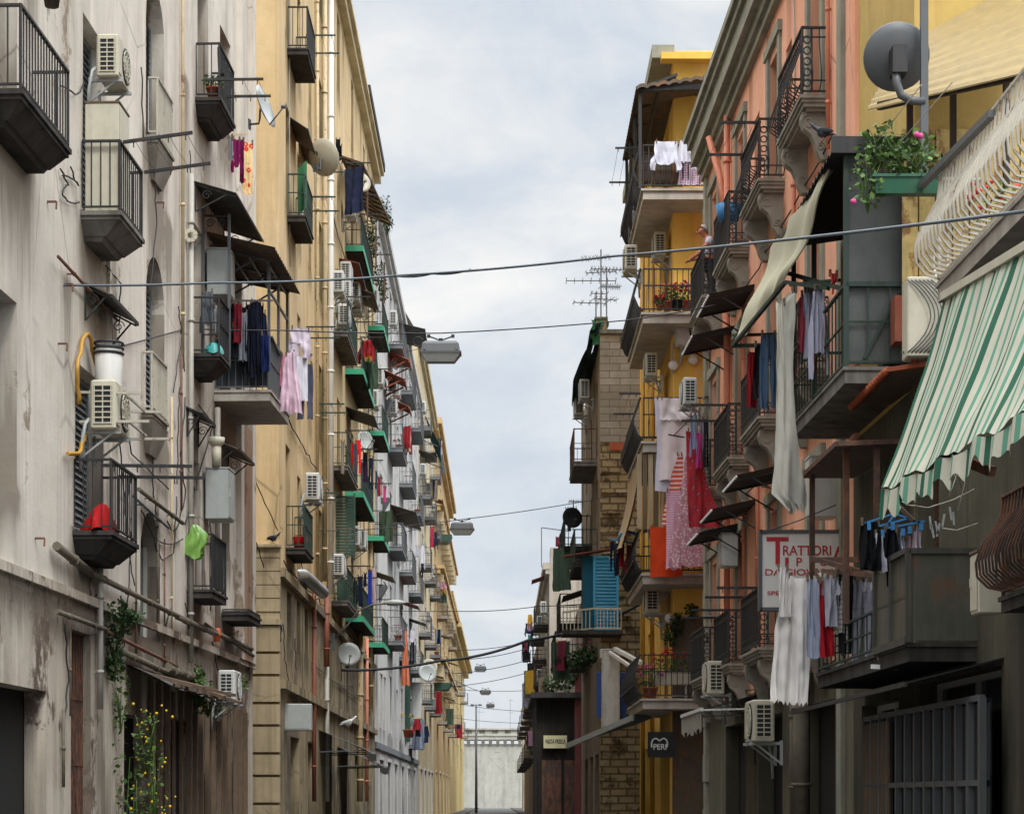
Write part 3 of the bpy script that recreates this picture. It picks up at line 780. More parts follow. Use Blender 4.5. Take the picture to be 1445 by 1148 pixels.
def cable(name, pts, r, label, m='cable', sag=.0, group=None, cat='cable'):
    """overhead line through world points, sagging between them"""
    out = []
    for a, b in zip(pts, pts[1:]):
        a = Vector(a); b = Vector(b); n = 14
        for i in range(n): t = i/n; out.append(a.lerp(b,t)-Vector((0,0,sag*4*t*(1-t))))
    out.append(Vector(pts[-1])); mid = Vector(pts[0])
    mb = MB(); mb.tube([p-mid for p in out], r, 5); return tag(mb.build(name, M[m], None, mid), label, cat, group)
def text_mesh(txt, size, ext=.004, sx=1.0):
    cu = bpy.data.curves.new('t', 'FONT'); cu.body = txt; cu.size = size; cu.extrude = ext; cu.align_x = 'LEFT'; cu.offset = size*.012
    ob = bpy.data.objects.new('t', cu); C.objects.link(ob); dg = bpy.context.evaluated_depsgraph_get(); me = bpy.data.meshes.new_from_object(ob.evaluated_get(dg))
    bpy.data.objects.remove(ob); bpy.data.curves.remove(cu)
    for v in me.vertices: v.co.x *= sx
    return me
# ================================================================ LEFT SIDE OF THE STREET
def bspec(W, pxw, pxc, pxe, ytop):
    d1 = W.d(pxw); o = abs((pxc-VX)*d1/F-W.X(d1)); d2 = W.d(pxe, o); return d1, d2, o, EYE+(VY-ytop)*d1/F
def door(sp, style='shut_b', w=1.1, h=2.35, off=0):
    c = (sp[0]+sp[1])/2+off; return (c-w/2, c+w/2, sp[3], sp[3]+h, style)
def zy(py, d): return EYE+(VY-py)*d/F
# ---- pale rose house, nearest on the left
W = WL1
b1 = (24.0, 26.3, .5, 9.65); b2 = bspec(W,113,172,205,297); b4 = bspec(W,102,160,197,748)
c1 = bspec(W,275,312,333,137); c2 = bspec(W,270,312,326,498); c3 = bspec(W,302,383,410,550); c4 = bspec(W,263,302,322,831)
w1 = bspec(W,207,219,241,190); w2 = bspec(W,199,210,232,578)
ops = [(W.d(117), W.d(150), b2[3], b2[3]+2.75, 'shut_y'), (W.d(106), W.d(146), b4[3], b4[3]+2.3, 'shut_y'),
       (24.5,25.6,9.65,12,'shut_y'), (24.5,25.6,5.3,7.6,'shut_y'), (24.5,25.6,13.9,16.3,'shut_y'),(W.d(117),W.d(150),13.95,16.3,'shut_b'),
       (W.d(206), W.d(232), w2[3], w2[3]+2.62, 'shut_y', 'arch'), (W.d(206), W.d(232), w2[3]+4.3, w2[3]+6.95, 'shut_y', 'arch'), (W.d(206), W.d(232), w2[3]+8.6, w2[3]+11.2, 'shut_y', 'arch'),
       (W.d(198), W.d(226), 4.15, 6.15, 'glass', 'arch'),
       door(c1,'shut_b'), door(c2,'shut_w'), (39.9,41.2,c3[3],c3[3]+2.4,'glass'), door(c4,'shut_y'), (40.2,41.1,6.2,7.75,'glass'), (40.0,41.2,13.95,16.2,'shut_b'),
       (W.d(267), W.d(280), 7.1, 8.2, 'glass'), (37.4,38.6,18.3,20.6,'shut_b'),
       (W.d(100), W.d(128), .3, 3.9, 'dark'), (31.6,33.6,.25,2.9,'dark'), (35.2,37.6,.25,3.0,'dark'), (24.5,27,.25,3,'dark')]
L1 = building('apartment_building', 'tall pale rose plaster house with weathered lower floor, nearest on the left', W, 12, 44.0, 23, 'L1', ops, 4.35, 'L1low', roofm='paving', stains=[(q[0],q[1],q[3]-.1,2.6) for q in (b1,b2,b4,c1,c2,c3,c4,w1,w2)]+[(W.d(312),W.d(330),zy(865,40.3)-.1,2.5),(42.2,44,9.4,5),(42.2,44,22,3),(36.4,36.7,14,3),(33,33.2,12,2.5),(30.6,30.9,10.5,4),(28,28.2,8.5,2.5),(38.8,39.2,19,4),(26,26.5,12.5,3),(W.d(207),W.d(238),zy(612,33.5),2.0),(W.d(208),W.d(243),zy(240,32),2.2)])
for sp, st, sm, rm, sn in ((b1,'hopper','slabd','iron',None),(b2,'hopper','slab','iron',None),(b4,'hopper','slabd','iron',None),(c1,'hopper','slabd','iron','screenb'),(c4,'plain','slabd','iron','screenb')):
    balcony(L1, W, *sp, slab=st, sm=sm, rm=rm, h=.95, sp=.13, screen=sn, scr_sides='e')
balcony(L1, W, c2[0], c2[1], c2[2], c2[3], 'hopper', 'slabd', 'iron', 'mid', .98, .16, screen='screen', scr_sides='e')
balcony(L1, W, c3[0], c3[1], c3[2], c3[3], 'thick', 'slabl', 'irons', 'mid', 1.0, .13, screen='screen', scr_sides='en')
for sp in (w1, w2, (w1[0],w1[1],w1[2],w1[3]+4.3)):
    balcony(L1, W, sp[0], sp[1], .2, sp[3], 'mould', 'slabp', 'ironw', 'straight', .9, .1)
    mb = MB(); w = (sp[1]-sp[0])*W.n
    mb.frustum((-w/2+.05,w/2-.05,-.02,.18),-.2,(-w/2+.3,w/2-.3,-.02,.06),-.62); mb.frustum((-w/2+.02,w/2-.02,-.02,.19),-.14,(-w/2+.1,w/2-.1,-.02,.14),-.28); mb.build_split('corbel', M['slabp'], L1, W.local((sp[0]+sp[1])/2,0,sp[3]))
drying_arms(L1, W, b2[0]+.1, b2[1]-.05, b2[2], b2[2]+.95, b2[3]+.95, rise=.12)
drying_arms(L1, W, b4[0]+.6, b4[1]-.05, b4[2]-.3, b4[2]+.95, b4[3]+.96, rise=-.02)
drying_arms(L1, W, c1[0], c1[0]+.9, c1[2]-.3, c1[2]+.75, c1[3]+.3)
drying_arms(L1, W, 27.0, 28.2, 0, .75, 12.35, rise=-.05, lines=2)
# window jamb strips, pilaster, string course
mb = MB()
for px in (152, 161): d = W.d(px); x = W.x(d); mb.box(x-.07,x+.07,0,.05,5.4,10.6)
for px in (336, 352): d = W.d(px); x = W.x(d); mb.box(x-.24 if px == 352 else x-.2, x+.2,0,.1,4.4,22.9)
mb.build_split('pilaster', M['L1'], L1)
mb = MB(); x0, x1 = sorted((W.x(W.d(338)), W.x(W.d(349)))); mb.box(x0,x1,.0,.104,4.4,9.1); mb.build('stained_strip', M['stain'], L1)
mb = MB(); mb.box(W.x(44),W.x(12),0,.07,4.3,4.42); mb.build_split('string_course', M['L1low'], L1)
# pipes
vpipe(L1, W, 260, 90, 520, 5, 'pipec', top=20); vpipe(L1, W, 259, 500, 720, 3.4, 'rust'); vpipe(L1, W, 270, 245, 935, 7.5, 'pvc'); vpipe(L1, W, 307, 575, 890, 8, 'pvc')
vpipe(L1, W, 305, 886, 905, 9.5, 'orange'); vpipe(L1, W, 226, 690, 900, 3, 'grime'); vpipe(L1, W, 246, 560, 900, 2.6, 'pipec'); vpipe(L1, W, 168, 440, 640, 3, 'rust'); vpipe(L1, W, 142, 790, 1000, 9, 'pvc')
vpipe(L1, W, 196, 770, 930, 3, 'grime'); vpipe(L1, W, 104, 880, 1010, 3, 'grime'); vpipe(L1, W, 236, 760, 960, 2.5, 'rust'); vpipe(L1, W, 93, 1000, 1110, 5, 'grime')
mb = MB(); d = W.d(262); mb.ring(W.local(d,.09,11.3),.09,.07,'x',8); mb.build('pipe_joint', M['cream'], L1)
for (a, ya, c, yc, r, m) in ((80,770,128,808,.06,'grime'),(128,808,300,893,.045,'grime'),(196,690,258,738,.035,'grime'),(82,362,166,452,.022,'rust'),(80,862,150,888,.035,'grime'),(250,870,355,915,.05,'grime'),(170,918,265,962,.05,'grime'),(150,890,250,940,.03,'rust'),(290,880,358,925,.03,'grime'),(188,700,238,745,.02,'cableg')):
    d1_, d2_ = W.d(a,.1), W.d(c,.1); pipe(L1, W, [(d1_, zy(ya,d1_)), (d2_, zy(yc,d2_))], r, m, .1, 'wall_pipe')
mb = MB()
rr_c = random.Random(77)
def wall_cable(mb, W, pts, r=.012, out=.04, m=0):
    L = []
    for a, c in zip(pts, pts[1:]):
        d1_, d2_ = W.d(a[0],out), W.d(c[0],out)
        for i in range(6):
            t = i/6; px = a[0]+(c[0]-a[0])*t; py = a[1]+(c[1]-a[1])*t+(a[2] if len(a) > 2 else 0)*4*t*(1-t); d = W.d(px,out); L.append(W.local(d,out+.01*math.sin(i*2.+a[0]),zy(py,d)))
    d = W.d(pts[-1][0],out); L.append(W.local(d,out,zy(pts[-1][1],d))); mb.tube(L, r, 5, m)
for q in ([(166,455),(172,560),(186,640),(238,690)],[(166,490),(258,465)],[(100,235,6),(112,262,-4),(88,248)],[(345,640),(365,690),(392,748)],[(250,700),(245,780),(230,790,8),(215,750)],[(200,720),(215,755,10),(258,760)],[(262,740),(300,600)],
          [(340,730),(362,765),(372,800)],[(80,830),(120,842,4),(140,836)],[(150,375),(170,400),(168,470)],[(238,860),(232,905)],[(262,850),(268,900)],[(280,570),(316,620),(340,645)],[(84,120),(100,128,10),(118,118)],[(86,238),(96,262,-5),(88,275,6),(112,285)],[(200,95),(202,200)],[(166,600),(175,690),(180,760)],[(215,615),(216,690),(222,735)],[(262,560),(255,640),(262,700),(250,745,8),(236,735)],[(92,880),(96,960),(90,1030)],[(300,905),(310,960),(306,1010)],[(170,840),(176,910),(160,925,6),(150,915)],[(320,900),(335,890,-6),(350,905),(352,960)]): wall_cable(mb, W, q)
for k in range(9):
    x0 = rr_c.uniform(90,300); y0 = rr_c.uniform(140,900); wall_cable(mb, W, [(x0,y0),(x0+rr_c.uniform(-4,6),y0+rr_c.uniform(40,90),rr_c.uniform(-5,5)),(x0+rr_c.uniform(-8,14),y0+rr_c.uniform(95,170))], .01)
mb.build_split('wall_cable', M['cable'], L1)
mb = MB()
for k in range(14):                                          # iron hooks and dead cable clamps left in the plaster
    d = rr_c.uniform(26,43); z = rr_c.uniform(4.8,14); p = W.local(d,0,z); mb.bar(p,p+Vector((0,.12,0)),.025); mb.bar(p+Vector((0,.12,0)),p+Vector((.02,.12,-.1)),.02)
mb.build_split('wall_hook', M['rust'], L1)
mb = MB()
for q in ([(112,570),(108,520),(118,478,-8),(128,480),(145,560),(147,610)],[(95,640),(112,640),(120,612)]): wall_cable(mb, W, q, .03, .07)
mb.build_split('gas_hose', M['pipey'], L1)
# gate and timber boards of the ground floor
g = MB(); d = (W.d(100)+W.d(128))/2; w = (W.d(128)-W.d(100))*W.n
for i in range(13): 
    x = -w/2+w*i/12; g.bar((x,-.12,-1.8),(x,-.12,1.8),.025)
    if i < 12: g.bar((x,-.11,-1.8+.3*i),(x+w/12,-.11,-1.5+.3*i),.015)
for z in (-1.8,-.9,0,.9,1.8): g.bar((-w/2,-.12,z),(w/2,-.12,z),.03)
g.build('iron_gate', M['ironb'], L1, W.local(d,0,2.1))
mb = MB(); rr = random.Random(3)
for i in range(16):
    d = 33.4+i*.62; x = W.x(d); mb.box(x-.05,x+.05,.02,.06+rr.random()*.05,.3,4.0-rr.random()*.7)
mb.build_split('timber_post', M['wood'], L1)
# small sheet canopies
canopy(L1, W, W.d(113)+.2, W.d(158), .38, zy(398,29), .18, 'cap', thing_=('dark sheet metal canopy tilted over the lower cracked wall, left edge',))
canopy(L1, W, W.d(274), W.d(316), .75, zy(258,37.4), .22, 'cap', corr=True, name='canopy', thing_=('dark corrugated canopy with scrolled iron brackets under the potted balcony',))
canopy(L1, W, W.d(300), W.d(316)+.5, .5, zy(622,39.4), .2, 'capb', thing_=('small brown sheet canopy below the screened washing balcony',))
canopy(L1, W, W.d(262), W.d(280), .3, zy(578,36.8), .12, 'cap', thing_=('narrow dark canopy above the tall grey meter cabinet',))
balcony(L1, W, W.d(312), W.d(330), .55, zy(865,40.3), 'plain', 'slabd', 'iron', 'straight', .02, 3)
t = thing('balcony_canopy', 'brown corrugated balcony roof on grey steel posts over dark hanging washing', 'canopy', W.world((c3[0]+c3[1])/2,0,c3[3]), W.rot); w = (c3[1]-c3[0])*W.n
mb = MB(); n = 30; zt = zy(345,39.4)-c3[3]
for q in (0,-.015): mb.grid(lambda u,v: Vector((-w/2-.1+(w+.9)*u, 1.25*v, zt-.3*v+q+.02*math.cos(u*n*PI))), n*2, 3, 0, False)
mb.build('roof_sheet', M['capb'], t)
mb = MB(); 
for x in (-w/2+.05,0,w/2-.05): mb.bar((x,.02,zt-.06),(x,1.05,zt-.3),.045); mb.bar((x,.02,zt-.7),(x,.8,zt-.25),.03)
for y in (.3,.65,.98): mb.bar((-w/2,y,zt-.07-.25*y),(w/2,y,zt-.07-.25*y),.035)
for x in (-w/2+.06,w/2-.06,0): mb.bar((x,c3[2]-.05,.0),(x,c3[2]-.05,zt-.28),.05)
mb.bar((-w/2,c3[2]-.05,1.85),(w/2,c3[2]-.05,1.85),.04); mb.build('post_frame', M['irons'], t)
mb = MB(); mb.box(-w/2-.1,-w/2-.02,0,1.1,0,.05); mb.build('yellow_edge', M['pipey'], t, (w+.15,0,zt-.02)) if False else None
t2 = thing('canopy_post', 'grey steel post pair rising through the screened balcony to the dark canopy', 'post', W.world(c2[1],c2[2],c2[3]), W.rot)
mb = MB(); H_ = zy(300,38)-c2[3]; mb.bar((0,-.03,0),(0,-.03,H_),.05); mb.bar((.0,-.5,0),(.0,-.5,H_+.1),.05); mb.build_split('post', M['irons'], t2)
mb = MB(); mb.bar((0,-.5,H_-.02),(0,-.03,H_-.05),.035)
for q in range(2): mb.scroll((0,-.17-q*.2,H_-.16),.085,.016,1.6,'x')
mb.build('scroll_bracket', M['iron'], t2)
# things standing on and hung along this house
def boxmesh(name, label, cat, loc, rz, w, d, h, m, group=None, seam=True):
    t = thing(name, label, cat, loc, rz, group); mb = MB(); mb.bbox(-w/2,w/2,0,d,0,h,.012); mb.build('cabinet', M[m], t)
    k = MB(); k.box(-w/2-.01,w/2+.01,-.005,d+.015,h,h+.025); k.build('lid', M['wood' if m == 'cream' else m], t)
    if seam:
        k = MB(); k.box(-w/2+.02,w/2-.02,d+.004,d+.012,.04,h-.03); k.bar((w/2-.07,d+.02,h*.45),(w/2-.07,d+.02,h*.6),.02); k.build('door', M[m], t)
    return t
boxmesh('balcony_cupboard', 'tall cream metal cupboard standing on the barred balcony at upper left', 'cupboard', W.world(b2[0]+.42,.04,b2[3]+.01), W.rot, .62, b2[2]-.1, (297-143)/S(b2[0])+.0, 'cream')
boxmesh('meter_cabinet', 'grey wall cabinet with white flue pipe above the lime plastic bag', 'cabinet', W.world(W.d(290),.05,zy(730,38)), W.rot, .62, .42, .9, 'greyp')
boxmesh('boiler_cabinet', 'pale grey boiler box above hanging grey clothes, left of the corrugated roof', 'cabinet', W.world(W.d(292),.05,zy(410,38)), W.rot, .62, .4, .82, 'greyp')
mb = MB(); mb.tube([(0,0,0),(0,0,.4)], .085, 12); mb.lathe([(.085,.36),(.14,.42),(.15,.52),(.13,.52),(.08,.44),(.001,.44)], 12); 
tag(mb.build('flue_pipe', M['cream'], None, W.world(W.d(286),.25,zy(729,38)+.925)), 'stubby cream flue pipe with cowl on top of the grey wall cabinet', 'flue')
t = thing('water_heater', 'white cylindrical water heater framed by yellow gas hose on the left wall', 'water heater', W.world(W.d(124),.05,zy(545,28.9)), W.rot)
mb = MB(); mb.lathe([(.001,0),(.17,.02),(.19,.08),(.19,.55),(.16,.62),(.001,.65)], 18, (0,.24,0)); mb.build('tank', M['whiteb'], t)
mb = MB(); [mb.lathe([(.2,z),(.215,z+.02),(.2,z+.04)], 18, (0,.24,0)) for z in (.5,.57,.64)]; mb.build_split('hose_coil', M['cable'], t)
mb = MB(); mb.box(-.25,.25,.02,.4,-.35,-.02); mb.build('mounting_box', M['greyp'], t)
ac_unit(W, W.d(122), .02, zy(606,28.8), 'grubby white air conditioner with dark vent below the water heater', sc=1.15, mat='cream')
mb = MB(); [mb.bar(W.local(W.d(112),o,z)-W.local(W.d(112),0,zy(600,28.5)), W.local(W.d(112)+1.5,o,z)-W.local(W.d(112),0,zy(600,28.5)), .03) for o, z in ((.6,zy(548,28.5)),(.6,zy(583,28.5)))]
for dd in (0,1.4): mb.bar((0-dd,0,.5),(0-dd,.85,.48),.035); mb.bar((0-dd,0,.1),(0-dd,.95,.1),.035)
t = thing('laundry_rack', 'pale metal wall rack of horizontal bars around the white air conditioner', 'rack', W.world(W.d(112),0,zy(600,28.5)), W.rot); mb.build_split('rack_bar', M['ironw'], t)
ac_unit(W, W.d(128), .05, zy(123,29.5), 'pale box unit cut by the top left corner above the cream cupboard', sc=1.0, mat='cream')
ac_unit(W, W.d(296), .1, zy(990,38.5), 'square white air conditioner among green weeds above the timber wall', sc=1.0)
dish(W.world(W.d(330),.3,zy(150,40.5)), W.rot-.2, 'grey satellite dish behind the top left balcony, cut by its black screen', .42, .3)
pot_plant(W.world(c1[0]+.25,c1[2]-.17,c1[3]+.02), 'yellow green leafy plant in a terracotta pot on the top left balcony', None, .13,.22,.2,.22,90,'terra',4)
pot_plant(W.world(b1[1]-.2,.3,b1[3]+1.7), 'small dark leafy pot hanging at the top left corner by the white box', None, .12,.2,.15,.2,60,'woodd',5,'leafd')
mb = MB(); 
def rag(u,v):
    a = u*2*PI; r = (1-v)**.55*(.30+.05*math.sin(a*3+1)+.035*math.sin(a*7+v*5)); return Vector((r*1.15*math.cos(a), r*.72*math.sin(a)+.06*v, .40*v**.8+.03*math.sin(a*4+v*9)*(1-v)))
mb.grid(rag, 40, 14); tag(mb.build('cloth_bundle', M['redcl'], None, W.world(b4[0]+.36,.27,b4[3]+.01), W.rot), 'bright red cloth bundle heaped on the barred balcony, far left', 'cloth')
mb = MB()
def bagf(u,v):
    a = u*2*PI; r = .82*(.05+.2*math.sin(min(1,v*1.15)*PI*.62)**.8)*(1+.16*math.sin(a*5+v*6)+.1*math.sin(a*9-v*11)); return Vector((r*math.cos(a)*.95+.05*math.sin(v*5), r*.45*math.sin(a), .06-.55*v+.05*math.sin(a*3+2)*v))
mb.grid(bagf, 36, 14); tag(mb.build('plastic_bag', M['plast_g'], None, P(274,745,c4[0]-.06), 0), 'crumpled lime green plastic bag hung on the lower black railing', 'plastic bag')
mb = MB(); mb.grid(lambda u,v: Vector((.17*(1-v)**.4*math.cos(u*2*PI)*(1+.15*math.sin(u*19)), .13*(1-v)**.4*math.sin(u*2*PI)*(1+.2*math.sin(u*25+1)), .2*v**.8+.02*math.sin(u*31)*(1-v))),30,8); tag(mb.build('plastic_sack', M['plast_t'], None, W.world(c2[0]+.12,c2[2]-.15,c2[3]+.01)), 'pale teal plastic sack on the balcony beside dark screen cloth', 'plastic bag')
# washing on this house
dA = c3[0]
xs = (327,336,346,356,366,374,383,392)
hang(283,303,410,470,37.2,'shirt',fab('#5d646b'),'grey shirt hanging under the pale boiler box','shirt',.3)
hang(302,312,430,470,37.3,'towel',fab('#a3a3a6'),'small light grey cloth beside the grey shirt under the boiler box','cloth',.3)
for (a,b_,y0,y1,sh,c,pt,c2_,lb,ct) in ((322,334,430,500,'trousers','#191c26',None,None,'black trousers at the left end of the dark washing row','trousers'),(340,352,432,522,'trousers','#20222c',None,None,'charcoal trousers left of the long navy trousers','trousers'),(360,372,430,505,'shirt','#14161f',None,None,'black shirt over the long navy trousers','shirt'),(318,328,428,468,'towel','#171c2c',None,None,'short navy cloth, leftmost of the dark washing row under the brown roof','cloth'),
   (326,334,430,463,'drape','#c39a3c',None,None,'mustard yellow cloth among dark washing under the brown roof','cloth'),(331,339,428,480,'towel','#7b2430',None,None,'dark red cloth between mustard cloth and dark jackets','cloth'),
   (328,338,462,482,'towel','#4a3c4a','check','#8a5a5a','dark tartan cloth hanging lowest beside the red cloth','cloth'),(337,347,440,505,'sheet','#8b8f98',None,None,'slim grey towel among dark jackets under the brown roof','towel'),
   (344,356,428,515,'longtee','#151823',None,None,'black jacket left of the centre in the dark washing row','jacket'),(354,368,424,528,'trousers','#161b2b',None,None,'long navy trousers at the middle of the dark washing row','trousers'),
   (364,377,440,525,'longtee','#1c2136',None,None,'navy jumper, rightmost of the dark washing row','jumper'),(370,378,470,520,'towel','#1e2c5e',None,None,'dark blue cloth behind the rightmost navy jumper','cloth')):
    hang(a-1,b_+2,y0,y1+4,dA-.12-.07*(a%4),sh,fab(c,pt,c2_),lb,ct,.12,amp=.05)
mb = MB(); p = P(300,424,dA-.2); q = P(385,424,dA-.2); mb.bar((0,0,0),q-p,.03); tag(mb.build('washing_line', M['irons'], None, p), 'grey bar carrying the dark washing row under the brown roof','washing line')
hang(408,440,462,506,c3[1]-1.0,'shorts',fab('#cfc3cf'),'white pillowcase billowing at the top of the pink washing','pillowcase',.2,folds=2,amp=.06)
hang(392,409,500,545,c3[1]-1.2,'flare',fab('#d98aa0'),'deep pink cloth, left of the pale pink washing','cloth',.1)
hang(392,426,496,582,c3[1]-1.3,'flare',fab('#d8bccb'),'pale pink sheet billowing off the balcony corner','sheet',.2,amp=.06)
hang(412,434,502,566,c3[1]-1.0,'towel',fab('#d5d4de'),'white cloth right of the pale pink sheet','cloth',.2)
hang(418,443,512,592,c3[1]-.9,'trousers',fab('#4d5060'),'slate grey trousers trailing lowest beside the pink sheet','trousers',.2)
mb = MB(); p = W.world(c3[1]-.1,c3[2],c3[3]+1.0); q = P(440,500,c3[1]-.9); mb.bar((0,0,0),q-p,.035); mb.bar(W.world(c3[0]+.1,c3[2],c3[3]+1.0)-p, P(395,500,c3[1]-1.3)-p, .03); t = thing('clothes_prop','grey clothes prop jutting from the screened balcony toward pink washing','clothes prop',p); mb.build_split('arm', M['irons'], t)
hang(327,340,196,245,39.6,'shirt',fab('#7d1d55'),'magenta shirt hanging on bar beside the flowered cloth, upper left','shirt',.5)
hang(338,344,196,258,39.8,'towel',fab('#6d1a4a'),'dark magenta towel between shirt and flowered cloth','towel',.5)
hang(342,357,200,274,40.0,'sheet',fab('#e8cf9a','floral','#d0482c',1.0),'cream cloth with orange red flowers, hung under the top left balcony','cloth',.4)
hang(322,328,192,226,39.4,'towel',fab('#9b9ba0'),'narrow grey cloth left of the magenta shirt','cloth',.4)
mb = MB(); p = P(322,190,39.5); mb.bar((0,0,0),P(347,190,40.2)-p,.035); mb.bar(P(334,190,39.8)-p, W.world(39.9,0,zy(190,39.8))-p,.03); tag(mb.build('clothes_bar', M['pipec'], None, p), 'cream wall bar holding the magenta shirt and flowered cloth','clothes bar')
# weeds and wreck of old awnings at the bottom
def plant(name, label, cat, loc, blobs, n, size, m, seed, fl=None, flz=None):
    t = thing(name, label, cat, loc); foliage(t, blobs, n, size, m, seed)
    if fl:
        rr = random.Random(seed); k = MB()
        for i in range(flz[0]): k.ball((rr.uniform(*flz[1]),rr.uniform(-.15,.15),rr.uniform(*flz[2])),rr.uniform(.012,.024),0,6)
        k.build('flowers', M[fl], t)
    return t
e = W.world(W.d(150),.1,zy(925,30.4)); plant('wall_ivy','dark leafy weed growing from the pipe above the iron gate','weed',e,[((0,.0,.15),(.16,.2,.3)),((.1,-.1,.5),(.24,.24,.3)),((.22,-.1,.55),(.22,.15,.12)),((-.02,0,-.15),(.16,.2,.2))],220,.07,'leafd',11)
e = W.world(W.d(150)+.5,.15,.3); plant('flowering_weed','sprawling weed with small yellow flowers beside the iron gate','weed',e,[((0,0,1.2),(.22,.3,1.2)),((.2,-.1,.9),(.3,.3,.9)),((.35,-.1,2.2),(.22,.25,.5)),((-.05,0,2.8),(.14,.2,.5)),((.45,-.1,1.5),(.25,.3,.8)),((.1,-.2,.4),(.4,.3,.5))],170,.06,'leaf',12,'yel',(60,(.1,.75),(.6,2.75)))
e = W.world(W.d(262),.25,zy(985,36.9)); plant('wall_weed','bright green weed on the ledge left of the square air conditioner','weed',e,[((0,0,.1),(.22,.3,.22)),((.15,-.1,-.1),(.25,.25,.25)),((-.05,0,.35),(.12,.2,.2))],330,.06,'leaf',13)
e = W.world(W.d(316),.3,zy(972,40.6)); plant('wall_weed','small green weed on the ledge right of the square air conditioner','weed',e,[((0,0,.1),(.15,.2,.14))],150,.06,'leaf',14)
t = thing('broken_awning','collapsed old awning of tiles and loose timber boards over the ground floor','awning',W.world(34.5,0,3.55),W.rot)
rr = random.Random(8); mb = MB(); w = 5.6
for i in range(9):
    x = -w/2+i*.62; mb.add([(x,0,.1),(x+.6,0,.1),(x+.6,.55+rr.random()*.25,-.15-rr.random()*.12),(x,.55+rr.random()*.2,-.15-rr.random()*.12)], [(0,1,2,3)]); mb.add([(x,0,.07),(x+.6,0,.07),(x+.6,.55,-.2),(x,.55,-.2)], [(3,2,1,0)])
mb.build_split('sheeting', M['cap'], t)
mb = MB()
for i in range(7): x = -w/2+.2+i*.78; mb.bar((x,.1,.02),(x+rr.uniform(-.2,.4),.85+rr.random()*.15,-.22+rr.uniform(-.08,.1)),.1,.05)
for i in range(5): x = -w/2+.2+i*1.0; mb.bar((x,.62,-.18),(x+1.1,.62+rr.random()*.1,-.2),.07,.07)
mb.build_split('timber_board', M['wood'], t)
mb = MB()
for i in range(6): mb.tube([(-w/2+.1+i*.5,.12,.16),(-w/2+.6+i*.5,.14,.17+.03*(i%2))],[.075,.08],10)
mb.build_split('clay_pipe', M['grime'], t)

# ---- ochre house
W = WL2
g1 = bspec(W,405,432,443,303); g2 = bspec(W,403,432,443,772)
lev = [7.4,11.35,15.25,19.15,23.0]
k0 = (62.0,66.3,.5); ka = bspec(W,487,512,528,512)[:3]; kb = bspec(W,519,541,549,605)[:3]
ops = []
for i, z in enumerate(lev):
    for d, w, st in ((48.9,1.0,'shut_g'),(51.6,.8,'shut_b'),(54.6,.8,'glass'),(57.8,1.0,'shut_g'),(64.2,1.1,'shut_g'),(70.2,1.1,'shut_b'),(76.2,1.0,'shut_g'),(81.2,1.1,'shut_g')):
        ops.append((d-w/2+.5, d+w/2+.5, z, z+(2.4 if d in (48.9,64.2,70.2,81.2) else 2.1), st))
for a, c in ((405,411.5),(419,424),(430,434.5)): ops.append((W.d(a),W.d(c),5.15,6.45,'glass'))
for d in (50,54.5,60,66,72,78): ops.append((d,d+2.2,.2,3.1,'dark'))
for d in (61,68,74,79.5): ops.append((d,d+.9,4.7,6.2,'glass'))
L2 = building('apartment_building','ochre yellow house with green balconies, second on the left beyond the alley', W, 47.5, 83.3, 26.2, 'L2', ops, 6.75, 'L2low', 'L2', roofm='tile', stains=[(k[0],k[1],z-.1,2.4) for k in (k0,ka,kb,g1) for z in lev[:4]]+[(50+i*4.1,50.5+i*4.1,25.5,3) for i in range(8)])
mb = MB(); mb.box(W.x(83.4),W.x(47.2),-.1,.36,26.0,26.16); mb.box(W.x(83.4),W.x(47.2),-.1,.24,25.7,26.0); mb.build_split('eaves', M['L4'], L2)
mb = MB(); mb.box(W.x(64.5),W.x(47.2),-.3,.42,26.16,26.4); mb.box(W.x(83.4),W.x(74),-.3,.4,26.16,26.45); mb.build_split('roof_edge', M['slabd'], L2)
mb = MB(); mb.box(W.x(83.2),W.x(47.6),0,.1,6.6,6.8); mb.box(W.x(83.2),W.x(47.6),0,.14,4.1,4.3); mb.build_split('string_course', M['L2low'], L2)
# rusticated corner with its ledge on the camera side
mb = MB(); z = 0.4
for i in range(9): h = .5 if i%2 else .62; mb.box(W.x(47.5)+.0, W.x(47.5)+.18, -.95, .03, z+.03, z+h-.03); z += h; 
mb.box(W.x(47.5),W.x(47.5)+.24,-1.0,.06,z,z+.12)
z1 = zy(768,47.3)
mb.build_split('corner_stone', M['L2stone'], L2)
mb = MB(); x = W.x(47.5); mb.box(x,x+.14,-1.1,.02,z+.12,z1-.06)
for q in range(5): zz = z+.3+q*(z1-z-.4)/4.6; mb.box(x,x+.17,-1.1,.03,zz,zz+(z1-z)/6.4)
mb.box(x,x+.26,-1.2,.05,z1-.06,z1); mb.build('corner_pier', M['L2stone'], L2)
def gbal(b, W, sp, z, **k):
    return balcony(b, W, sp[0], sp[1], sp[2], z, 'plain', k.pop('sm','slabd'), 'irong', 'mid', .95, .15, fascia=k.pop('fascia','slabg'), **k)
gbal(L2,W,g1,g1[3],fascia=None,screen='screeng',scr_sides='e'); gbal(L2,W,g2,g2[3],fascia=None,screen='screeng',scr_sides='e'); balcony(L2,W,g1[0],g1[1],.5,19.0,'plain','slabd','iron','straight',.95)
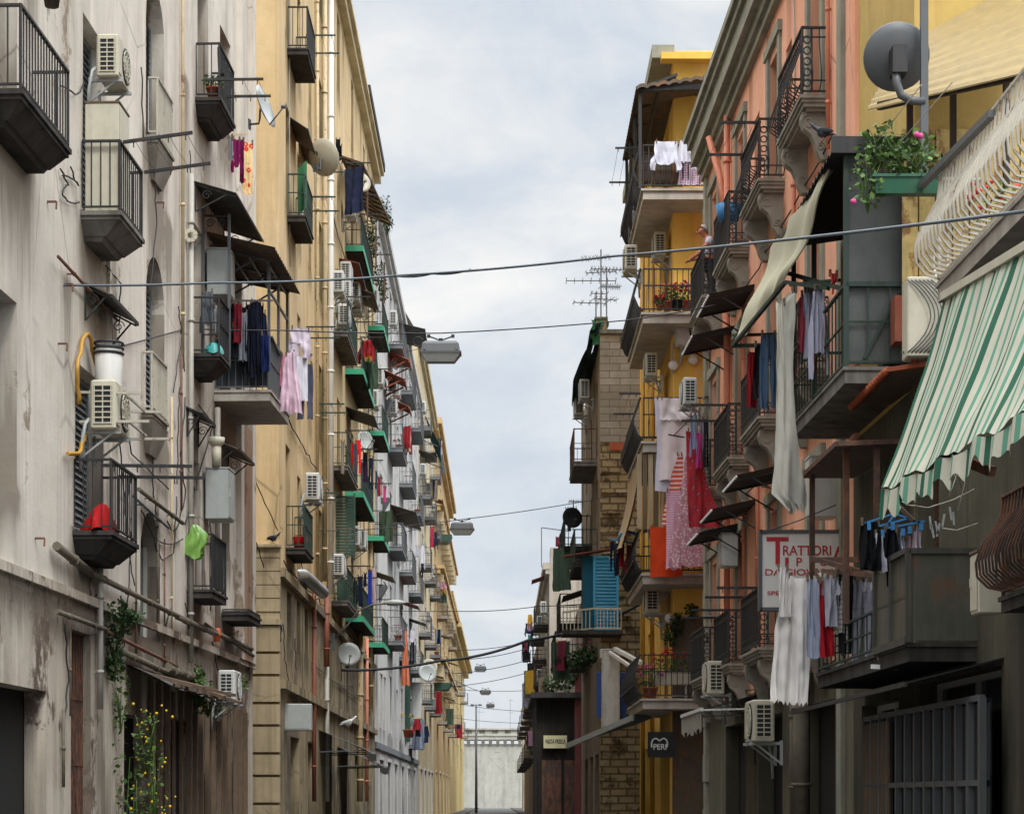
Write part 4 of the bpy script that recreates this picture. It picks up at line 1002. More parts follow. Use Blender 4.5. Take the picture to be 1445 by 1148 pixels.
for z, s1, s2, s3 in ((7.4,1,1,1),(11.35,1,1,1),(15.25,1,1,1),(19.15,0,1,1),(23.0,0,0,0)):
    if s1: balcony(L2,W,k0[0],k0[1],k0[2],z,'plain','slab','irong','mid',.95,.16)
    if s2: gbal(L2,W,ka,z,screen='screenb' if z in (11.35,19.15) else 'screenlg' if z < 8 else 'screeng',scr_sides='e')
    if s3: gbal(L2,W,kb,z,screen='screeng' if z in (7.4,15.25) else None,scr_sides='e')
for z in lev[:4]:
    for sp in (k0, ka): drying_arms(L2,W,sp[0],sp[1]-1,sp[2]-.1,sp[2]+.65,z+1.0,lines=3,wpx=.03)
for d, z in ((54,13.6),(54,16.9),(55.5,9.6),(56,18.5),(54,21),(57,12.2)): drying_arms(L2,W,d,d+1.3,0,.75,z,'irong',lines=3,wpx=.03)
# pipes of the ochre front
for px, w, m, y0, y1 in ((448,5,'pipec',90,830),(457,7,'pipec',90,820),(465,8,'whiteb',90,838),(443,6,'piper',835,1130),(459,8,'piper',840,940),(460,7,'pvc',940,1130),(469,4,'piper',650,800),(505,9,'pipec',890,1130),(517,5,'pipes',900,1130),(523,5,'pipec',610,1000)):
    vpipe(L2,W,px,y0,y1,w,m,top=25.5 if y0 == 90 else None)
mb = MB(); mb.tube([P(414,812,W.d(421)-.2),P(428,812,W.d(428)-.4),P(440,822,W.d(430)),P(456,836,W.d(455,.3))],[.17,.17,.17,.16],12)
for i in range(9):
    t = i/8; p = P(440,822,W.d(430)).lerp(P(456,836,W.d(455,.3)),t); 
e0 = P(414,812,W.d(421)-.2); tag(MB().add([], []).build('x', M['galv']) if False else (lambda: (mb.xf(Matrix.Translation(-e0)), mb.build('extract_duct', M['galv'], None, e0))[1])(), 'fat silver extract duct bending along the ochre front','duct')
canopy(L2,W,W.d(407),W.d(411)+1.2,.45,zy(158,49.2),.3,'capb',brackets=False,thing_=('tan sheet hood over the top shutters of the ochre front',))
canopy(L2,W,W.d(421),W.d(424)+1.2,.45,zy(204,52.3),.3,'capb',brackets=False,thing_=('lower tan sheet hood beside the angled satellite dish',))
dish(W.world(51.8,.42,zy(240,52)), W.rot+1.0, 'cream satellite dish on edge above the green screened balcony', .45,.35,'cream')
dish(W.world(65.5,.5,zy(275,65.5)), PI+.5, 'round cream satellite dish under the glass roofed frame, ochre house', .32,.2,'cream')
dish(P(490,938,64.5), PI+.2, 'large round grey satellite dish above the grimy ochre ground floor', .36,.15,'greyp')
dish(W.world(66.0,.5,12.4), PI+.9, 'pale dish behind the red washing on the green balcony', .34,.2,'greyp')
ac_unit(W,W.d(424),.02,zy(706,52.2),'white air conditioner alone on the ochre wall above the green balcony',sc=1.15)
for i, (px,py,lb) in enumerate(((484,402,'topmost white air conditioner of the cluster on the ochre wall'),(484,428,'second white air conditioner down in the ochre wall cluster'),(497,428,'right hand white air conditioner of the ochre wall cluster, upper'),(500,443,'right hand white air conditioner of the ochre wall cluster, lower'),(481,462,'lowest white air conditioner of the ochre wall cluster'))):
    ac_unit(W,W.d(px,.2),.02,zy(py,W.d(px,.2)),lb,sc=1.05)
ac_unit(W,W.d(492,.2),.02,zy(342,69),'white air conditioner on the balcony under the glass roofed frame',sc=1.0)
ac_unit(W,W.d(497,.2),.02,zy(782,70),'white air conditioner between dark green shutters and green slab',sc=1.05); ac_unit(W,W.d(506,.2),.02,zy(785,73),'second air conditioner behind the one near dark green shutters',sc=1.05)
mb = MB(); w = 1.1
mb.bbox(-.38,.38,0,.3,0,.62,.02); mb.bar((-.3,.15,.55),(-.12,.15,.55),.012,.02); e = P(418,1031,49.0); t = thing('electric_box','grey metal electricity box on the grimy corner at street level','electric box',e,PI); mb.build('casing', M['greyp'], t)
mb = MB(); mb.box(-.33,.33,.302,.312,.05,.57); mb.build('door', M['greyp'], t)
# open green shutters
for px, py, z in ((470,790,0),): 
    d = W.d(474); mb = MB(); [mb.box(-.45,.45,.0,.03,i*.09,i*.09+.07) for i in range(20)]; mb.box(-.5,-.45,-.01,.04,0,1.85); mb.box(.45,.5,-.01,.04,0,1.85); mb.build('open_shutter', M['shut_g'], L2, W.local(d,.08,zy(783,d)), PI/2)
# glazed trellis canopy at the top
t = thing('glazed_canopy','lattice framed translucent roof high on the ochre house end','canopy',W.world(70,0,0),W.rot)
mb = MB(); A = W; pa = [(64.5,.1,zy(228,65)),(64.5,.75,zy(238,65)),(77.5,.1,zy(300,77)),(77.5,.95,zy(313,77))]
L = [W.local(*q)-W.local(70,0,0) for q in pa]; n = 11
for i in range(n+1): mb.bar(L[0].lerp(L[2],i/n),L[1].lerp(L[3],i/n),.035)
for i in range(n): mb.bar(L[0].lerp(L[2],i/n),L[1].lerp(L[3],(i+1)/n),.03)
mb.bar(L[0],L[2],.05); mb.bar(L[1],L[3],.05)
for d in (66,70.5,75.5): mb.bar(W.local(d,.8,19.2)-W.local(70,0,0), W.local(d,.8,zy(240,65)-.2)-W.local(70,0,0), .05)
mb.build('lattice_frame', M['ironb'], t)
mb = MB(); mb.add([q+Vector((0,0,.03)) for q in (L[0],L[1],L[3],L[2])], [(0,1,2,3)]); mb.add([q+Vector((0,0,.045)) for q in (L[0],L[1],L[3],L[2])], [(3,2,1,0)]); mb.build('roof_panel', M['awn_s'], t)
canopy(L2,W,65.0,69.5,.6,zy(376,66),.15,'tile',brackets=False,thing_=('thin rust coloured sheet over the air conditioner cluster',))
mb = MB(); e = P(508,392,68.5); mb.bar((0,0,0),P(530,440,71)-e,.09,.03); tag(mb.build('leaning_plank', M['wood'], None, e),'long timber plank leaning down across the ochre balconies','plank')
for px, py, sd, nm in ((522,330,21,'dense dark plants on the topmost balcony of the ochre end'),(536,392,22,'green plants crowding the barred roof terrace corner'),(543,300,23,'climbing greenery under the glazed lattice roof end'),):
    d = W.d(px,.5); e = P(px,py,d); plant('balcony_plants',nm,'plants',e,[((0,0,.1),(.25,.8,.5)),((.1,.5,-.3),(.2,.6,.4))],260,.09,'leafd',sd)
# washing on the ochre house
hang(477,483,205,232,W.d(472),'shirt',fab('#15151a'),'black shirt hanging high on the ochre wall by the white pipe','shirt',.3); hang(474,480,196,215,W.d(470),'towel',fab('#1c1c22'),'small black cloth above the black shirt, ochre wall','cloth',.3)
dk = k0[0]-.3
for (a,b_,y0,y1,sh,c,lb,ct) in ((481,486,622,668,'towel','#8b8078','taupe towel left of the two red garments, ochre house','towel'),(487,492,628,667,'towel','#6d6a44','olive cloth between taupe towel and red shirt','cloth'),(493,499,622,667,'longtee','#c81f26','red shirt, left of two on the ochre house balcony','shirt'),(499,504,625,668,'towel','#4d5566','slate cloth between the two red garments','cloth'),(501,510,620,668,'trousers','#e02424','bright red trousers on the ochre house balcony','trousers'),(512,519,637,680,'towel','#3c2a48','deep purple towel right of the red trousers','towel'),(520,527,645,690,'trousers','#232c40','navy trousers at the end of the red washing','trousers')):
    hang(a,b_,y0,y1,dk+(a-480)*.14,sh,fab(c),lb,ct,.2,folds=2)
for (a,b_,y0,y1,sh,c,lb,ct) in ((529,533,665,696,'shirt','#33506d','blue shirt in the small washing line past the ochre house','shirt'),(533,537,672,700,'towel','#b8303c','red towel in the small washing line past the ochre house','towel'),(537,541,680,704,'shirt','#c9b9c0','pale shirt in the small washing line past the ochre house','shirt'),(541,545,686,708,'towel','#c2487c','pink towel ending the small washing line past the ochre house','towel')):
    hang(a,b_,y0,y1,80+(a-529)*.3,sh,fab(c),lb,ct,.2,folds=2)
for (a,b_,y0,y1,sh,c,lb,ct) in ((498,505,818,852,'trousers','#203028','dark green trousers left in the lower green balcony washing','trousers'),(505,512,812,856,'towel','#1d2238','navy towel beside dark green trousers, lower green balcony','towel'),(513,518,808,832,'shirt','#20263c','small navy shirt above the bright green screen','shirt'),(519,525,805,853,'towel','#2b3f9a','royal blue towel on the lower green balcony','towel'),(525,531,800,850,'sheet','#c9b2b8','pale pink sheet at the end of the lower green balcony washing','sheet')):
    hang(a,b_,y0,y1,dk+(a-498)*.16,sh,fab(c),lb,ct,.2,folds=2)
boxmesh('balcony_cabinet','small dark green cabinet on the lower balcony behind washing','cabinet',W.world(63,.1,7.42),W.rot,.6,.35,.75,'shut_g')
mb = MB(); mb.lathe([(.001,0),(.14,0),(.17,.3),(.001,.31)],12); tag(mb.build('bucket', M['redcl'], None, W.world(g2[0]+.6,.28,g2[3]+.01)),'red bucket on the green railed balcony above the grimy corner','bucket')
mb = MB(); mb.grid(lambda u,v: Vector(((u-.5)*.22,.02*math.sin(u*7),v*1.1-.1+.2*u)),4,6); tag(mb.build('plastic_sheet', M['screenlg'], None, W.world(g1[0]+.3,g1[2]-.12,g1[3]+.15)),'bright green plastic strip in the upper green balcony','plastic strip')
# lamp arm on the ochre front and shop awnings
e = W.world(62,0,zy(905,62)); t = thing('street_lamp','curved wall bracket street lamp in front of green slabs on the left','street lamp',e)
mb = MB(); pts = [Vector((0,0,0)),P(492,880,62)-e,P(505,862,62)-e,P(525,853,62)-e,P(546,851,62)-e]; mb.tube(pts,.025,8); mb.box(-.02,.1,-.06,.06,-.25,.25); mb.build('arm', M['irons'], t)
mb = MB(); q = P(556,850,62)-e; mb.lathe([(.02,-.32),(.1,-.2),(.13,0),(.1,.2),(.03,.34)],12,q,0,Matrix.Rotation(PI/2,3,'Y')@Matrix.Diagonal((.75,1,1))); mb.build('lamp_head', M['greyp'], t)
for d, z, lb in ((60,3.5,'sagging dark shop awning at the bottom of the ochre house, nearer one'),(66.5,3.2,'sagging dark shop awning at the bottom of the ochre house, farther one')):
    t = thing('shop_awning',lb,'awning',W.world(d,0,z),W.rot); mb = MB(); mb.grid(lambda u,v: Vector(((u-.5)*4.6,1.3*v,-.55*v-.05*math.sin(u*PI)*v)),10,5); mb.grid(lambda u,v: Vector(((u-.5)*4.6,1.3,-.55-.05*math.sin(u*PI)-.22*v)),20,2); mb.build('canvas', M['cap'], t)
    mb = MB(); [mb.bar((x,0,-.6),(x,1.28,-.56),.03) for x in (-2.2,0,2.2)]; mb.build_split('frame_bar', M['irons'], t)
t = thing('utility_rail','x','x') if False else None
mb = MB(); 
for q in ([(360,905),(375,880,-6),(398,890)],[(440,935),(470,960,5),(500,965)],[(400,880),(402,930),(412,985)],[(416,900),(418,945)],[(425,790),(432,840,6),(445,850)],[(470,960),(510,990,5),(528,1000)],[(480,870),(482,960)]): wall_cable(mb, W, [(max(396,a[0]),)+tuple(a[1:]) for a in q])
mb.build_split('wall_cable', M['cable'], L2)
# ---- white house
W = WL2
cols = [(92.5,96.8),(103,107.5),(113.5,118)]; lv3 = [4.5,8.5,12.6,16.9,21.4]
ops = [(c[0]+1.2,c[0]+2.5,z,z+2.5,'shut_y' if (i+j)%2 else 'glass') for i, c in enumerate(cols) for j, z in enumerate(lv3)]
ops += [(d,d+1.1,z,z+2.2,'shut_y') for d in (86.5,89.2,99.5,110,121) for z in lv3]
ops += [(d,d+2.6,.2,3.2,'dark') for d in (86,92,98,105,112,119)]
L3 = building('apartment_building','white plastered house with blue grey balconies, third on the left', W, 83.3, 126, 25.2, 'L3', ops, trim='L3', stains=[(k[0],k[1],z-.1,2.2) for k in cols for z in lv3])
for i, c in enumerate(cols):
    for j, z in enumerate(lv3):
        if j == 0 and i < 2: continue
        balcony(L3, W, c[0], c[1], .68, z, 'thick', 'slabw', 'irons', 'mid', 1.0, .16)
for d, z in ((86,10.2),(88,14),(90,18.4)): 
    mb = MB(); mb.frustum((-.5,.5,-.02,.35),0,(-.3,.3,-.02,.1),-.5); mb.build('window_sill', M['slabw'], L3, W.local(d,0,z))
cornice(L3,W,83.3,126,25.2,((.3,-.35,-.05),(.18,-.6,-.35)),'L3')
mb = MB(); [mb.box(x-.3,x+.3,0,.08,3.6,24.5) for x in (W.x(84),W.x(98.5),W.x(109.5),W.x(124))]; mb.build_split('pilaster', M['L3'], L3)
mb = MB(); mb.box(W.x(126),W.x(83.3),0,.1,3.6,3.85); mb.build_split('string_course', M['slabw'], L3)
for px, y, lb in ((549,505,'brown tiled hood, upper of the three on the white house'),(541,531,'brown tiled hood, middle of the three on the white house'),(549,570,'brown tiled hood, lowest of the three on the white house')):
    d = W.d(px); t = thing('tiled_hood',lb,'hood',W.world(d,0,zy(y-4,d)),W.rot); mb = MB(); mb.grid(lambda u,v: Vector(((u-.5)*1.9,.95*v,-.42*v+.035*abs(math.sin(u*8*PI)))),32,4,0,False); mb.box(-.95,.95,.9,.96,-.5,-.4); mb.build('tiles', M['tile'], t)
    mb = MB(); [mb.poly([(0,0),(.85,-.45),(.7,-.5),(.3,-.55),(.1,-.9),(0,-.9)], x-.03, x+.03) for x in (0,)]; mb.xf(Matrix.Rotation(PI/2,4,'Z')); k = MB(); [ (k.bar((x,0,-.8),(x,.8,-.42),.06), k.bar((x,0,-.8),(x,0,-.05),.06), k.scroll((x,.28,-.4),.12,.04,1.2,'x')) for x in (-.8,.8)]; k.build_split('bracket', M['tile'], t)
for px, y, lb in ((531,545,'white air conditioner under the tiled hoods, left of two'),(550,552,'white air conditioner under the tiled hoods, right of two'),(556,560,'third air conditioner past the tiled hoods')):
    d = W.d(px,.2); ac_unit(W,d,.02,zy(y,d),lb,sc=1.1)
canopy(L3,W,94.5,101,1.15,zy(718,96),.35,'capb',thing_=('wide brown canopy on the white house at mid height',))
canopy(L3,W,103,107.5,1.25,zy(462,104),.3,'cap',thing_=('dark flat canopy over the top balcony of the white house',))
canopy(L3,W,106.5,110.5,.7,zy(437,107),1.2,'cap',brackets=False,thing_=('grey sheet roof slope at the top corner of the white house',))
hang(566,578,888,967,95,'flare',fab('#d0795a'),'long salmon coloured cloth hanging in front of the white house','cloth',.2,folds=2,amp=.04)
hang(563,569,886,908,97,'shirt',fab('#c9c4d0'),'pale shirt left of the long salmon cloth','shirt',.2); hang(578,586,888,910,99,'shirt',fab('#d5d3dc'),'white shirt right of the long salmon cloth','shirt',.2)
hang(578,585,892,935,101,'trousers',fab('#23242c'),'black trousers behind the long salmon cloth','trousers',.2)
hang(586,592,770,790,104,'shirt',fab('#b9b9bf'),'grey shirt on the mid height white house line','shirt',.2); hang(593,600,768,805,105,'longtee',fab('#d9d9de'),'long white shirt on the mid height white house line','shirt',.2); hang(592,598,785,815,106,'trousers',fab('#1d1f27'),'black trousers below the long white shirt','trousers',.2)
hang(607,612,742,772,128,'towel',fab('#b03a58'),'rose towel hanging past the white house','towel',.2); hang(612,618,750,775,130,'shirt',fab('#2a2f42'),'dark shirt beside the rose towel past the white house','shirt',.2)
hang(603,608,930,955,118,'towel',fab('#a8485c'),'small rose cloth low on the far left fronts','cloth',.2)
dish(P(600,958,112),PI+.4,'pale satellite dish, left of two above the main cable on the white house',.5,.2,'greyp'); dish(P(607,950,118),PI-.2,'tan satellite dish, right of two above the main cable',.5,.2,'cream')
boxmesh('meter_cabinet','small white meter box low on the white house end','cabinet',W.world(118,.02,6.0),W.rot,1.2,.5,2.0,'white')
mb = MB(); mb.box(-1.6,1.6,0,.12,0,4.7); [mb.bar((x,.13,0),(x,.13,4.7),.06) for x in (-1.5,-.5,.5,1.5)]; mb.build('tall_shutter', M['shut_g'], L3, W.local(110.5,0,zy(1045,110.5)))
for px, py, lb in ((577,1040,'green plant with yellow flowers low before the tall green shutter'),): pot_plant(P(px,py,104),lb,'yel',.3,.4,.8,.7,150,'terra',31)
pot_plant(W.world(cols[0][0]+1,.45,16.95),'red flower pot on a blue grey balcony of the white house','red',.16,.2,.25,.3,60,'terra',33)
# ---- cream house, amber house, straw house
lv = [7.5,11.5,15.6,19.7,23.8]
ops = [(d,d+1.2,z,z+2.4,'shut_y' if k%2 else 'shut_g') for k, d in enumerate((127.5,132,137,142,147,152)) for z in lv]+[(d,d+3,.2,3.4,'dark') for d in (129,136,143,149)]
L4 = building('apartment_building','tall cream yellow house with small balconies, fourth on the left', W, 126, 155, 29, 'L4', ops, trim='L3')
for k, d in enumerate((127,136.5,146.5)):
    for z in lv: balcony(L4,W,d,d+3,.75,z,'thick','slabw','irons','mid',1.0,.22)
cornice(L4,W,126,155,29,((.35,-.3,.05),(.2,-.6,-.3)),'L4')
t = thing('roller_awning','long teal awning drooping from the top of the cream house','awning',W.world(138,0,0),W.rot); mb = MB(); z0_, z1_ = zy(560,132), zy(622,140)
mb.grid(lambda u,v: W.local(129+9*u,.35+.9*v,24.8-1.9*v-.15*math.sin(u*PI)*v)-W.local(138,0,0),12,6); mb.grid(lambda u,v: W.local(129+9*u,1.25,22.9-.4*v-.15*math.sin(u*PI))-W.local(138,0,0),24,2); mb.build('canvas', M['teal'], t)
mb = MB(); [mb.bar(W.local(d,.05,23.4)-W.local(138,0,0),W.local(d,1.22,22.95)-W.local(138,0,0),.05) for d in (129.2,133.5,137.8)]; mb.build_split('awning_arm', M['irons'], t)
ops = [(d,d+1.4,z,z+2.6,'shut_b' if k%2 else 'shut_y') for k, d in enumerate((158,164,170,176,182,188,194,200)) for z in lv]+[(d,d+3,.2,3.6,'dark') for d in (160,170,180,190,198)]
L5 = building('apartment_building','amber house with bracketed cornices, fifth on the left', W, 155, 204, 29.3, 'L5', ops, trim='L4')
for z in (23.2,18.6,12.0):
    cornice(L5,W,155,204,z,((.8,-.25,0),(.5,-.6,-.25)),'L5'); mb = MB(); [mb.box(x-.4,x+.4,0,.7,z-1.5,z-.6) for x in [W.x(156+i*4.0) for i in range(12)]]; mb.build_split('bracket_row', M['L4'], L5)
cornice(L5,W,155,204,29.3,((.6,-.4,.05),(.35,-.9,-.4)),'L5')
for d in (163,181,197):
    for z in lv[:3]: balcony(L5,W,d,d+3.4,.8,z,'thick','slabl','irons','mid',1.0,.3)
for d, z in ((157.5,20.5),(157.5,9.6)): 
    mb = MB(); mb.frustum((-1.2,1.2,0,1.0),.0,(-1.2,1.2,0,1.3),.5); mb.build('window_box', M['shut_g'], L5, W.local(d,0,z))
ops = [(d,d+1.5,z,z+2.7,'shut_y') for d in (210,220,230,240,250,260,270) for z in (4.8,9,13.2)]
L6 = building('apartment_building','low straw yellow house with two stepped cornices, last on the left', W, 204, 281, 18.4, 'L6', ops, trim='L4')
cornice(L6,W,204,281,18.4,((1.1,-.35,.05),(.6,-1.0,-.35)),'L6')
mb = MB(); mb.box(W.x(262),W.x(206),-9,-.3,18.45,21.2); mb.box(W.x(263),W.x(205),-9,.3,21.2,21.6); mb.build('attic_storey', M['L6'], L6)
for d in (215,235,255): 
    for z in (9,13.2): balcony(L6,W,d,d+4,.9,z,'thick','slabl','irons','mid',1.0,.4)
# ================================================================ RIGHT SIDE OF THE STREET
W = WR1
lvR = (4.18, 8.06, 12.05)
def rb(pxw, pxc, pxe, z):
    d1 = W.d(pxw); o = abs((pxc-VX)*d1/F-W.X(d1)); return d1, W.d(pxe,o), o, z
PB = [rb(1171,1129,1095,lvR[2]), rb(1108,1069,1043,lvR[2]), rb(1058,1026,1005,lvR[2])]; PB.append((44.0,46.4,PB[2][2],lvR[2]))
allP = [(p[0],p[1],p[2],z) for z in lvR for p in PB]
ops = [((p[0]+p[1])/2-.55,(p[0]+p[1])/2+.55,z,z+2.45,'shut_y') for p in PB for z in lvR]
ops += [(W.d(b_),W.d(a),zy(ya,W.d(a)),zy(ya,W.d(a))-1.25,'glass') for a, b_, ya in ()]
ops += [(d,d+.62,z,z+1.15,'shut_y') for d in (35.0,38.7,40.6,43.0) for z in (13.0,)] + [(d,d+.62,z+.7,z+1.9,'shut_y') for d in (34.9,38.75,43.0) for z in (lvR[0],lvR[1])]
ops += [(31,34,.2,3.1,'dark'),(36,38.8,.2,3.1,'dark'),(40.5,43.5,.2,3.1,'dark')]
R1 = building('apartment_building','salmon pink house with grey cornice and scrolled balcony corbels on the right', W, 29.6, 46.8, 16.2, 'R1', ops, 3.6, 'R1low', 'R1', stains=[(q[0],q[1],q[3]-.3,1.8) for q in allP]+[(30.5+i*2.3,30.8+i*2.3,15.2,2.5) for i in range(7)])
for q in allP: balcony(R1, W, *q, slab='mould', sm='slabp', rm='iron', rail='belly' if q[3] > 12 and q[0] < 37 else 'ornate', h=1.0, sp=.13, consoles=True)
cornice(R1,W,29.6,46.8,15.2,((.12,0,.16),(.2,.16,.34),(.34,.34,.7),(.42,.7,.86),(.5,.86,1.0)),'trimg')
d = 46.6; mb = MB(); mb.box(W.x(d)-.2,W.x(d)+.2,0,.07,.3,15.2)
for i in range(12): mb.box(W.x(d)-.28,W.x(d)+.21,.0,.085,.8+i*1.2,1.4+i*1.2)
mb.build('corner_quoin', M['trimg'], R1)
mb = MB(); d = W.d(1190); mb.box(W.x(d)-.17,W.x(d)+.17,0,.07,.3,15.2); mb.build_split('pilaster', M['trimg'], R1)
for px, w, m, y0, y1, tp in ((1027,9,'pipes',150,950,15.3),(1048,5,'pipes',440,960,None),(1166,6,'pipes',90,210,15.3),(1119,7,'pipes',215,400,None),(1047,4,'pipes',430,800,None),(1140,16,'R1',620,760,None),(1068,6,'pipes',600,850,None)):
    if m == 'R1': continue
    vpipe(R1,W,px,y0,y1,w,m,top=tp)
mb = MB(); d = W.d(1022,.1); mb.tube([W.local(d+.9,.3,15.25),W.local(d+.5,.12,14.3),W.local(d-.05,.12,13.6)],.07,8); mb.build('drainpipe', M['pipes'], R1)
# grey jamb strips beside the balcony doors
for p in PB:
    dc = (p[0]+p[1])/2
    for z in lvR:
        mb = MB(); x = W.x(dc); [mb.box(a,b_,.0,.05,z,z+2.6) for a, b_ in ((x-.78,x-.55),(x+.55,x+.78))]; mb.box(x-.85,x+.85,.0,.08,z+2.6,z+2.78); mb.build_split('door_surround', M['trimg'], R1)
for d, z0_, z1_ in ((43.3,12.6,13.9),):
    pass
# corrugated hoods with pale beaded edges
for i, (px0,px1,y0,lb) in enumerate(((1000,1055,402,'upper grey corrugated hood beside the pink balconies, below leaning man'),(977,1030,460,'small grey corrugated hood next to the pink house corner'),(1040,1092,655,'corrugated hood under the black railed middle balcony, nearest the lacy curtain'),(1005,1060,704,'corrugated hood beside the red patterned cloth'),(985,1036,738,'lowest corrugated hood at the pink house corner'))):
    oo = .85; dN = W.d(px1); dF = W.d(px0,oo); dN, dF = min(dN,dF), max(dN,dF); dF = dN+1.7
    z = zy(y0,dN); t = thing('corrugated_hood',lb,'hood',W.world((dN+dF)/2,0,z),W.rot); mb = MB(); n = 22; w = dF-dN
    for q in (0,-.014): mb.grid(lambda u,v: Vector(((u-.5)*w,oo*v,-.2*v+q+.02*math.cos(u*n*PI))),n*2,2,0,False)
    mb.build('roof_sheet', M['cap'], t)
    k = MB(); [k.ball(((u/10-.5)*w,oo+.015,-.21),.024,0,6) for u in range(11)]; k.build_split('edge_bead', M['whiteb'], t)
    k = MB(); [(k.bar((x,.0,-.06),(x,oo,-.24),.03),k.bar((x,.0,-.55),(x,oo*.7,-.2),.025)) for x in (-w/2+.1,w/2-.1)]; k.build_split('bracket', M['iron'], t)
for px, py, o0, lb in ((1018,150,.3,'a'),(1000,865,.2,'b'),(960,885,.2,'c')): pass
drying_arms(R1,W,PB[1][0]+.3,PB[1][1]-.2,PB[1][2]-.1,PB[1][2]+.6,12.05+1.02)
for q in ((PB[1],4.18),(PB[2],4.18),(PB[2],8.06)): drying_arms(R1,W,q[0][0]+.3,q[0][1]-.3,q[0][2]-.1,q[0][2]+.65,q[1]+1.02,lines=3)
mb = MB(); mb.lathe([(.001,0),(.2,0),(.26,.3),(.245,.3),(.19,.02)],14); tag(mb.build('basin', M['plast_b'], None, W.world(PB[2][0]+.9,.28,12.07+.66)),'blue plastic basin on the railing between two pink balconies','basin')
boxmesh('gas_heater','slim white water heater with pipes on the pink wall above the trattoria sign','water heater',W.world(W.d(1182),.03,zy(740,W.d(1170))),W.rot,.42,.4,.86,'white')
boxmesh('gas_heater','grey white box heater on the pink wall below the lowest corrugated hood','water heater',W.world(W.d(1043),.05,zy(800,W.d(1043))),W.rot,.5,.32,.62,'white')
ac_unit(W,35.6,.12,zy(1047,35.6),'large white air conditioner with hose at street level under pink house',sc=1.2,mat='cream')
ac_unit(W,41.5,.2,zy(980,41.5),'tall white box unit between the two lowest pink balconies',sc=1.1,mat='cream')
ac_unit(W,46.2,.2,zy(575,46.2),'white air conditioner at the pink corner above the lace tablecloth',sc=1.0)
t = thing('shop_awning','small grey striped awning with pale front bar and ragged valance, right of centre','awning',W.world(39.5,0,zy(983,40)),W.rot); st = fabric('awning_grey_stripe','#b5b0a4','stripe','#77736a',1.6)
mb = MB(); mb.grid(lambda u,v: Vector(((u-.5)*3.2,1.15*v,-.32*v)),8,4); mb.grid(lambda u,v: Vector(((u-.5)*3.2,1.15+.02*math.sin(u*40),-.34-v*(.36+.05*math.sin(u*30)))),48,3); mb.build('canvas', st, t)
mb = MB(); mb.bar((-1.65,1.15,-.32),(1.65,1.15,-.32),.06); [mb.bar((x,0,-.3),(x,1.15,-.33),.03) for x in (-1.6,1.6)]; mb.build_split('front_bar', M['whiteb'], t)
# ---- yellow house nearest on the right
ops = [(26.6,27.7,6.9,9.2,'shut_b'),(26.6,29,.3,2.9,'glass')]
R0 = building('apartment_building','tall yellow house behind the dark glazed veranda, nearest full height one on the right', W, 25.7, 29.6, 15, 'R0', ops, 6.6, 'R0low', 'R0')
ops = [(d,d+1.1,3.4,5.7,'shut_b') for d in (24.4,18)]+[(21.6,25.4,.3,3.0,'glass'),(17,20.5,.3,3.0,'dark')]
R0b = building('terrace_house','low olive house carrying the white railed terrace at the right edge', W, 10, 25.68, 7.0, 'R0low', ops, roofm='slab')
mb = MB(); mb.box(W.x(29.2),W.x(29.58),0,.06,6.6,15); mb.build_split('pilaster', M['R1'], R0)
dn, df, o_, z_ = W.d(1290), 29.75, .86, 6.86
V = balcony(R0,W,dn,df,o_,z_,'thick','slab','irong','mid',1.0,.24,name='balcony')
vt = thing('glazed_veranda','dark green framed veranda with frosted side panel on the right balcony','veranda',W.world((dn+df)/2,0,z_),W.rot)
w = (df-dn)*W.n; xn = -w/2; H_ = 2.62; y1 = o_-.04
mb = MB()
for x, y in ((xn+.04,.04),(xn+.04,y1),(w/2-.04,y1),(.3,y1)): mb.bar((x,y,0),(x,y,H_),.06)
for z in (1.0,H_): mb.bar((xn+.04,.04,z),(xn+.04,y1,z),.06)
mb.bar((xn,y1,H_),(w/2,y1,H_),.07); mb.bar((xn+.04,.6,.1),(xn+.04,.15,.95),.03)
mb.build('frame', M['irong'], vt)
mb = MB(); mb.box(xn+.10,xn+.115,.07,y1-.03,.05,H_-.03); mb.build('frosted_panel', M['frost'], vt)
mb = MB(); mb.box(xn+.13,xn+.5,.06,.34,.05,1.35); mb.build('cupboard_behind_glass', M['woodd'], vt)
mb = MB(); n = 40
for q in (0,-.02): mb.grid(lambda u,v: Vector((xn-.1+(w+.5)*u,-.02+(y1+.22)*v,H_+.1-.16*v+q+.025*math.cos(u*n*PI))),n*2,2,0,False)
mb.build('roof_sheet', M['screenb'], vt)
mb = MB(); mb.box(xn-.12,xn-.09,-.02,y1+.2,H_-.08,H_+.12); mb.build('fascia', M['iron'], vt)
aw = thing('drop_awning','folded olive white awning hanging diagonally off the veranda roof','awning',W.world(dn,o_,z_),W.rot)
aa = [P(1174,238,26.2),P(1092,350,29.9),P(1034,488,30.2),P(1108,398,27.9)]; b0 = W.world(dn,o_,z_); inv = Matrix.Rotation(-W.rot,4,'Z'); aa = [inv@(p-b0) for p in aa]
def awn(u,v): 
    p = aa[0].lerp(aa[1],u).lerp(aa[3].lerp(aa[2],u),v); return p+Vector((0,.035*math.sin(v*9+u*3)+.03*math.sin(u*14),-.10*math.sin(v*PI)+.02*math.sin(u*22+v*6)))
mb = MB(); mb.grid(awn,24,14); mb.grid(lambda u,v: awn(u,v)+Vector((0,.012,.012)),24,14); mb.build('canvas', M['awn_s'], aw)
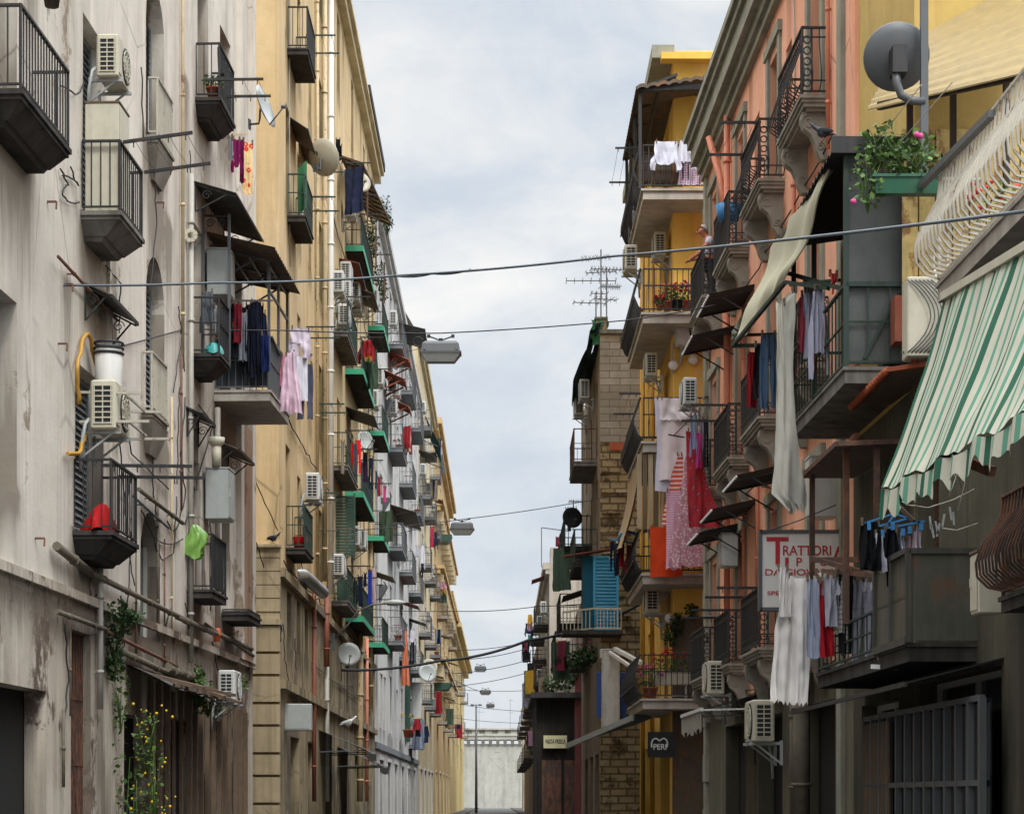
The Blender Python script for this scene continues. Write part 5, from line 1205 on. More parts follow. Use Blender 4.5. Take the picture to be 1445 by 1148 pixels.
mb = MB(); mb.bar(aa[3],aa[2],.05); mb.bar(aa[0],aa[1],.05); mb.bar(aa[2],Vector((W.x(29.4)-W.x(dn),-.05,1.05)),.05); mb.bar(aa[3],Vector((W.x(27)-W.x(dn),-.05,1.25)),.05); mb.bar(aa[2]+Vector((0,0,.15)),Vector((W.x(29.4)-W.x(dn),-.05,1.2)),.04); mb.build_split('folding_arm', M['irong'], aw)
# washing under the veranda
hang(1054,1069,495,575,29.6,'sheet',fab('#7d1a20'),'dark red cloth beside black trousers under the folded awning','cloth',.3)
hang(1064,1080,485,562,29.4,'trousers',fab('#15161b'),'black trousers between dark red cloth and blue jeans','trousers',.3)
hang(1072,1097,470,578,29.2,'trousers',fab('#42566d'),'faded blue jeans under the folded awning','jeans',.2)
hang(1086,1146,408,718,27.4,'curtain',fab('#b3b1a6'),'long lace edged curtain hanging from the veranda pole','curtain',.15,folds=2,amp=.05,hem=.05)
hang(1094,1116,425,700,27.35,'drape',fab('#c4c0b2'),'pale strip of lace along the long hanging curtain','lace',.15,folds=1,amp=.04)
hang(1125,1146,414,530,27.9,'longtee',fab('#8f3a48'),'faded crimson shirt right of the long curtain','shirt',.4)
hang(1134,1150,408,505,27.6,'tee',fab('#8a8da0'),'grey lilac t-shirt over the crimson shirt','t-shirt',.4)
hang(1143,1166,405,535,27.2,'longtee',fab('#a9a8bb'),'pale lilac long sleeved shirt by the dark green rail','shirt',.4)
hang(1134,1144,395,440,28.2,'towel',fab('#3f86a0','check','#20465c',2),'teal checked cloth above the lilac shirts','cloth',.4)
hang(1170,1182,385,415,26.9,'brief',fab('#b8403a'),'small red cloth clipped at the veranda corner','cloth',.4)
mb = MB(); p = P(1115,402,27.8); mb.bar((0,0,0),P(1185,395,27.0)-p,.04); mb.bar(P(1100,382,28.6)-p,P(1190,408,26.6)-p,.05); tag(mb.build('clothes_pole', M['irong'], None, p),'pair of dark green poles carrying lilac shirts by the veranda','clothes pole')
# white bellied balcony with trough, dish pole and plants
bs = balcony(R0b,W,15,22.4,.5,7.05,'thick','slabl','ironw','bigbelly',1.1,.155,bar=.022)
bt = thing('satellite_dish','big grey satellite dish on a steel pole at the top right','satellite dish',P(1304,262,23.4))
mb = MB(); mb.bar((0,0,0),(0,0,2.2),.08); mb.tube([(0,-.02,.92),(-.14,-.04,.92),(-.26,-.04,.98),(-.31,-.04,1.12),(-.31,-.02,1.3)],.045,10); mb.build('pole', M['irons'], bt)
dc = Vector((-.26,.14,1.46)); Mx = Matrix.Rotation(math.radians(-68),3,'X')
mb = MB(); mb.lathe([(.002,0),(.13,.01),(.27,.045),(.36,.09),(.37,.105),(.27,.06),(.13,.02),(.002,.012)],32,dc,0,Mx); mb.build('reflector', M['irons'], bt)
mb = MB(); mb.box(-.36,-.2,-.1,.14,1.22,1.52); mb.build('clamp', M['iron'], bt)
e = P(1283,262,23.0); t = pot_plant(e+Vector((-.0,0,-.1)),'green plastic trough of trailing green plants with pink blooms, top right',None,ph=.2,fh=.45,n=420,potm='trough',seed=41,trough=.8)
foliage(t,[((-.45,0,.2),(.22,.15,.4)),((-.3,0,.55),(.25,.15,.25))],170,.07,'leaf',42)
k = MB(); [k.ball(q,.035,0,6) for q in ((.06,-.1,.62),(-.62,-.1,-.1),(.1,-.12,.6))]; k.build('flowers', M['pink'], t)
pot_plant(W.world(21.2,.05,7.1),'leafy pots with red blooms behind the white bellied railing','red',.14,.22,.35,.4,140,'terra',44)
mb = MB(); mb.bar((0,0,0),P(1400,160,20.0)-P(1300,262,22.9),.07); tag(mb.build('handrail', M['irons'], None, P(1300,262,22.9)),'thick grey handrail sloping above the white bellied railing','handrail')
t = thing('clothes_board','dark board with white cords jutting out before the frosted veranda panel','drying arm',P(1214,229,23.6)); mb = MB(); mb.bar((0,0,0),P(1262,243,23.2)-P(1214,229,23.6),.08,.06); mb.build('board', M['woodd'], t)
mb = MB(); mb.tube([(.02,0,.02),P(1300,120,22)-P(1214,229,23.6)],.007,4); mb.tube([P(1240,236,23.4)-P(1214,229,23.6),P(1345,115,21.5)-P(1214,229,23.6)],.007,4); mb.build_split('cord', M['ironw'], t)
# yellow corrugated roof and panelled enclosure above
t = thing('terrace_roof','yellow corrugated plastic roof on dark posts at the top right','canopy',(5.0,25.2,7.1)); b0 = Vector((5.0,25.2,7.1))
ra, rb_, rc, rd = P(1268,70,25.6),P(1224,154,25.0),P(1470,96,22.6),P(1470,-40,25.6); n = 30
mb = MB()
for q in (0,-.015): mb.grid(lambda u,v: ra.lerp(rb_,u).lerp(rd.lerp(rc,u),v)-b0+Vector((0,0,q+.018*math.cos(u*n*PI*.62))),40,20,0,False)
mb.build('roof_sheet', M['capy'], t); mb = MB(); mb.bar(P(1240,150,24.9)-b0,P(1470,100,22.8)-b0,.06,.09)
for px in (1284,1345,1420): mb.bar(P(px,140-(px-1240)*.2,24.9)-b0,P(px,262,24.9)-b0,.07)
mb.build('post', M['woodd'], t)
mb = MB(); [mb.box(P(1276+i*24,0,25.5).x-5.0,P(1298+i*24,0,25.5).x-5.0,.42,.45,.0,2.6) for i in range(9)]; mb.build('wall_panel', paint('stained_yellow_panel','#d8bd78',.7,.5,'#8a5f34',.4), t)
mb = MB(); mb.box(-.3,3.2,.2,.5,.0,.55); mb.build('brick_base', M['tile'], t)
# air conditioner with round fan guard next to the veranda, terracotta ledge
t = thing('fan_unit','white condenser with curved round fan guard between veranda and striped awning','air conditioner',P(1306,505,24.2),PI)
mb = MB(); mb.bbox(-.24,.26,-.05,.28,-.04,.86,.015); mb.build('body', M['cream'], t); mb = MB()
for q in range(7): mb.tube([(-.24+q*.045+.28*(abs(k-6)/6.)**2*.9-.02,.29+.05*math.sin(k*PI/12),.82-.82*k/12) for k in range(13)],.007,4)
mb.build('fan_guard', M['irons'], t); mb = MB(); mb.box(.0,.5,.02,.3,.12,.7) if False else mb.box(-.4,-.245,.0,.3,.05,.7); mb.build('side_panel', M['woodd'], t)
t = thing('tiled_ledge','terracotta tiled ledge with crumbling tile edge below the veranda corner','ledge',P(1300,520,24.0)); mb = MB(); a = P(1255,522,24.6); b_ = P(1316,513,24.0); c_ = P(1208,570,27.0)
mb.bar(a-P(1300,520,24.0),b_-P(1300,520,24.0),.1,.05); mb.build('ridge', M['terra'], t); k = MB()
for i in range(15): q = a.lerp(c_,i/14)-P(1300,520,24.0); k.tube([q,q+Vector((-.09,.02,-.05))],[.055,.04],6)
k.build_split('edge_tile', M['terra'], t); k = MB(); k.add([q-P(1300,520,24.0) for q in (a,b_,b_+Vector((.5,3,.0)),c_+Vector((.5,0,0)),c_)], [(0,1,2,3,4)]); k.build('sheet', M['capb'], t)
pot_plant(P(1291,512,24.1),'small spiky dry plant on the terracotta ledge',None,.05,.05,.1,.14,60,'terra',47,'leafd')
# brown sheet canopy on posts
t = thing('post_canopy','rusty brown sheet canopy on thin posts in front of the trattoria sign','canopy',P(1160,650,27.5)); b0 = P(1160,650,27.5)
q4 = [P(1182,626,25.6),P(1134,671,29.3),P(1205,671,29.3),P(1290,622,25.6)]; mb = MB(); mb.add([p-b0 for p in q4]+[p-b0+Vector((0,0,-.03)) for p in q4], [(0,1,2,3),(7,6,5,4),(0,4,5,1),(1,5,6,2),(2,6,7,3),(3,7,4,0)]); mb.build('roof_sheet', M['capb'], t)
mb = MB(); mb.bar(q4[0]-b0,q4[1]-b0,.06); mb.bar(q4[1]-b0,q4[2]-b0,.06); mb.bar(q4[0]-b0,q4[3]-b0,.06)
mb.build('edge_frame', M['ironb'], t)
for px, d, yb in ((1146,28.9,860),(1194,26.0,880),(1237,25.7,800)): 
    mb = MB(); p = P(px,628+(1190-px)*.9 if px < 1200 else 626,d)-b0; mb.bar(p,P(px,yb,d)-b0,.07); mb.build_split('post', M['ironb'], t)
mb = MB(); mb.bar(P(1146,790,28.6)-b0,P(1215,789,26.4)-b0,.07); mb.bar(P(1146,787,28.6)-b0,P(1235,812,25.2)-b0,.06); mb.bar(P(1163,805,27.2)-b0,P(1235,812,25.0)-b0,.05); mb.build_split('cross_bar', M['ironb'], t)
# trattoria sign
sg = thing('trattoria_sign','white hanging sign with red lettering TRATTORIA TIPICA on the pink wall','sign',P(1133,857,30.4)); k_ = 1/S(30.4)
wd, hh = 117*k_, 104*k_
mb = MB(); mb.box(-wd/2,wd/2,-.06,.06,0,hh); mb.build_split('panel', M['whiteb'], sg)
mb = MB(); [mb.box(*q) for q in ((-wd/2-.02,wd/2+.02,-.08,.08,hh,hh+.05),(-wd/2-.02,wd/2+.02,-.08,.08,-.05,0),(-wd/2-.045,-wd/2,-.08,.08,-.05,hh+.05),(wd/2,wd/2+.045,-.08,.08,-.05,hh+.05))]; mb.build('frame', M['irons'], sg)
M['redp'] = paint('sign_red_paint','#b3202c',.6,.25)
def word(txt, px, py, hpx, wpx, parent, base_px, base_py, k, m, y=-.062):
    me = text_mesh(txt, 1.0); xs = [v.co.x for v in me.vertices]; zs = [v.co.y for v in me.vertices]; me.materials.append(M[m])
    sx = wpx*k/(max(xs)-min(xs)); sz = hpx*k/(max(zs)-min(zs))
    for v in me.vertices: v.co.x = (v.co.x-min(xs))*sx; v.co.y = (v.co.y-min(zs))*sz
    return link('lettering', me, parent, ((px-base_px)*k, y, (base_py-py)*k), (PI/2,0,0))
for tx, px, py, h, w_ in (('T',1081,797,39,31),('RATTORI',1104,784,14,68),('TIPICA'[1],1107,799,12,5),('P',1123,799,12,8),('I',1142,799,12,4),('C',1156,799,12,9),('A',1172,798,27,21),('DA GIOVANNI',1079,812,9,108),('SPECIALITA',1082,840,6,60)): word(tx,px,py,h,w_,sg,1133,857,k_,'redp')
mb = MB(); mb.bar((wd/2,0,hh*.8),(wd/2+.35,0,hh*.8),.04); mb.bar((wd/2,0,hh*.2),(wd/2+.35,0,hh*.2),.04); mb.build_split('wall_bracket', M['iron'], sg)
mb = MB(); mb.tube([(0,0,0),P(1125,735,30.2)-P(1075,752,30.3),P(1180,712,29.9)-P(1075,752,30.3)],.008,4); tag(mb.build('sign_cable', M['cable'], None, P(1075,752,30.3)),'thin wire drooping above the trattoria sign','wire')
# low enclosed balcony and washing on it
dn2, df2 = 22.6, 28.3; zb = 3.3
balcony(R0b,W,dn2,df2,.75,zb,'thick','slabd','irong','mid',.5,.3)
eb = thing('panelled_enclosure','olive sheet metal balcony enclosure under the striped awning','enclosure',W.world(dn2,0,zb),W.rot)
mb = MB(); x1 = 1.75; hB = .92*zy(785,23.0)/zy(785,23.0)
mb.box(0,x1,.70,.73,.02,hB+.05); mb.box(0,.03,.0,.70,.02,hB+.02); mb.build_split('panel', M['olive'], eb); mb = MB()
for x in (0,.85,x1): mb.bar((x,.74,0),(x,.74,hB+.06),.06)
mb.bar((0,.74,hB+.06),(x1,.74,hB+.06),.06); mb.bar((0,0,hB+.05),(0,.74,hB+.05),.06); mb.bar((0,.74,.02),(x1,.74,.02),.08); mb.build('frame', M['ironm'], eb)
t = hang(1086,1144,812,990,26.6,'spread',fab('#d2cecb'),'long white fringed bedspread hanging lowest on the right','bedspread',.15,folds=3,amp=.05,hem=.03)
hang(1096,1122,800,870,26.5,'drape',fab('#bdbab8'),'crumpled pale cloth pinned at the top of the fringed bedspread','cloth',.2)
for (a,b_,y0,y1,sh,c,pt,c2_,lb,ct) in ((1138,1156,815,928,'towel','#8b93a6',None,None,'blue grey towel just right of the fringed bedspread','towel'),(1144,1168,806,914,'longtee','#bdb8ae',None,None,'beige shirt beside the blue grey towel','shirt'),(1156,1177,818,926,'towel','#8f1520',None,None,'crimson cloth half hidden behind grey shirts','cloth'),(1160,1184,810,884,'tee','#9a9aa6',None,None,'grey shirt in front of the crimson cloth','shirt'),(1172,1198,806,926,'longtee','#bdb9b0','check','#8a8880','pale checked shirt left of the dark coat','shirt'),(1182,1206,804,922,'towel','#1c1d20',None,None,'black coat in the low washing row','coat'),(1200,1238,818,932,'trousers','#a3a0b0',None,None,'lilac grey trousers, rightmost of the low washing row','trousers'),(1219,1236,866,918,'towel','#5b5080',None,None,'violet cloth behind the lilac grey trousers','cloth')):
    hang(a,b_,y0,y1,26.3+(a%5)*.06,sh,fab(c,pt,c2_),lb,ct,.15,folds=2,amp=.04)
for i, px in enumerate((1216,1226)): hang(px,px+9,815,836,26.0,'sock',fab('#c9c9d2'),'small white bootie pegged above the lilac trousers','bootie',.2,group='white booties pegged above lilac trousers')
# blue peg hanger with socks
ph = thing('peg_hanger','blue plastic peg hanger of socks below the striped awning','peg hanger',P(1262,733,23.5)); b0 = P(1262,733,23.5)
mb = MB(); mb.tube([P(1262,700,23.5)-b0,P(1264,715,23.5)-b0,(0,0,0)],.018,6); [mb.bar(P(a,b_,23.5)-b0,P(c,d_,23.5)-b0,.025,.02) for a,b_,c,d_ in ((1220,738,1262,724),(1262,724,1300,738),(1240,742,1285,730),(1250,745,1305,735),(1262,724,1250,745))]; mb.build('frame', M['plast_b'], ph)
mb = MB(); [mb.box(*(q for q in (p.x-.02,p.x+.02,p.y-.02,p.y+.02,p.z-.06,p.z+.02))) for p in [P(a,b_,23.5)-b0 for a,b_ in ((1226,740),(1245,750),(1260,740),(1274,748),(1284,745),(1300,740))]]; mb.build_split('peg', M['plast_b'], ph)
for (a,b_,y0,y1,sh,c,lb,ct) in ((1216,1240,735,800,'towel','#101114','black cloth at the left end of the blue peg hanger','cloth'),(1232,1250,752,802,'sock','#a9a9b5','white patterned sock on the blue peg hanger','sock'),(1248,1276,745,822,'drape','#121318','long black garment in the middle of the blue peg hanger','garment'),(1266,1276,750,780,'sock','#b8bccb','pale blue sock on the blue peg hanger','sock'),(1277,1287,755,785,'sock','#b99aa6','pink sock on the blue peg hanger','sock'),(1289,1301,742,785,'sock','#c0b0bb','pale pink sock, rightmost on the blue peg hanger','sock')):
    hang(a-2,b_+2,y0,y1+5,23.5+(a%4)*.05,sh,fab(c),lb,ct,.1,folds=3,amp=.05)
# striped awning
sa = thing('striped_awning','green and white striped awning with ragged valance at the right edge','awning',P(1300,560,18.0)); b0 = P(1300,560,18.0)
T0, T1 = P(1331,425,18.7), P(1640,240,13.6); B0, B1 = P(1243,688,18.7), P(1500,548,13.6)
pat = [1]+[0,0,1,0,2,0,0,2,0,1,1,0,0,2,0,0,2,0]*6
mb = MB(); n = 72; st_ = len(mb.v)
for i in range(n):
    def sf(u,v): 
        q = (i+u)/n; p = T0.lerp(T1,q).lerp(B0.lerp(B1,q),v); return p-b0+Vector((.03*mnoise.noise(Vector((q*9,v*2.2,3))),.02*math.sin(q*40+v*5),-.09*math.sin(v*PI)*(1+.5*math.sin(q*31))-.05*math.sin(q*5*PI)**2*v+.03*mnoise.noise(Vector((q*22,v*3,1)))))
    mb.grid(sf,2,10,pat[i])
    def vf(u,v):
        q = (i+u)/n; p = B0.lerp(B1,q)+Vector((.03*mnoise.noise(Vector((q*9,2.2,3))),.02*math.sin(q*40+5),-.05*math.sin(q*5*PI)**2+.03*mnoise.noise(Vector((q*22,3,1))))); L = .2+.04*math.sin(q*57+1)+.025*math.sin(q*131); return p-b0+Vector((-.02*v+.025*math.sin(q*60),.02*math.sin(q*80),-L*v-.02))
    mb.grid(vf,2,3,pat[i])
mb.build('canvas', [M['ag1'],M['ag2'],M['ag3']], sa)
mb = MB(); mb.bar(T0-b0+Vector((.02,0,.04)),T1-b0+Vector((.02,0,.04)),.1,.07); mb.build_split('roller_bar', M['cream'], sa)
mb = MB(); mb.bar(P(1320,632,18.0)-b0,P(1400,665,17.2)-b0,.07,.08); mb.build_split('support_arm', M['ironb'], sa)
mb = MB(); mb.bar((0,0,0),P(1290,735,20)-P(1245,690,20.2),.05,.03); mb.bar((.0,0,0),P(1300,700,19.6)-P(1245,690,20.2),.02); tag(mb.build('awning_pole', M['woodd'], None, P(1245,690,20.2)),'dark timber pole poking from behind the striped awning','pole')
# brown bellied grille at lower right, tube light, peg strings
balcony(R0b,W,17.0,20.2,.4,3.55,'plain','slabd','ironb','bigbelly',.95,.12,bar=.02)
boxmesh('meter_box','cream box behind the rusty bellied railing at lower right','box',W.world(20.9,.2,3.45),W.rot,.3,.25,.6,'cream')
t = thing('tube_light','white strip light fixed under the low enclosed balcony','lamp',P(1244,940,24.2)); mb = MB(); mb.bar((-.12,0,0),(.17,-.1,-.02),.05,.05); mb.build('housing', M['whiteb'], t); mb = MB(); mb.tube([(0,.05,0),(-.05,.06,.18),(.1,.06,.22)],.012,5); mb.build('stem', M['ironw'], t)
t = thing('peg_string','string of pegs and wire hooks looped below the striped awning','string',P(1330,720,21)); b0 = P(1330,720,21); mb = MB(); mb.tube([P(x,y,21)-b0 for x,y in ((1262,700),(1280,712),(1310,716),(1345,705),(1375,690))],.006,4); mb.tube([P(x,y,20.5)-b0 for x,y in ((1330,745),(1350,748),(1380,738))],.006,4); mb.tube([P(x,y,20.5)-b0 for x,y in ((1340,700),(1350,670),(1358,690),(1345,665),(1362,680),(1352,720))],.006,4); mb.build_split('wire', M['ironw'], t)
mb = MB(); rr = random.Random(2); 
for x,y in ((1314,740),(1320,735),(1326,738),(1333,725),(1340,715),(1312,728),(1345,722)): p = P(x,y,21)-b0; mb.bar(p,p+Vector((rr.uniform(-.03,.03),0,-.13)),.018,.014)
mb.build_split('peg', M['greyp'], t)
# ground floor: barred window bay, dark roofs, pipe
canopy(R0,W,21.5,28.8,1.0,3.05,.25,'screenb',brackets=False,thing_=('long black sheet roof over the barred bay at lower right',))
t = thing('barred_bay','grey framed glazed bay with vertical bars at street level, lower right','bay',W.world(24.2,0,.3),W.rot); mb = MB(); w = 6.0
for i in range(13): mb.bar((-w/2+i*w/12,.3,0),(-w/2+i*w/12,.3,2.35),.07)
for z in (0,1.5,2.35): mb.bar((-w/2,.3,z),(w/2,.3,z),.06)
mb.build('bar_frame', M['irons'], t); mb = MB(); mb.box(-w/2,w/2,.2,.22,0,2.35); mb.build('pane', M['glass'], t); mb = MB(); mb.box(w/2-1.6,w/2-.05,.31,.33,.1,2.28); mb.build('door_panel', M['capb'], t)
vpipe(R0,W,1140,945,1160,24,'grime'); vpipe(R1,W,1120,960,1160,10,'grime')
mb = MB(); mb.bar((0,0,0),P(1160,385,28.5)-P(1160,520,28.5),.04) if False else None

# ---- golden modern house with wrap-round balconies
W = WR2
zR2 = [15.63,12.79,9.83,6.8,3.93]
ops = [(d,d+1.2,z,z+2.2,'shut_b') for d in (51.5,57.5) for z in zR2]+[(60,60.9,z+.4,z+1.7,'glass') for z in zR2]+[(51,54,.2,3.0,'dark'),(56,60,.2,3.0,'dark')]
R2 = building('apartment_building','golden yellow modern house with wrap round balconies, behind the pink one', W, 50, 62, 19.2, 'R2', ops, None, None, 'R2f', stains=[(51,54,z-.2,1.8) for z in zR2]+[(55.3,55.7,18,6),(59,59.4,16,6)])
def wrap(b, z, near=-1.2, far=4.2, o=.83, right=-6, roof=False):
    mb = MB(); t = .2
    def sl(e, za, zb2): mb.box(near+e, far-e, -.0, o-e, za, zb2); mb.box(near+e, -.0, right, -.0, za, zb2)
    sl(0,-.05,0); sl(.05,-.24,-.05)
    s_ = mb.build('balcony', M['slabl'], b, (0,0,z))
    k = MB(); h = 1.0
    def pane(a, c, lean=0, sp=.13, out=Vector((0,0,0))):
        a = Vector(a); c = Vector(c); L = (c-a).length; n = max(1,int(L/sp))
        for zz, w in ((.08,.03),(h,.05),(.62 if lean == 0 else .3,.03)): 
            q = out*(lean*(1 if .2 < zz < .5 else .3 if zz > .9 else .1)); k.bar(a+q+Vector((0,0,zz)),c+q+Vector((0,0,zz)),w,.03)
        for i in range(n+1):
            p = a.lerp(c,i/n)
            pr = [(0,.06),(.5,.14),(1,.4),(.95,.55),(.3,h)] if lean else [(0,.06),(0,h)]
            for q0, q1 in zip(pr,pr[1:]): k.bar(p+out*lean*q0[0]+Vector((0,0,q0[1])),p+out*lean*q1[0]+Vector((0,0,q1[1])),.02)
    pane((near+.05,right,0),(near+.05,o-.05,0)); pane((near+.05,o-.05,0),(far-.05,o-.05,0),.22,.11,Vector((0,1,0))); pane((far-.05,o-.05,0),(far-.05,.05,0))
    k.build('railing', M['iron'], s_)
    return s_
WB = [wrap(R2, z) for z in zR2]
cornice(R2,W,50,62,19.2,((.5,-.2,.1),),'trimg')
mb = MB(); mb.box(-.35,.0,-9,.3,18.9,19.05); mb.build('roof_overhang', M['R2'], R2)
for d in (55.5,59.2): 
    mb = MB(); mb.tube([W.local(d,.1,18.9),W.local(d,.1,.3)],.06,8); mb.build('drainpipe', M['pipey'], R2)
mb = MB(); mb.box(-.03,0.0,-.5,-.02,3.3,18.9); mb.build('corner_pilaster', M['R2'], R2)
mb = MB(); mb.box(-.05,-.0,-7,.02,0.2,5.9); mb.build('painted_dado', M['capb'], R2)
fl = Flank(50)
for px, y0, y1, ww in ((1012,900,985,0),): pass
mb = MB(); p = fl.at(938,1010); 
# tiled roof over the top balcony
t = thing('balcony_roof','dark brown ridged roof on posts over the topmost golden balcony','canopy',W.world(50,0,15.63),W.rot); mb = MB(); zt = zy(125,49)-15.63
mb.grid(lambda u,v: Vector((-1.35+5.6*u,-5+5.95*v,zt+.35-.42*max(0,(v-.5)*2)+.04*abs(math.sin(u*20*PI))-(.0))),40,6,0,False); mb.grid(lambda u,v: Vector((-1.4,-5+5.95*u,zt+.36-.42*max(0,(u-.5)*2)-.1+.08*v+.05*abs(math.sin(u*24*PI)))),72,1,0,False); mb.build('tiles', M['capb'], t)
mb = MB(); [mb.bar((x,.0,zt+.26),(x,.9,zt-.12),.06) for x in (-1.2,.2,1.6,3.0,4.1)]; [mb.bar((-1.25,y,zt-.1+(.83-y)*.25),(4.2,y,zt-.1+(.83-y)*.25),.06) for y in (.85,.4)]; [mb.bar((x,.85,0),(x,.85,zt-.1),.07) for x in (-1.15,.6,2.4,4.1)]; mb.bar((-1.2,-5,zt+.1),(-1.2,.85,zt-.08),.12); mb.build('frame', M['iron'], t)
mb = MB(); mb.grid(lambda u,v: Vector((-1.2+5.4*u,.95*v,zt+.28-.4*v)),4,4); mb.build('soffit', M['capb'], t)
for y, d in ((2.0,0),(1.5,.0),(1.05,0)): 
    pass
drying_arms(R2,W,50.2,53,.8,1.35,15.63+1.35,lines=3); drying_arms(R2,W,49.4,52,.8,1.3,9.83+1.2,lines=3)
# things on its balconies
hang(918,962,199,240,48.55,'shirt',fab('#cfd0de'),'white long sleeved shirt on the topmost golden balcony line','shirt',0)
hang(955,980,196,242,48.6,'longtee',fab('#d2d2dc'),'white shirt in the middle of the topmost golden balcony line','shirt',0)
hang(971,993,206,232,48.5,'brief',fab('#d6d6e0'),'white gathered shorts, rightmost on the topmost golden balcony','shorts',0)
hang(958,991,222,262,48.85,'sheet',fab('#8f3a78','check','#d5d0d5',1.6),'purple and white checked cloth behind the topmost golden railing','cloth',0)
boxmesh('balcony_cupboard','brown cupboard behind the topmost golden balcony railing','cupboard',P(941,264,49.4),PI,.75,.4,.62,'capb')
boxmesh('mirror_frame','tall dark framed mirror leaning on the topmost golden balcony wall','mirror',P(914,260,49.8),PI,.22,.06,.7,'woodd')
ac = [(936,365,'box air conditioner hung under the topmost golden balcony',1.0),(896,385,'outer white air conditioner hung beside the golden house edge, upper left',1.05),(924,534,'dark air conditioner under the flowered golden balcony',1.0),(928,866,'air conditioner under the golden balcony with the red towel',1.2)]
for px, py, lb, s_ in ac:
    ac_unit(W, 0, 0, 0, lb, sc=s_*.95, mat='cream', world=Vector(((px-VX)*(51.0)/F+.15, 51.0, zy(py,51))), rot=W.rot)
ac_unit(W,0,0,0,'large white air conditioner with round dark fan under the flowered balcony',sc=1.15,mat='white',world=P(980,492,49.9),rot=PI)
for px, py, lb in ((978,508,'white globe wall lamp, front one on the golden wall'),(950,516,'white globe wall lamp, side one on the golden wall'),(945,872,'white globe wall lamp by plants on the lower golden wall')):
    t = thing('wall_lamp',lb,'lamp',P(px,py,49.95)); mb = MB(); mb.ball((0,-.06,0),.12,0,14,(1,.7,1)); mb.build('globe', M['whiteb'], t); mb = MB(); mb.box(-.05,.05,0,.05,-.05,.05); mb.build('base', M['greyp'], t)
for i,(px,py,lb,flw,sz) in enumerate(((942,438,'red geranium in a terracotta pot, left one on the golden balcony','red',1.0),(955,438,'leafy geranium in a dark pot, middle of the golden balcony','red',1.15),(969,438,'pink flowered plant in a terracotta pot, right on the golden balcony','pink',1.1),(931,438,'small red potted plant at the left of the flowered balcony','red',.6),(918,985,'purple flowering pot behind the lowest golden railing','pink',1.3))):
    t = pot_plant(P(px,py,49.15),lb,flw,.13*sz,.2*sz,.24*sz,.34*sz,150,'terra' if i != 1 else 'screenb',60+i)
t = pot_plant(P(948,965,49.3),'bright red flowers in a planter on a stand, lowest golden balcony','red',ph=.3,fh=.45,n=220,potm='cream',seed=66,trough=.9)
t = thing('planter_stand','pale tiered stand of pots on the lowest golden balcony','plant stand',P(946,988,49.4)); mb = MB(); mb.box(-.4,.4,-.12,.12,.36,.42); mb.box(-.4,.4,-.12,.12,.1,.14); [mb.bar((x,0,0),(x,0,.42),.04) for x in (-.36,.36)]; mb.build_split('shelf', M['white'], t)
k = thing('hanging_plant','dark trailing plant hung on the lower golden flank wall','plant',P(955,880,49.8)); foliage(k,[((0,0,0),(.2,.12,.3)),((-.15,0,-.3),(.15,.1,.25)),((.35,0,.3),(.12,.1,.2))],170,.08,'leafd',71)
# curtain blinds
t = thing('roller_blind','tan striped blind billowing between two golden balconies','blind',W.world(49.0,.8,9.6),W.rot); mb = MB()
mb.grid(lambda u,v: Vector((-.1+5.3*u,.05+.42*v*v+.04*math.sin(u*18+v*3),-.1-2.05*v+.25*u*v)),30,10); mb.build('canvas', M['awn_b'], t)
mb = MB()
for i in range(7): mb.grid(lambda u,v,i=i: Vector((-.12+.03*math.sin(v*5+i),.12-.13*i-.11*u,-.05-(1.7+.12*(i%3))*v)),2,6,i%2)
mb.build_split('blind_strip', [fab('#a8967a'), fab('#6f5f4b')], t)
hang(932,945,640,735,48.9,'towel',M['awn_b'],'short striped blind end hanging beside the white tablecloth','blind',0,folds=1,peg=False)
hang(917,962,742,813,48.55,'towel',fab('#c9431f'),'plain orange red towel hung over the lowest but one golden railing','towel',0,folds=1,amp=.02)
hang(923,984,561,694,48.5,'sheet',fab('#ccc7d4'),'lilac white sheet behind the lace tablecloth','sheet',0,folds=2)
hang(931,983,562,678,48.42,'sheet',fab('#dcd0d0'),'long pale tablecloth of lace on the golden balcony','tablecloth',0,folds=2,amp=.03)
hang(930,984,561,592,48.36,'towel',fab('#e0d8da'),'folded pale lace flap over the long tablecloth','cloth',0,folds=3,hem=.02)
mb = MB(); b0 = P(962,610,48.2); mb.bar(P(943,613,48.2)-b0,P(966,617,48.2)-b0,.03); mb.bar(P(950,615,48.2)-b0,P(1000,565,48.2)-b0,.02); tag(mb.build('clothes_hanger', M['iron'], None, b0),'dark clothes rail end in front of the pale lace tablecloth','clothes rail')
hang(940,990,596,800,47.9,'fan_l',fab('#c08a98','floral','#d9c3c3',2.2),'long pink and white patterned cloth hanging across the golden balcony','cloth',0,folds=2,amp=.05)
hang(940,962,690,803,48.1,'towel',fab('#cfb3c2','band','#c4788f',2.6),'pink banded towel below the patterned cloth','towel',0,folds=1)
hang(934,964,640,742,48.2,'fan_l',fab('#cc5a44','band','#d8c0c0',1.4),'orange and white striped towel left of the patterned cloth','towel',0,folds=1)
hang(968,1014,606,744,43.6,'fan_r',fab('#a32d36','floral','#6d4248',2.4),'red patterned cloth with dark motifs beside the pink one','cloth',0,folds=2,amp=.06)
hang(984,1004,688,744,43.7,'drape',fab('#c9a9a6'),'pale pink corner of cloth below the red patterned cloth','cloth',0)
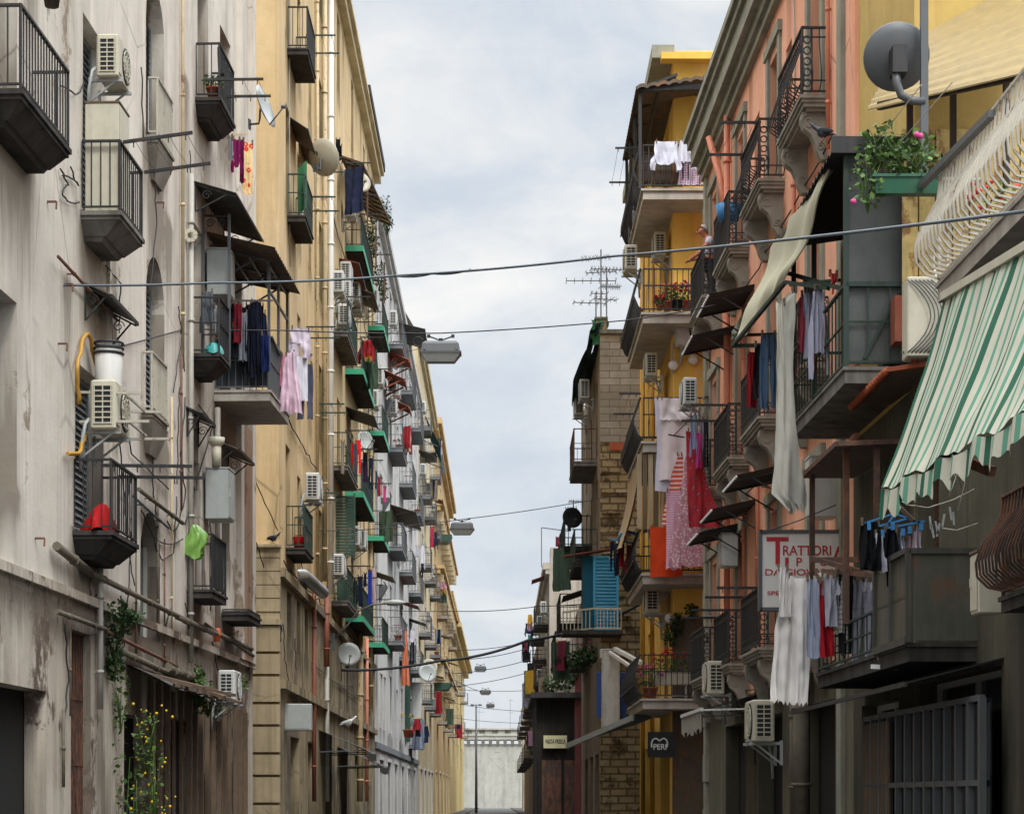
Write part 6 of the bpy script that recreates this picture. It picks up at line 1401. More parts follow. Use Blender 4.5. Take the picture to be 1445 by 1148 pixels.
for (a,b_,y0,y1,sh,c,lb,ct) in ((973,984,585,645,'shirt','#7d8aa8','light blue shirt right of the lace tablecloth','shirt'),(981,990,610,660,'towel','#b03a78','magenta cloth right of the light blue shirt','cloth'),(986,994,590,650,'longtee','#8a8590','grey shirt right of the magenta cloth','shirt'),(992,1000,590,660,'trousers','#2a2a30','dark trousers at the end of the golden balcony washing','trousers'),(1017,1022,590,620,'towel','#b878b0','small lilac cloth on the black pink house railing','cloth')):
    hang(a,b_,y0,y1,43.4,sh,fab(c),lb,ct,0,folds=2)
for (a,b_,y0,y1,sh,c,lb,ct) in ((861,869,762,806,'trousers','#1d2230','navy trousers at the left of the low rack','trousers'),(867,874,765,812,'towel','#2b2d38','charcoal cloth on the low rack','cloth'),(874,881,766,800,'towel','#8e2430','dark red cloth on the low rack','cloth'),(881,893,768,808,'flare','#a8323e','crimson cloth at the right of the low rack','cloth')):
    hang(a,b_,y0,y1,51.5,sh,fab(c),lb,ct,.2,folds=2)
mb = MB(); b0 = P(860,760,51.5); mb.bar((0,0,0),P(893,766,51.5)-b0,.04); mb.tube([P(872,762,51.4)-b0,P(876,753,51.4)-b0,P(886,750,51.2)-b0,P(897,753,51)-b0],.035,6); tag(mb.build('drying_rack', M['plast_b'], None, b0),'blue curved drying rack beside the turquoise shutters','drying rack')
hang(976,982,893,928,48.5,'towel',fab('#7fb3ae'),'pale aqua cloth above the lowest golden railing','cloth',0)
# slate blue shop awning at street level
t = thing('shop_awning','long slate blue shop awning slanting out of the golden house','awning',W.world(54,0,3.0),W.rot); A0,A1 = P(893,1012,52),P(772,1066,60); b0 = W.world(54,0,3.0); inv = Matrix.Rotation(-W.rot,4,'Z')
mb = MB(); q = [inv@(p-b0) for p in (A0,P(800,1052,57.5),P(800,1052,57.5)+Vector((1.3,1.5,.45)),A0+Vector((.9,.8,.2)))]; mb.grid(lambda u,v: q[0].lerp(q[1],u).lerp(q[3].lerp(q[2],u),v)-Vector((0,0,.06*math.sin(u*PI))),12,4); mb.build('canvas', M['awn_d'], t); mb = MB(); mb.bar(q[0],q[1],.06,.14); mb.build_split('front_bar', M['greyp'], t)
hs = thing('heart_sign','black shop sign with a white heart outline above lettering','sign',P(930,1068,49.0)); kk = 1/S(49.0); mb = MB(); mb.box(-16*kk,22*kk,-.05,.05,0,36*kk); mb.build_split('panel', M['screenb'], hs)
mb = MB(); pts = []
for i in range(25):
    a = PI*(-.12)+(2*PI-PI*.76)*i/24*.0; 
hp = [(-10.5,8),(-11,14),(-9,19),(-5.5,21),(-2,19.5),(0.5,17),(3,19.5),(6.5,21),(10,19),(11.8,14),(10.5,8)]
for a, c in zip(hp,hp[1:]): mb.bar((a[0]*kk,-.06,(a[1]+6)*kk),(c[0]*kk,-.06,(c[1]+6)*kk),.03,.03)
mb.build('heart_outline', M['white'], hs); word('PERI',922,1057,8,18,hs,930,1068,kk,'white',-.052)
# ---- block walled house with antennas
W = WR3
ops = [(d,d+1.1,z,z+2.3,'shut_b') for d in (65.5,69.5,73.5,77) for z in (9.2,12.2,5.9)]+[(d,d+2.5,.2,3.0,'dark') for d in (65,69,73)]
R3 = building('apartment_building','bare concrete block and crumbling tuff house, middle of the right row', W, 64, 79, 15.6, 'R5', ops, None, None, 'tuff')
mb = MB(); x = W.x(64); mb.box(x-.03,x,-10,0.0,12.35,15.6); mb.build('block_wall', M['blocks'], R3); mb = MB(); [mb.box(x-.045,x-.03,-.75-.52*i,-.28-.52*i,12.1,12.34) for i in (0,2,3)]; mb.build_split('brick_row', M['terra'], R3)
mb = MB(); mb.box(x-.12,x+.0,-10,.02,15.6,15.72); mb.build('coping', M['slab'], R3)
mb = MB(); [mb.box(x-.06-.03*(i%3),x-.0,-.62-.3*(i%2),-.05,4+i*.62,4.12+i*.62) for i in range(13)]; mb.build_split('projecting_course', M['tuff'], R3)
balcony(R3,W,66.0,69.8,.75,12.1,'plain','slab','ironb','mid',1.0,.2); balcony(R3,W,70.5,76.5,.9,10.0,'plain','slabd','irong','mid',1.0,.25); balcony(R3,W,65.4,69.5,.75,8.9,'plain','slabd','irong','mid',1.0,.2); balcony(R3,W,72.5,77,1.0,7.6,'plain','slabd','iron','mid',1.0,.25); balcony(R3,W,71,77,1.2,6.3,'plain','slabd','iron','straight',.9,.2)
for px, py, lb in ((828,565,'white air conditioner tucked below the dark green net'),(820,588,'lower white air conditioner beside draped green net')):
    d = W.d(px,.25); ac_unit(W,d,.05,zy(py,d),lb,sc=1.05)
nt_ = thing('debris_net','dark green netting draped over the block house roof edge','net',P(845,480,64.5)); b0 = P(845,480,64.5)
ua = [(847,455,64),(846,470,64.2),(838,490,66),(830,515,69),(822,560,72)]; ub = [(833,472,64.2),(826,492,65),(818,515,67),(810,540,70),(806,572,73)]
mb = MB(); 
def nf(u,v):
    i = min(3,int(v*4)); t = v*4-i; p = P(*ua[i]).lerp(P(*ua[i+1]),t); q = P(*ub[i]).lerp(P(*ub[i+1]),t); return p.lerp(q,u)-b0+Vector((.06*math.sin(u*13+v*7),-.25*math.sin(u*PI)+.08*math.sin(v*21),.05*math.sin(u*9+v*15)))
mb.grid(nf,14,24); mb.grid(lambda u,v: nf(u,v)+Vector((.2,.3,-.02)),14,24); mb.build('mesh_sheet', M['net'], nt_)
mb = MB(); mb.grid(lambda u,v: Vector((-.25+.5*u+.05*math.sin(v*9),-.35+.06*math.sin(u*9),.55-.75*v)),8,8); mb.build('loose_flap', M['screenlg'], nt_)
t = thing('chimney','small rendered chimney stack on the block house roof','chimney',P(848,475,64.3)); mb = MB(); mb.box(-.16,.16,-.16,.2,0,.5); mb.build('stack', M['stain'], t); mb = MB(); mb.box(-.2,.2,-.2,.24,.5,.56); mb.build('cap', M['slab'], t)
def antenna(loc, h, label, arms, group=None):
    t = thing('tv_antenna',label,'antenna',loc,0,group); mb = MB(); mb.bar((0,0,0),(0,0,h),.04); mb.build('mast', M['irons'], t)
    for z, L, a, n in arms:
        k = MB(); u = Vector((math.cos(a),math.sin(a),0)); v = Vector((-u.y,u.x,.0))
        k.bar(-u*L*.3+Vector((0,0,z)),u*L*.7+Vector((0,0,z)),.025)
        for i in range(n): c = -u*L*.3+u*L*i/(n-1)+Vector((0,0,z)); e = .22+.12*(i%3 == 0); k.bar(c-Vector((v.x,v.y,0))*e-Vector((0,0,.0)),c+Vector((v.x,v.y,0))*e,.014); k.bar(c-Vector((0,0,.1)),c+Vector((0,0,.1)),.012)
        k.build_split('yagi', M['irons'], t)
    return t
antenna(P(848,452,64.4),zy(352,64.4)-zy(452,64.4),'tallest rooftop aerial mast with several cross arms on the block house',((1.55,1.0,.1,10),(1.9,.8,2.9,8),(1.2,1.5,PI,7),(.65,.7,.3,5)))
antenna(P(856,450,65.5),1.6,'shorter rooftop aerial right of the tallest mast',((1.0,.6,.2,9),(1.45,.9,2.9,6)))
antenna(P(841,455,66),.95,'low rooftop aerial left of the tallest mast',((.6,1.0,3.3,5),(.9,.5,.1,4)))
antenna(P(809,740,78),.9,'small aerial above the dark round dish',((.85,.5,.1,7),(.6,.4,3.0,5)))
dish(P(803,745,70), PI+.3, 'dark round satellite dish on the block house side, against sky', .34,.1,'screenb')
# turquoise shutter booth
sb = thing('shutter_booth','turquoise blue louvred booth on a pale railed balcony, right side','booth',P(855,890,61.5),PI); kk = 1/S(61.5)
w_, h_ = 36*kk, 106*kk; mb = MB(); mb.box(-w_/2,w_/2,-.9,0,0,h_); mb.build('booth_wall', M['shut_t'], sb)
mb = MB(); n = 20; [mb.add([(-w_/2+.08,.004,.1+i*(h_-.2)/n+.06),(w_/2-.08,.004,.1+i*(h_-.2)/n+.06),(w_/2-.08,.035,.1+i*(h_-.2)/n),(-w_/2+.08,.05,.1+i*(h_-.2)/n)],[(0,1,2,3)],1) for i in range(n)]; [mb.box(a,c,.0,.06,e,g) for a,c,e,g in ((-w_/2,-w_/2+.07,0,h_),(w_/2-.07,w_/2,0,h_),(-w_/2+.07,w_/2-.07,h_-.07,h_),(-w_/2+.07,w_/2-.07,0,.07))]; mb.build('shutter', [M['shut_t'],M['louv']], sb)
mb = MB(); mb.box(w_/2+.001,w_/2+.3,-.9,-.1,0,h_); mb.build('side_shutter', M['teal'], sb)
mb = MB(); L = [(w_/2+.85,.2,h_+.0),(-w_/2-.05,.2,h_+.25),(-w_/2-.05,-1.2,h_+.35),(w_/2+.85,-1.2,h_+.1)]; mb.add(L+[(a,b_,c-.04) for a,b_,c in L],[(0,1,2,3),(7,6,5,4),(0,4,5,1),(1,5,6,2),(2,6,7,3),(3,7,4,0)]); mb.build('roof_sheet', M['oxide'], sb)
mb = MB(); mb.box(-w_/2-.1,w_/2+.9,-1.0,.42,-.12,0); mb.build('slab', M['slabd'], sb)
mb = MB(); a = [(-w_/2-.05,.38,0),(w_/2,.38,0),(w_/2+.85,-.9,0)]
for p, q in zip(a,a[1:]):
    p = Vector(p); q = Vector(q); mb.bar(p+Vector((0,0,.62)),q+Vector((0,0,.62)),.05); mb.bar(p+Vector((0,0,.05)),q+Vector((0,0,.05)),.04); [mb.bar(p.lerp(q,i/8)+Vector((0,0,.05)),p.lerp(q,i/8)+Vector((0,0,.62)),.022) for i in range(9)]
mb.build('railing', M['cream'], sb)
for y_, lb in ((795,'x'),): pass
boxmesh('duct_stack','tall galvanised kitchen duct by royal blue panels on the right','duct',P(861,1030,60.5),PI,.5,.45,(1030-920)*60.5/F,'alu',seam=False)
t = thing('hood_outlet','dark mouthed square vent on top of the galvanised duct','vent',P(861,928,60.3)); mb = MB(); mb.box(-.28,.28,-.1,.3,0,.26); mb.build('casing', M['alu'], t); mb = MB(); mb.box(-.22,.22,-.106,-.1,.04,.22); mb.build('mouth', M['dark'], t)
for a, c, lb in ((842,852,'narrow royal blue door panel left of the galvanised duct'),(866,884,'royal blue door panel right of the galvanised duct')):
    mb = MB(); wq = (c-a)/S(61); mb.bbox(-wq/2,wq/2,0,.06,0,(1012-948)/S(61),.01); tag(mb.build('door_panel', M['blue'], None, P((a+c)/2,1012,61)),lb,'panel')
mb = MB(); b0 = P(868,915,60); mb.bar((0,0,0),P(905,935,56)-b0,.1); mb.bar(P(860,920,60)-b0,P(893,942,56)-b0,.08); tag(mb.build('pale_bars', M['whiteb'], None, b0),'two pale angled bars behind the lowest golden balcony','bars')
# ---- set back dark house, weathered grey house, far brown house
Wb = Wall('R',4.0,0,79); ops = [(d,d+1.2,z,z+2.2,'shut_b') for d in (82,87,92,97,102,107,112) for z in (4.6,7.9)]
R3b = building('apartment_building','dark set back house hidden behind the block walled one', Wb, 79, 115, 11.5, 'R5', ops)
W = WR4
ops = [(d,d+1.3,z,z+2.4,'shut_b' if k%2 else 'shut_y') for k, d in enumerate((118,123,128,133,138,143)) for z in (4.5,8,11.2)]
R4 = building('apartment_building','weathered pale grey house with bare side wall, far right row', W, 115, 150, 14.3, 'R4', ops, None, None, 'R4')
for d, z, m in ((117,11.2,'iron'),(117,8,'ironb'),(122,9.6,'iron'),(128,11.2,'iron'),(128,8,'iron'),(135,10,'iron'),(137,6.5,'iron'),(143,8,'iron'),(122,6,'iron'),(130,4.5,'iron')): balcony(R4,W,d,d+3.8,.8,z,'thick','slabd',m,'mid',1.0,.25)
cornice(R4,W,115,150,14.3,((.35,-.3,.05),(.2,-.55,-.3)),'R4')
t = thing('roof_shed','small pale shed with laundry frame on the grey house roof','shed',P(787,800,118)); mb = MB(); mb.box(-.4,.6,0,2,0,1.1); mb.build('shed_wall', M['R4'], t); mb = MB(); [mb.bar((x,0,0),(x,0,2.2 if x < -.5 else 2.0),.05) for x in (-.9,.6)]; mb.bar((-.9,0,2.2),(.6,0,2.0),.05); mb.build('laundry_frame', M['irons'], t)
hang(784,791,757,771,100,'towel',fab('#5d1f2a'),'dark red cloth on the roof frame of the weathered house','cloth',0,folds=1); hang(787,797,753,787,101,'longtee',fab('#1f3830'),'dark green shirt on the roof frame of the weathered house','shirt',0)
for px, py, d, c, lb in ((783,903,114,'#b08a2a','mustard cloth pegged before the weathered side wall'),(748,895,150,'#3a7a72','teal cloth far along the right row'),(747,935,150,'#2c2f45','navy cloth far along the right row')): hang(px-3,px+4,py,py+16,d,'towel',fab(c),lb,'cloth',0,folds=1)
W5 = Wall('R',2.5,0,150); ops = [(d,d+1.4,z,z+2.4,'shut_b') for d in (155,165,175,185,195,205,215,225) for z in (4.5,8)]
R5 = building('apartment_building','brown grey house at the far end of the right row', W5, 150, 235, 12.6, 'R5', ops)
for d in (152,162,176,190,206,220): balcony(R5,W5,d,d+5,.9,8,'thick','slabd','iron','mid',1.0,.4); balcony(R5,W5,d+2,d+6,.9,4.5,'thick','slabd','iron','mid',1.0,.4)
t = thing('domed_house','far pale house with a rounded brown roof at the end of the street','house',(4.2,252,0)); mb = MB(); mb.box(-1.7,4,0,9,0,15); mb.build('wall', M['R4'], t); mb = MB(); mb.grid(lambda u,v: Vector((-1.7+5.7*u,9*v,15+3.0*math.sin(u*PI*.9+.0)**.6 if u > 0 else 15)),16,2); mb.grid(lambda u,v: Vector((-1.7+5.7*u,0,15+v*(3.0*math.sin(u*PI*.9)**.6 if u > 0 else 0))),16,3); mb.build('roof', M['tile'], t)
# dark terrace block with the pasta sign
kb_ = thing('terrace_block','dark soot stained terrace block with plants on top, right of the street end','terrace building',P(790,1125,99)+Vector((0,0,-1.65))); e = Vector(kb_.location)
mb = MB(); X0, X1 = P(757,0,99).x-e.x, 5.0-e.x; zt = zy(985,99); mb.box(X0,X1,0,12,0,zt); mb.build('wall', M['soot'], kb_); [ (lambda q: q.box(X0+a,X0+a+.9,-.05,.02,.3,3.4).build('roller_shutter', M['ironb'], kb_))(MB()) for a in (.25,1.3)]; mb = MB(); mb.box(X0-.25,X1,-.9,12,zt,zt+.25); mb.build('roof_slab', M['slabd'], kb_)
mb = MB(); mb.box(X0+.1,P(775,0,99).x-e.x,-.3,.5,zt+.25,zy(956,99)); mb.build('parapet', M['capb'], kb_)
mb = MB(); [mb.bar((x,-.5,0),(x,-.5,zt+1.6),.16) for x in (P(818,0,99).x-e.x,P(813,0,99).x-e.x)]; mb.bar((P(797,0,99).x-e.x,-.5,zy(938,99)),(P(820,0,99).x-e.x,-.5,zy(938,99)),.25); mb.build_split('steel_frame', M['oxide'], kb_)
plant('terrace_plants','bushy plants on the dark terrace block roof','plants',P(797,968,98.6),[((0,0,.2),(.5,.4,.5)),((-.6,0,.1),(.4,.4,.5)),((.4,0,.5),(.4,.4,.5))],260,.16,'leafd',81)
plant('balcony_bush','dark green bush hanging below the pale railed booth','bush',P(818,930,66),[((0,0,0),(.42,.5,.32)),((.3,0,.15),(.4,.5,.3))],420,.1,'leafd',82)
ps = thing('pasta_sign','cream sign reading PASTA FRESCA on the dark terrace block','sign',P(784,1055,98.7)); kk = 1/S(98.7); mb = MB(); mb.box(-17*kk,16*kk,-.06,.06,0,18*kk); mb.build_split('panel', M['signc'], ps); word('PASTA FRESCA',770,1048.5,6,28,ps,784,1055,kk,'iron',-.075)
mb = MB(); b0 = P(813,1045,97); mb.box(-.07,.07,-.07,.07,0,1.2); tag(mb.build('sign_post', M['oxide'], None, b0),'short red post beside the pasta sign','post')
# ================================================================ OVER THE STREET, PEOPLE, BIRDS, FAR END
cable('overhead_cable',[P(40,401,27.8),P(300,399,28.4),P(560,389,28.8),P(860,362,27.5),P(1450,298,16.8)],.017,'thickest grey cable crossing the whole street above the washing','cableg',.025)
cable('overhead_cable',[P(556,389,28.7),P(610,386,28.7),P(665,380,28.65)],.012,'short loose strand below the thick grey cable','cable',.03)
LD = (38.7,61.0,118,147,168)
cable('lamp_wire',[P(168,460,38),P(400,466,38.5),P(622,470,38.7),P(882,452,38.9),P(1010,430,39.2)],.012,'wire carrying the nearest hanging street lamp','cable',.02)
cable('lamp_wire',[P(352,745,57),P(500,748,59),P(655,732,61),P(830,706,62),P(900,690,63)],.012,'wire carrying the second hanging street lamp','cable',.03)
cable('overhead_cable',[P(462,944,66),P(620,932,66),P(745,903,66),P(850,872,64),P(912,845,60)],.045,'thick black cable sagging from dish to right side booth','cable',.12)
cable('overhead_cable',[P(478,855,70),P(640,862,72),P(760,855,72),P(900,842,66)],.014,'thin wire just above the thick black sagging cable','cable',.06)
for a, b, d, lb in (((645,917),(745,905),120,'wire at the street end holding the upper far lamp'),((640,950),(748,930),118,'wire just below the upper far lamp'),((640,968),(750,947),128,'lower pale wire between upper and middle far lamps'),((640,958),(690,978),147,'short wire to the middle far lamp'),((646,972),(752,973),160,'level wire below the middle far lamp'),((644,992),(745,1003),168,'sagging wire at the lowest far lamp'),((640,1012),(750,1020),190,'faint lowest wire over the street end'),((648,930),(742,915),110,'second thin wire above the upper far lamp')):
    cable('far_wire',[P(*a,d),P(*b,d)],.02,lb,'cable',.12)
def lamp(px, py, d, label, k=1.0, turn=0.0):
    t = thing('street_lamp',label,'street lamp',P(px,py,d),turn); t.scale = (k,k,k)
    def body():
        mb = MB(); mb.frustum((-.355,.355,-.19,.19),-.02,(-.33,.33,-.17,.17),.12,0); mb.frustum((-.33,.33,-.17,.17),.12,(-.28,.28,-.13,.13),.17,0); mb.box(-.375,.375,-.2,.2,-.05,-.02,0)
        for s in (-1,1): mb.bar((s*.29,-.19,.0),(s*.29,-.17,.12),.035,.03,0)
        return mb.mesh('housing',[M['irons']])
    link('housing', cached('lmpb',body), t)
    link('diffuser', cached('lmpd',lambda: MB().frustum((-.25,.25,-.12,.12),-.2,(-.36,.36,-.19,.19),-.05,0).mesh('diffuser',[M['greyp']])), t)
    def hng():
        mb = MB(); mb.bar((-.22,0,.28),(0,0,.2),.022); mb.bar((.22,0,.28),(0,0,.2),.022); mb.box(-.035,.035,-.03,.03,.16,.24)
        for s in (-1,1): mb.box(s*.22-.03,s*.22+.03,-.025,.025,.255,.31)
        return mb.mesh('hanger',[M['iron']])
    link('hanger', cached('lmph',hng), t)
    return t
lamp(622,496,38.7,'nearest street lamp hung on a wire over the street, with cable loop')
lamp(652,745,61,'second street lamp hung over the street, at mid height',.95)
lamp(678,943,118,'third street lamp, uppermost of the three far ones',.93); lamp(685,976,147,'fourth street lamp, middle of the three far ones',1.0,.25); lamp(692,995,168,'fifth street lamp, lowest of the three far ones',.95)
mb = MB(); e = P(590,478,38.6); pts = [Vector((math.cos(a)*.085,0,math.sin(a)*.085-.05)) for a in [i*PI/8 for i in range(17)]]; mb.tube(pts,.012,5); mb.tube([(.03,0,-.13),(.05,0,-.2),P(596,498,38.6)-e],.01,5); tag(mb.build('cable_loop', M['cable'], None, e),'coiled spare loop of cable beside the nearest street lamp','cable loop')
t = thing('lamp_post','far twin headed lamp post above the crenellated wall','lamp post',P(672,1125,230)+Vector((0,0,-1.65))); h = zy(994,230); mb = MB(); mb.tube([(0,0,0),(0,0,h)],[.16,.09],8); mb.build('pole', M['irons'], t)
for s in (-1,1): mb = MB(); mb.bar((0,0,h),(s*.55,0,h),.08); mb.ball((s*.42,0,h),.22,0,8,(1,.7,.5)); mb.build('lamp_head', M['irons'], t)
antenna(P(720,1030,300),4.5,'thin far aerial on the crenellated wall',((4.2,.6,0,4),(2.5,.5,0,3))); antenna(P(676,1030,300),3.0,'lower far aerial left on the crenellated wall',((2.6,1.0,0,4),))
# old wall across the end of the street
cw = thing('fortress_wall','pale grey machicolated stone wall closing the street end','wall',(0,330,0)); mb = MB(); mb.box(-30,30,0,6,0,zy(1049,330)); mb.build('lower_wall', M['castle'], cw)
mb = MB(); zc0, zc1 = zy(1043,330), zy(1027,330); mb.box(-30,30,-.8,6,zc0,zc1); mb.box(-30,30,-1.1,.2,zc1-.25,zc1); mb.box(-30,30,-.95,0,zc0+.55,zc0+.8); mb.build('parapet', M['castle'], cw)
mb = MB(); n = 46
for i in range(n): x = -26+i*1.14; mb.frustum((x,x+.62,-.7,0),zc0,(x+.0,x+.62,-.78,0),zc0+.02) if False else mb.frustum((x+.12,x+.5,-.1,0),zc0-1.0,(x,x+.62,-.78,0),zc0)
mb.build_split('corbel_table', M['castle'], cw)
mb = MB(); 
for i in range(26): mb.box(-25.5+i*2.0,-24.6+i*2.0,-.83,-.8,zc0+.95,zc1-.35)
mb.build_split('blind_panel', M['slab'], cw)
# ---- man leaning on the pink house railing
def skinned(name, joints, edges, mat, parent=None, sub=2):
    me = bpy.data.meshes.new(name); me.from_pydata([j[0] for j in joints], edges, []); ob = bpy.data.objects.new(name, me); C.objects.link(ob)
    md = ob.modifiers.new('s','SKIN'); ob.modifiers.new('u','SUBSURF').levels = sub
    for i, j in enumerate(joints): ob.data.skin_vertices[0].data[i].radius = (j[1], j[2] if len(j) > 2 else j[1])
    ob.data.skin_vertices[0].data[0].use_root = True
    dg = bpy.context.evaluated_depsgraph_get(); m2 = bpy.data.meshes.new_from_object(ob.evaluated_get(dg)); bpy.data.objects.remove(ob)
    m2.materials.clear(); m2.materials.append(M[mat])
    for p in m2.polygons: p.use_smooth = True
    return link(name, m2, parent)
dm = 45.0; feet = WR1.world(dm,.12,12.07); man = thing('person','older man in pale short sleeved shirt leaning on the pink house railing','person',feet)
hd = P(990,326,dm)-feet; sh = P(1000,338,dm)-feet; out = Vector((-1,0,0)); aw_ = Vector((0,1,0))
pel = Vector((-.04,0,.92)); ch = pel.lerp(sh,.62)+Vector((.02,0,.04)); nk = sh.lerp(hd,.35)+Vector((0,0,.0)); hx = hd
def V3(*a): return Vector(a)
sL = sh+V3(.02,-.19,-.03); sR = sh+V3(.02,.19,-.03); rail = WR1.world(dm,PB[3][2]-.03,13.06)-feet
eL = rail+V3(.02,-.27,.05); eR = rail+V3(.02,.2,.05); hL = rail+V3(-.18,-.1,-.06); hR = rail+V3(-.15,.05,-.03)
J = [(pel,.15,.12),(pel.lerp(ch,.5),.14,.12),(ch,.16,.13),(sh+V3(0,0,-.02),.12,.1),(nk,.06,.06),(hx+V3(.05,0,-.06),.06,.07),(hx,.085,.1),(hx+V3(-.03,0,.05),.075,.085),
     (sL,.075),(eL.lerp(sL,.5)+V3(.02,-.03,0),.055),(eL,.045),(hL.lerp(eL,.4),.036),(hL,.03),(sR,.075),(eR.lerp(sR,.5)+V3(.02,.03,0),.055),(eR,.045),(hR.lerp(eR,.4),.036),(hR,.03),
     (pel+V3(.02,-.1,-.05),.1),(V3(.03,-.12,.48),.07),(V3(.05,-.12,.08),.045),(V3(-.1,-.13,.03),.04),(pel+V3(.02,.1,-.05),.1),(V3(.03,.12,.48),.07),(V3(.05,.12,.08),.045),(V3(-.1,.13,.03),.04)]
E = [(0,1),(1,2),(2,3),(3,4),(4,5),(5,6),(6,7),(3,8),(8,9),(9,10),(10,11),(11,12),(3,13),(13,14),(14,15),(15,16),(16,17),(0,18),(18,19),(19,20),(20,21),(0,22),(22,23),(23,24),(24,25)]
skinned('body', J, E, 'skin', man)
M['shirt'] = fabric('pale_shirt','#c9c6d4'); M['trous'] = fabric('grey_trousers','#3a3d44')
JS = [(pel+V3(0,0,.04),.165,.135),(pel.lerp(ch,.5),.158,.138),(ch,.178,.148),(sh+V3(0,0,-.02),.135,.115),(sL,.09),(eL.lerp(sL,.55)+V3(.02,-.03,0),.075),(sR,.09),(eR.lerp(sR,.55)+V3(.02,.03,0),.075)]
skinned('shirt', JS, [(0,1),(1,2),(2,3),(3,4),(4,5),(3,6),(6,7)], 'shirt', man)
skinned('trousers', [(pel+V3(0,0,-.02),.16,.13),(pel+V3(.02,-.1,-.08),.115),(V3(.03,-.12,.48),.085),(V3(.05,-.12,.1),.065),(pel+V3(.02,.1,-.08),.115),(V3(.03,.12,.48),.085),(V3(.05,.12,.1),.065)], [(0,1),(1,2),(2,3),(0,4),(4,5),(5,6)], 'trous', man)
mb = MB(); mb.grid(lambda u,v: hx+V3(.035,0,.03)+Vector((math.cos(u*2*PI)*math.sin(v*1.45)*.108,math.sin(u*2*PI)*math.sin(v*1.45)*.098,math.cos(v*1.45)*.105))@Matrix.Rotation(-.75,3,'Y'),18,8); mb.build('hair', M['hair'], man)
mb = MB(); f = hx+V3(-.1,0,-.015); mb.ball(f+V3(-.008,0,-.02),.02,0,8,(1,.8,1.4)); mb.build('nose', M['skin'], man); mb = MB(); mb.ball(hx+V3(.02,-.1,-.01),.026,0,8,(.7,.4,1.2)); mb.ball(hx+V3(.02,.1,-.01),.026,0,8,(.7,.4,1.2)); [o for o in mb.build_split('ear', M['skin'], man)]
mb = MB(); [mb.ball(hx+V3(-.088,s*.035,.015),.012,0,8) for s in (-1,1)]; mb.build_split('eye', M['iron'], man)
mb = MB(); mb.box(-.005,.005,-.025,.025,-.004,.004); mb.build('mouth', M['redcl'], man, hx+V3(-.088,0,-.065))
for hp_, s in ((hL,-1),(hR,1)):
    mb = MB(); mb.ball(hp_+V3(-.03,0,-.02),.04,0,10,(1,.9,.5))
    for i in range(4): a = hp_+V3(-.055,-.028+.019*i,-.02); mb.tube([a,a+V3(-.03,0,-.02),a+V3(-.035,0,-.05-.006*(i in (1,2)))],[.01,.009,.007],6)
    mb.tube([hp_+V3(-.02,-s*.035,-.02),hp_+V3(-.045,-s*.05,-.035),hp_+V3(-.065,-s*.045,-.05)],[.012,.01,.008],6); mb.build_split('hand', M['skin'], man)
# ---- birds
def bird(loc, rz, label, m, k=1.0):
    t = thing('bird',label,'bird',loc,rz); t.scale = (k,k,k); mb = MB()
    pr = [(.002,-.17),(.012,-.165),(.02,-.11),(.035,-.07),(.058,-.02),(.066,.03),(.056,.075),(.036,.105),(.03,.12),(.033,.14),(.034,.155),(.026,.175),(.012,.186),(.004,.2),(.001,.21)]
    st = len(mb.v); mb.lathe(pr,12,(0,0,0)); 
    for i in range(st,len(mb.v)):
        x, y, z = mb.v[i]; s = z; lift = .0 if s < .06 else (s-.06)*.62; mb.v[i] = (s*.95-(.02 if s > .1 else 0), x, .1+lift-s*.0+y*(1 if s > -.05 else .45)+s*.22)
    mb.build('body', M[m], t)
    mb = MB(); [mb.tube([(.0,y,.06),(.005,y,.0),(.03,y,.0)],.006,5) for y in (-.025,.025)]; mb.build_split('leg', M['terra'], t)
    mb = MB(); [mb.lathe([(.001,-.09),(.028,-.05),(.04,.0),(.03,.05),(.001,.075)],8,(-.02,s*.055,.115),0,Matrix.Rotation(PI/2-.15,3,'Y')@Matrix.Diagonal((1,.35,1.3))) for s in (-1,1)]; mb.build_split('wing', M['screenb' if m == 'bird' else 'greyp'], t)
bird(P(385,766,47.0)+Vector((0,0,-.0)),.0,'dark pigeon perched on the stone pier ledge by the ochre wall','bird',1.05)
bird(P(1162,199,26.6),PI-.2,'dark pigeon perched on the veranda roof edge','bird',1.0)
bird(P(491,1027,60),.2,'white gull standing on the shop awning, lower left','birdw',1.5)
# ================================================================ EVERYDAY CLUTTER ON THE FARTHER FRONTS
rc_ = random.Random(21)
FLO = ['lowest','second','third','fourth','fifth']
COLN = {'#a8323a':'red','#d5d5da':'white','#2b3350':'navy','#8a96ac':'pale blue','#1e1f24':'black','#b7a58c':'beige','#b98a9c':'pink','#4d6152':'sage green','#7d3146':'wine red','#d0a23c':'mustard'}
def washing(W, d, out, z, floor, col, house, n=3):
    """a few garments on a balcony line, each a thing of its own"""
    ks = list(COLN); rc_.shuffle(ks); s = S(d)
    for i in range(n):
        c = ks[i]; sh, ct = rc_.choice((('shirt','shirt'),('towel','towel'),('trousers','trousers'),('longtee','jumper'),('sheet','sheet')))
        hh = {'shirt':.75,'towel':.9,'trousers':1.0,'longtee':.7,'sheet':1.3}[sh]*rc_.uniform(.9,1.2); w = {'shirt':.62,'towel':.45,'trousers':.42,'longtee':.6,'sheet':.8}[sh]
        o = cloth_mb(sh, w, hh, rc_.randint(0,999), 3, .04).build(ct, fab(c), None, W.world(d+i*.55, out+.15, z+1.0), W.rot+PI/2*rc_.uniform(.3,.7))
        tag(o, '%s %s on the %s floor balcony, %s column of the %s' % (COLN[c], ct, floor, col, house), ct)
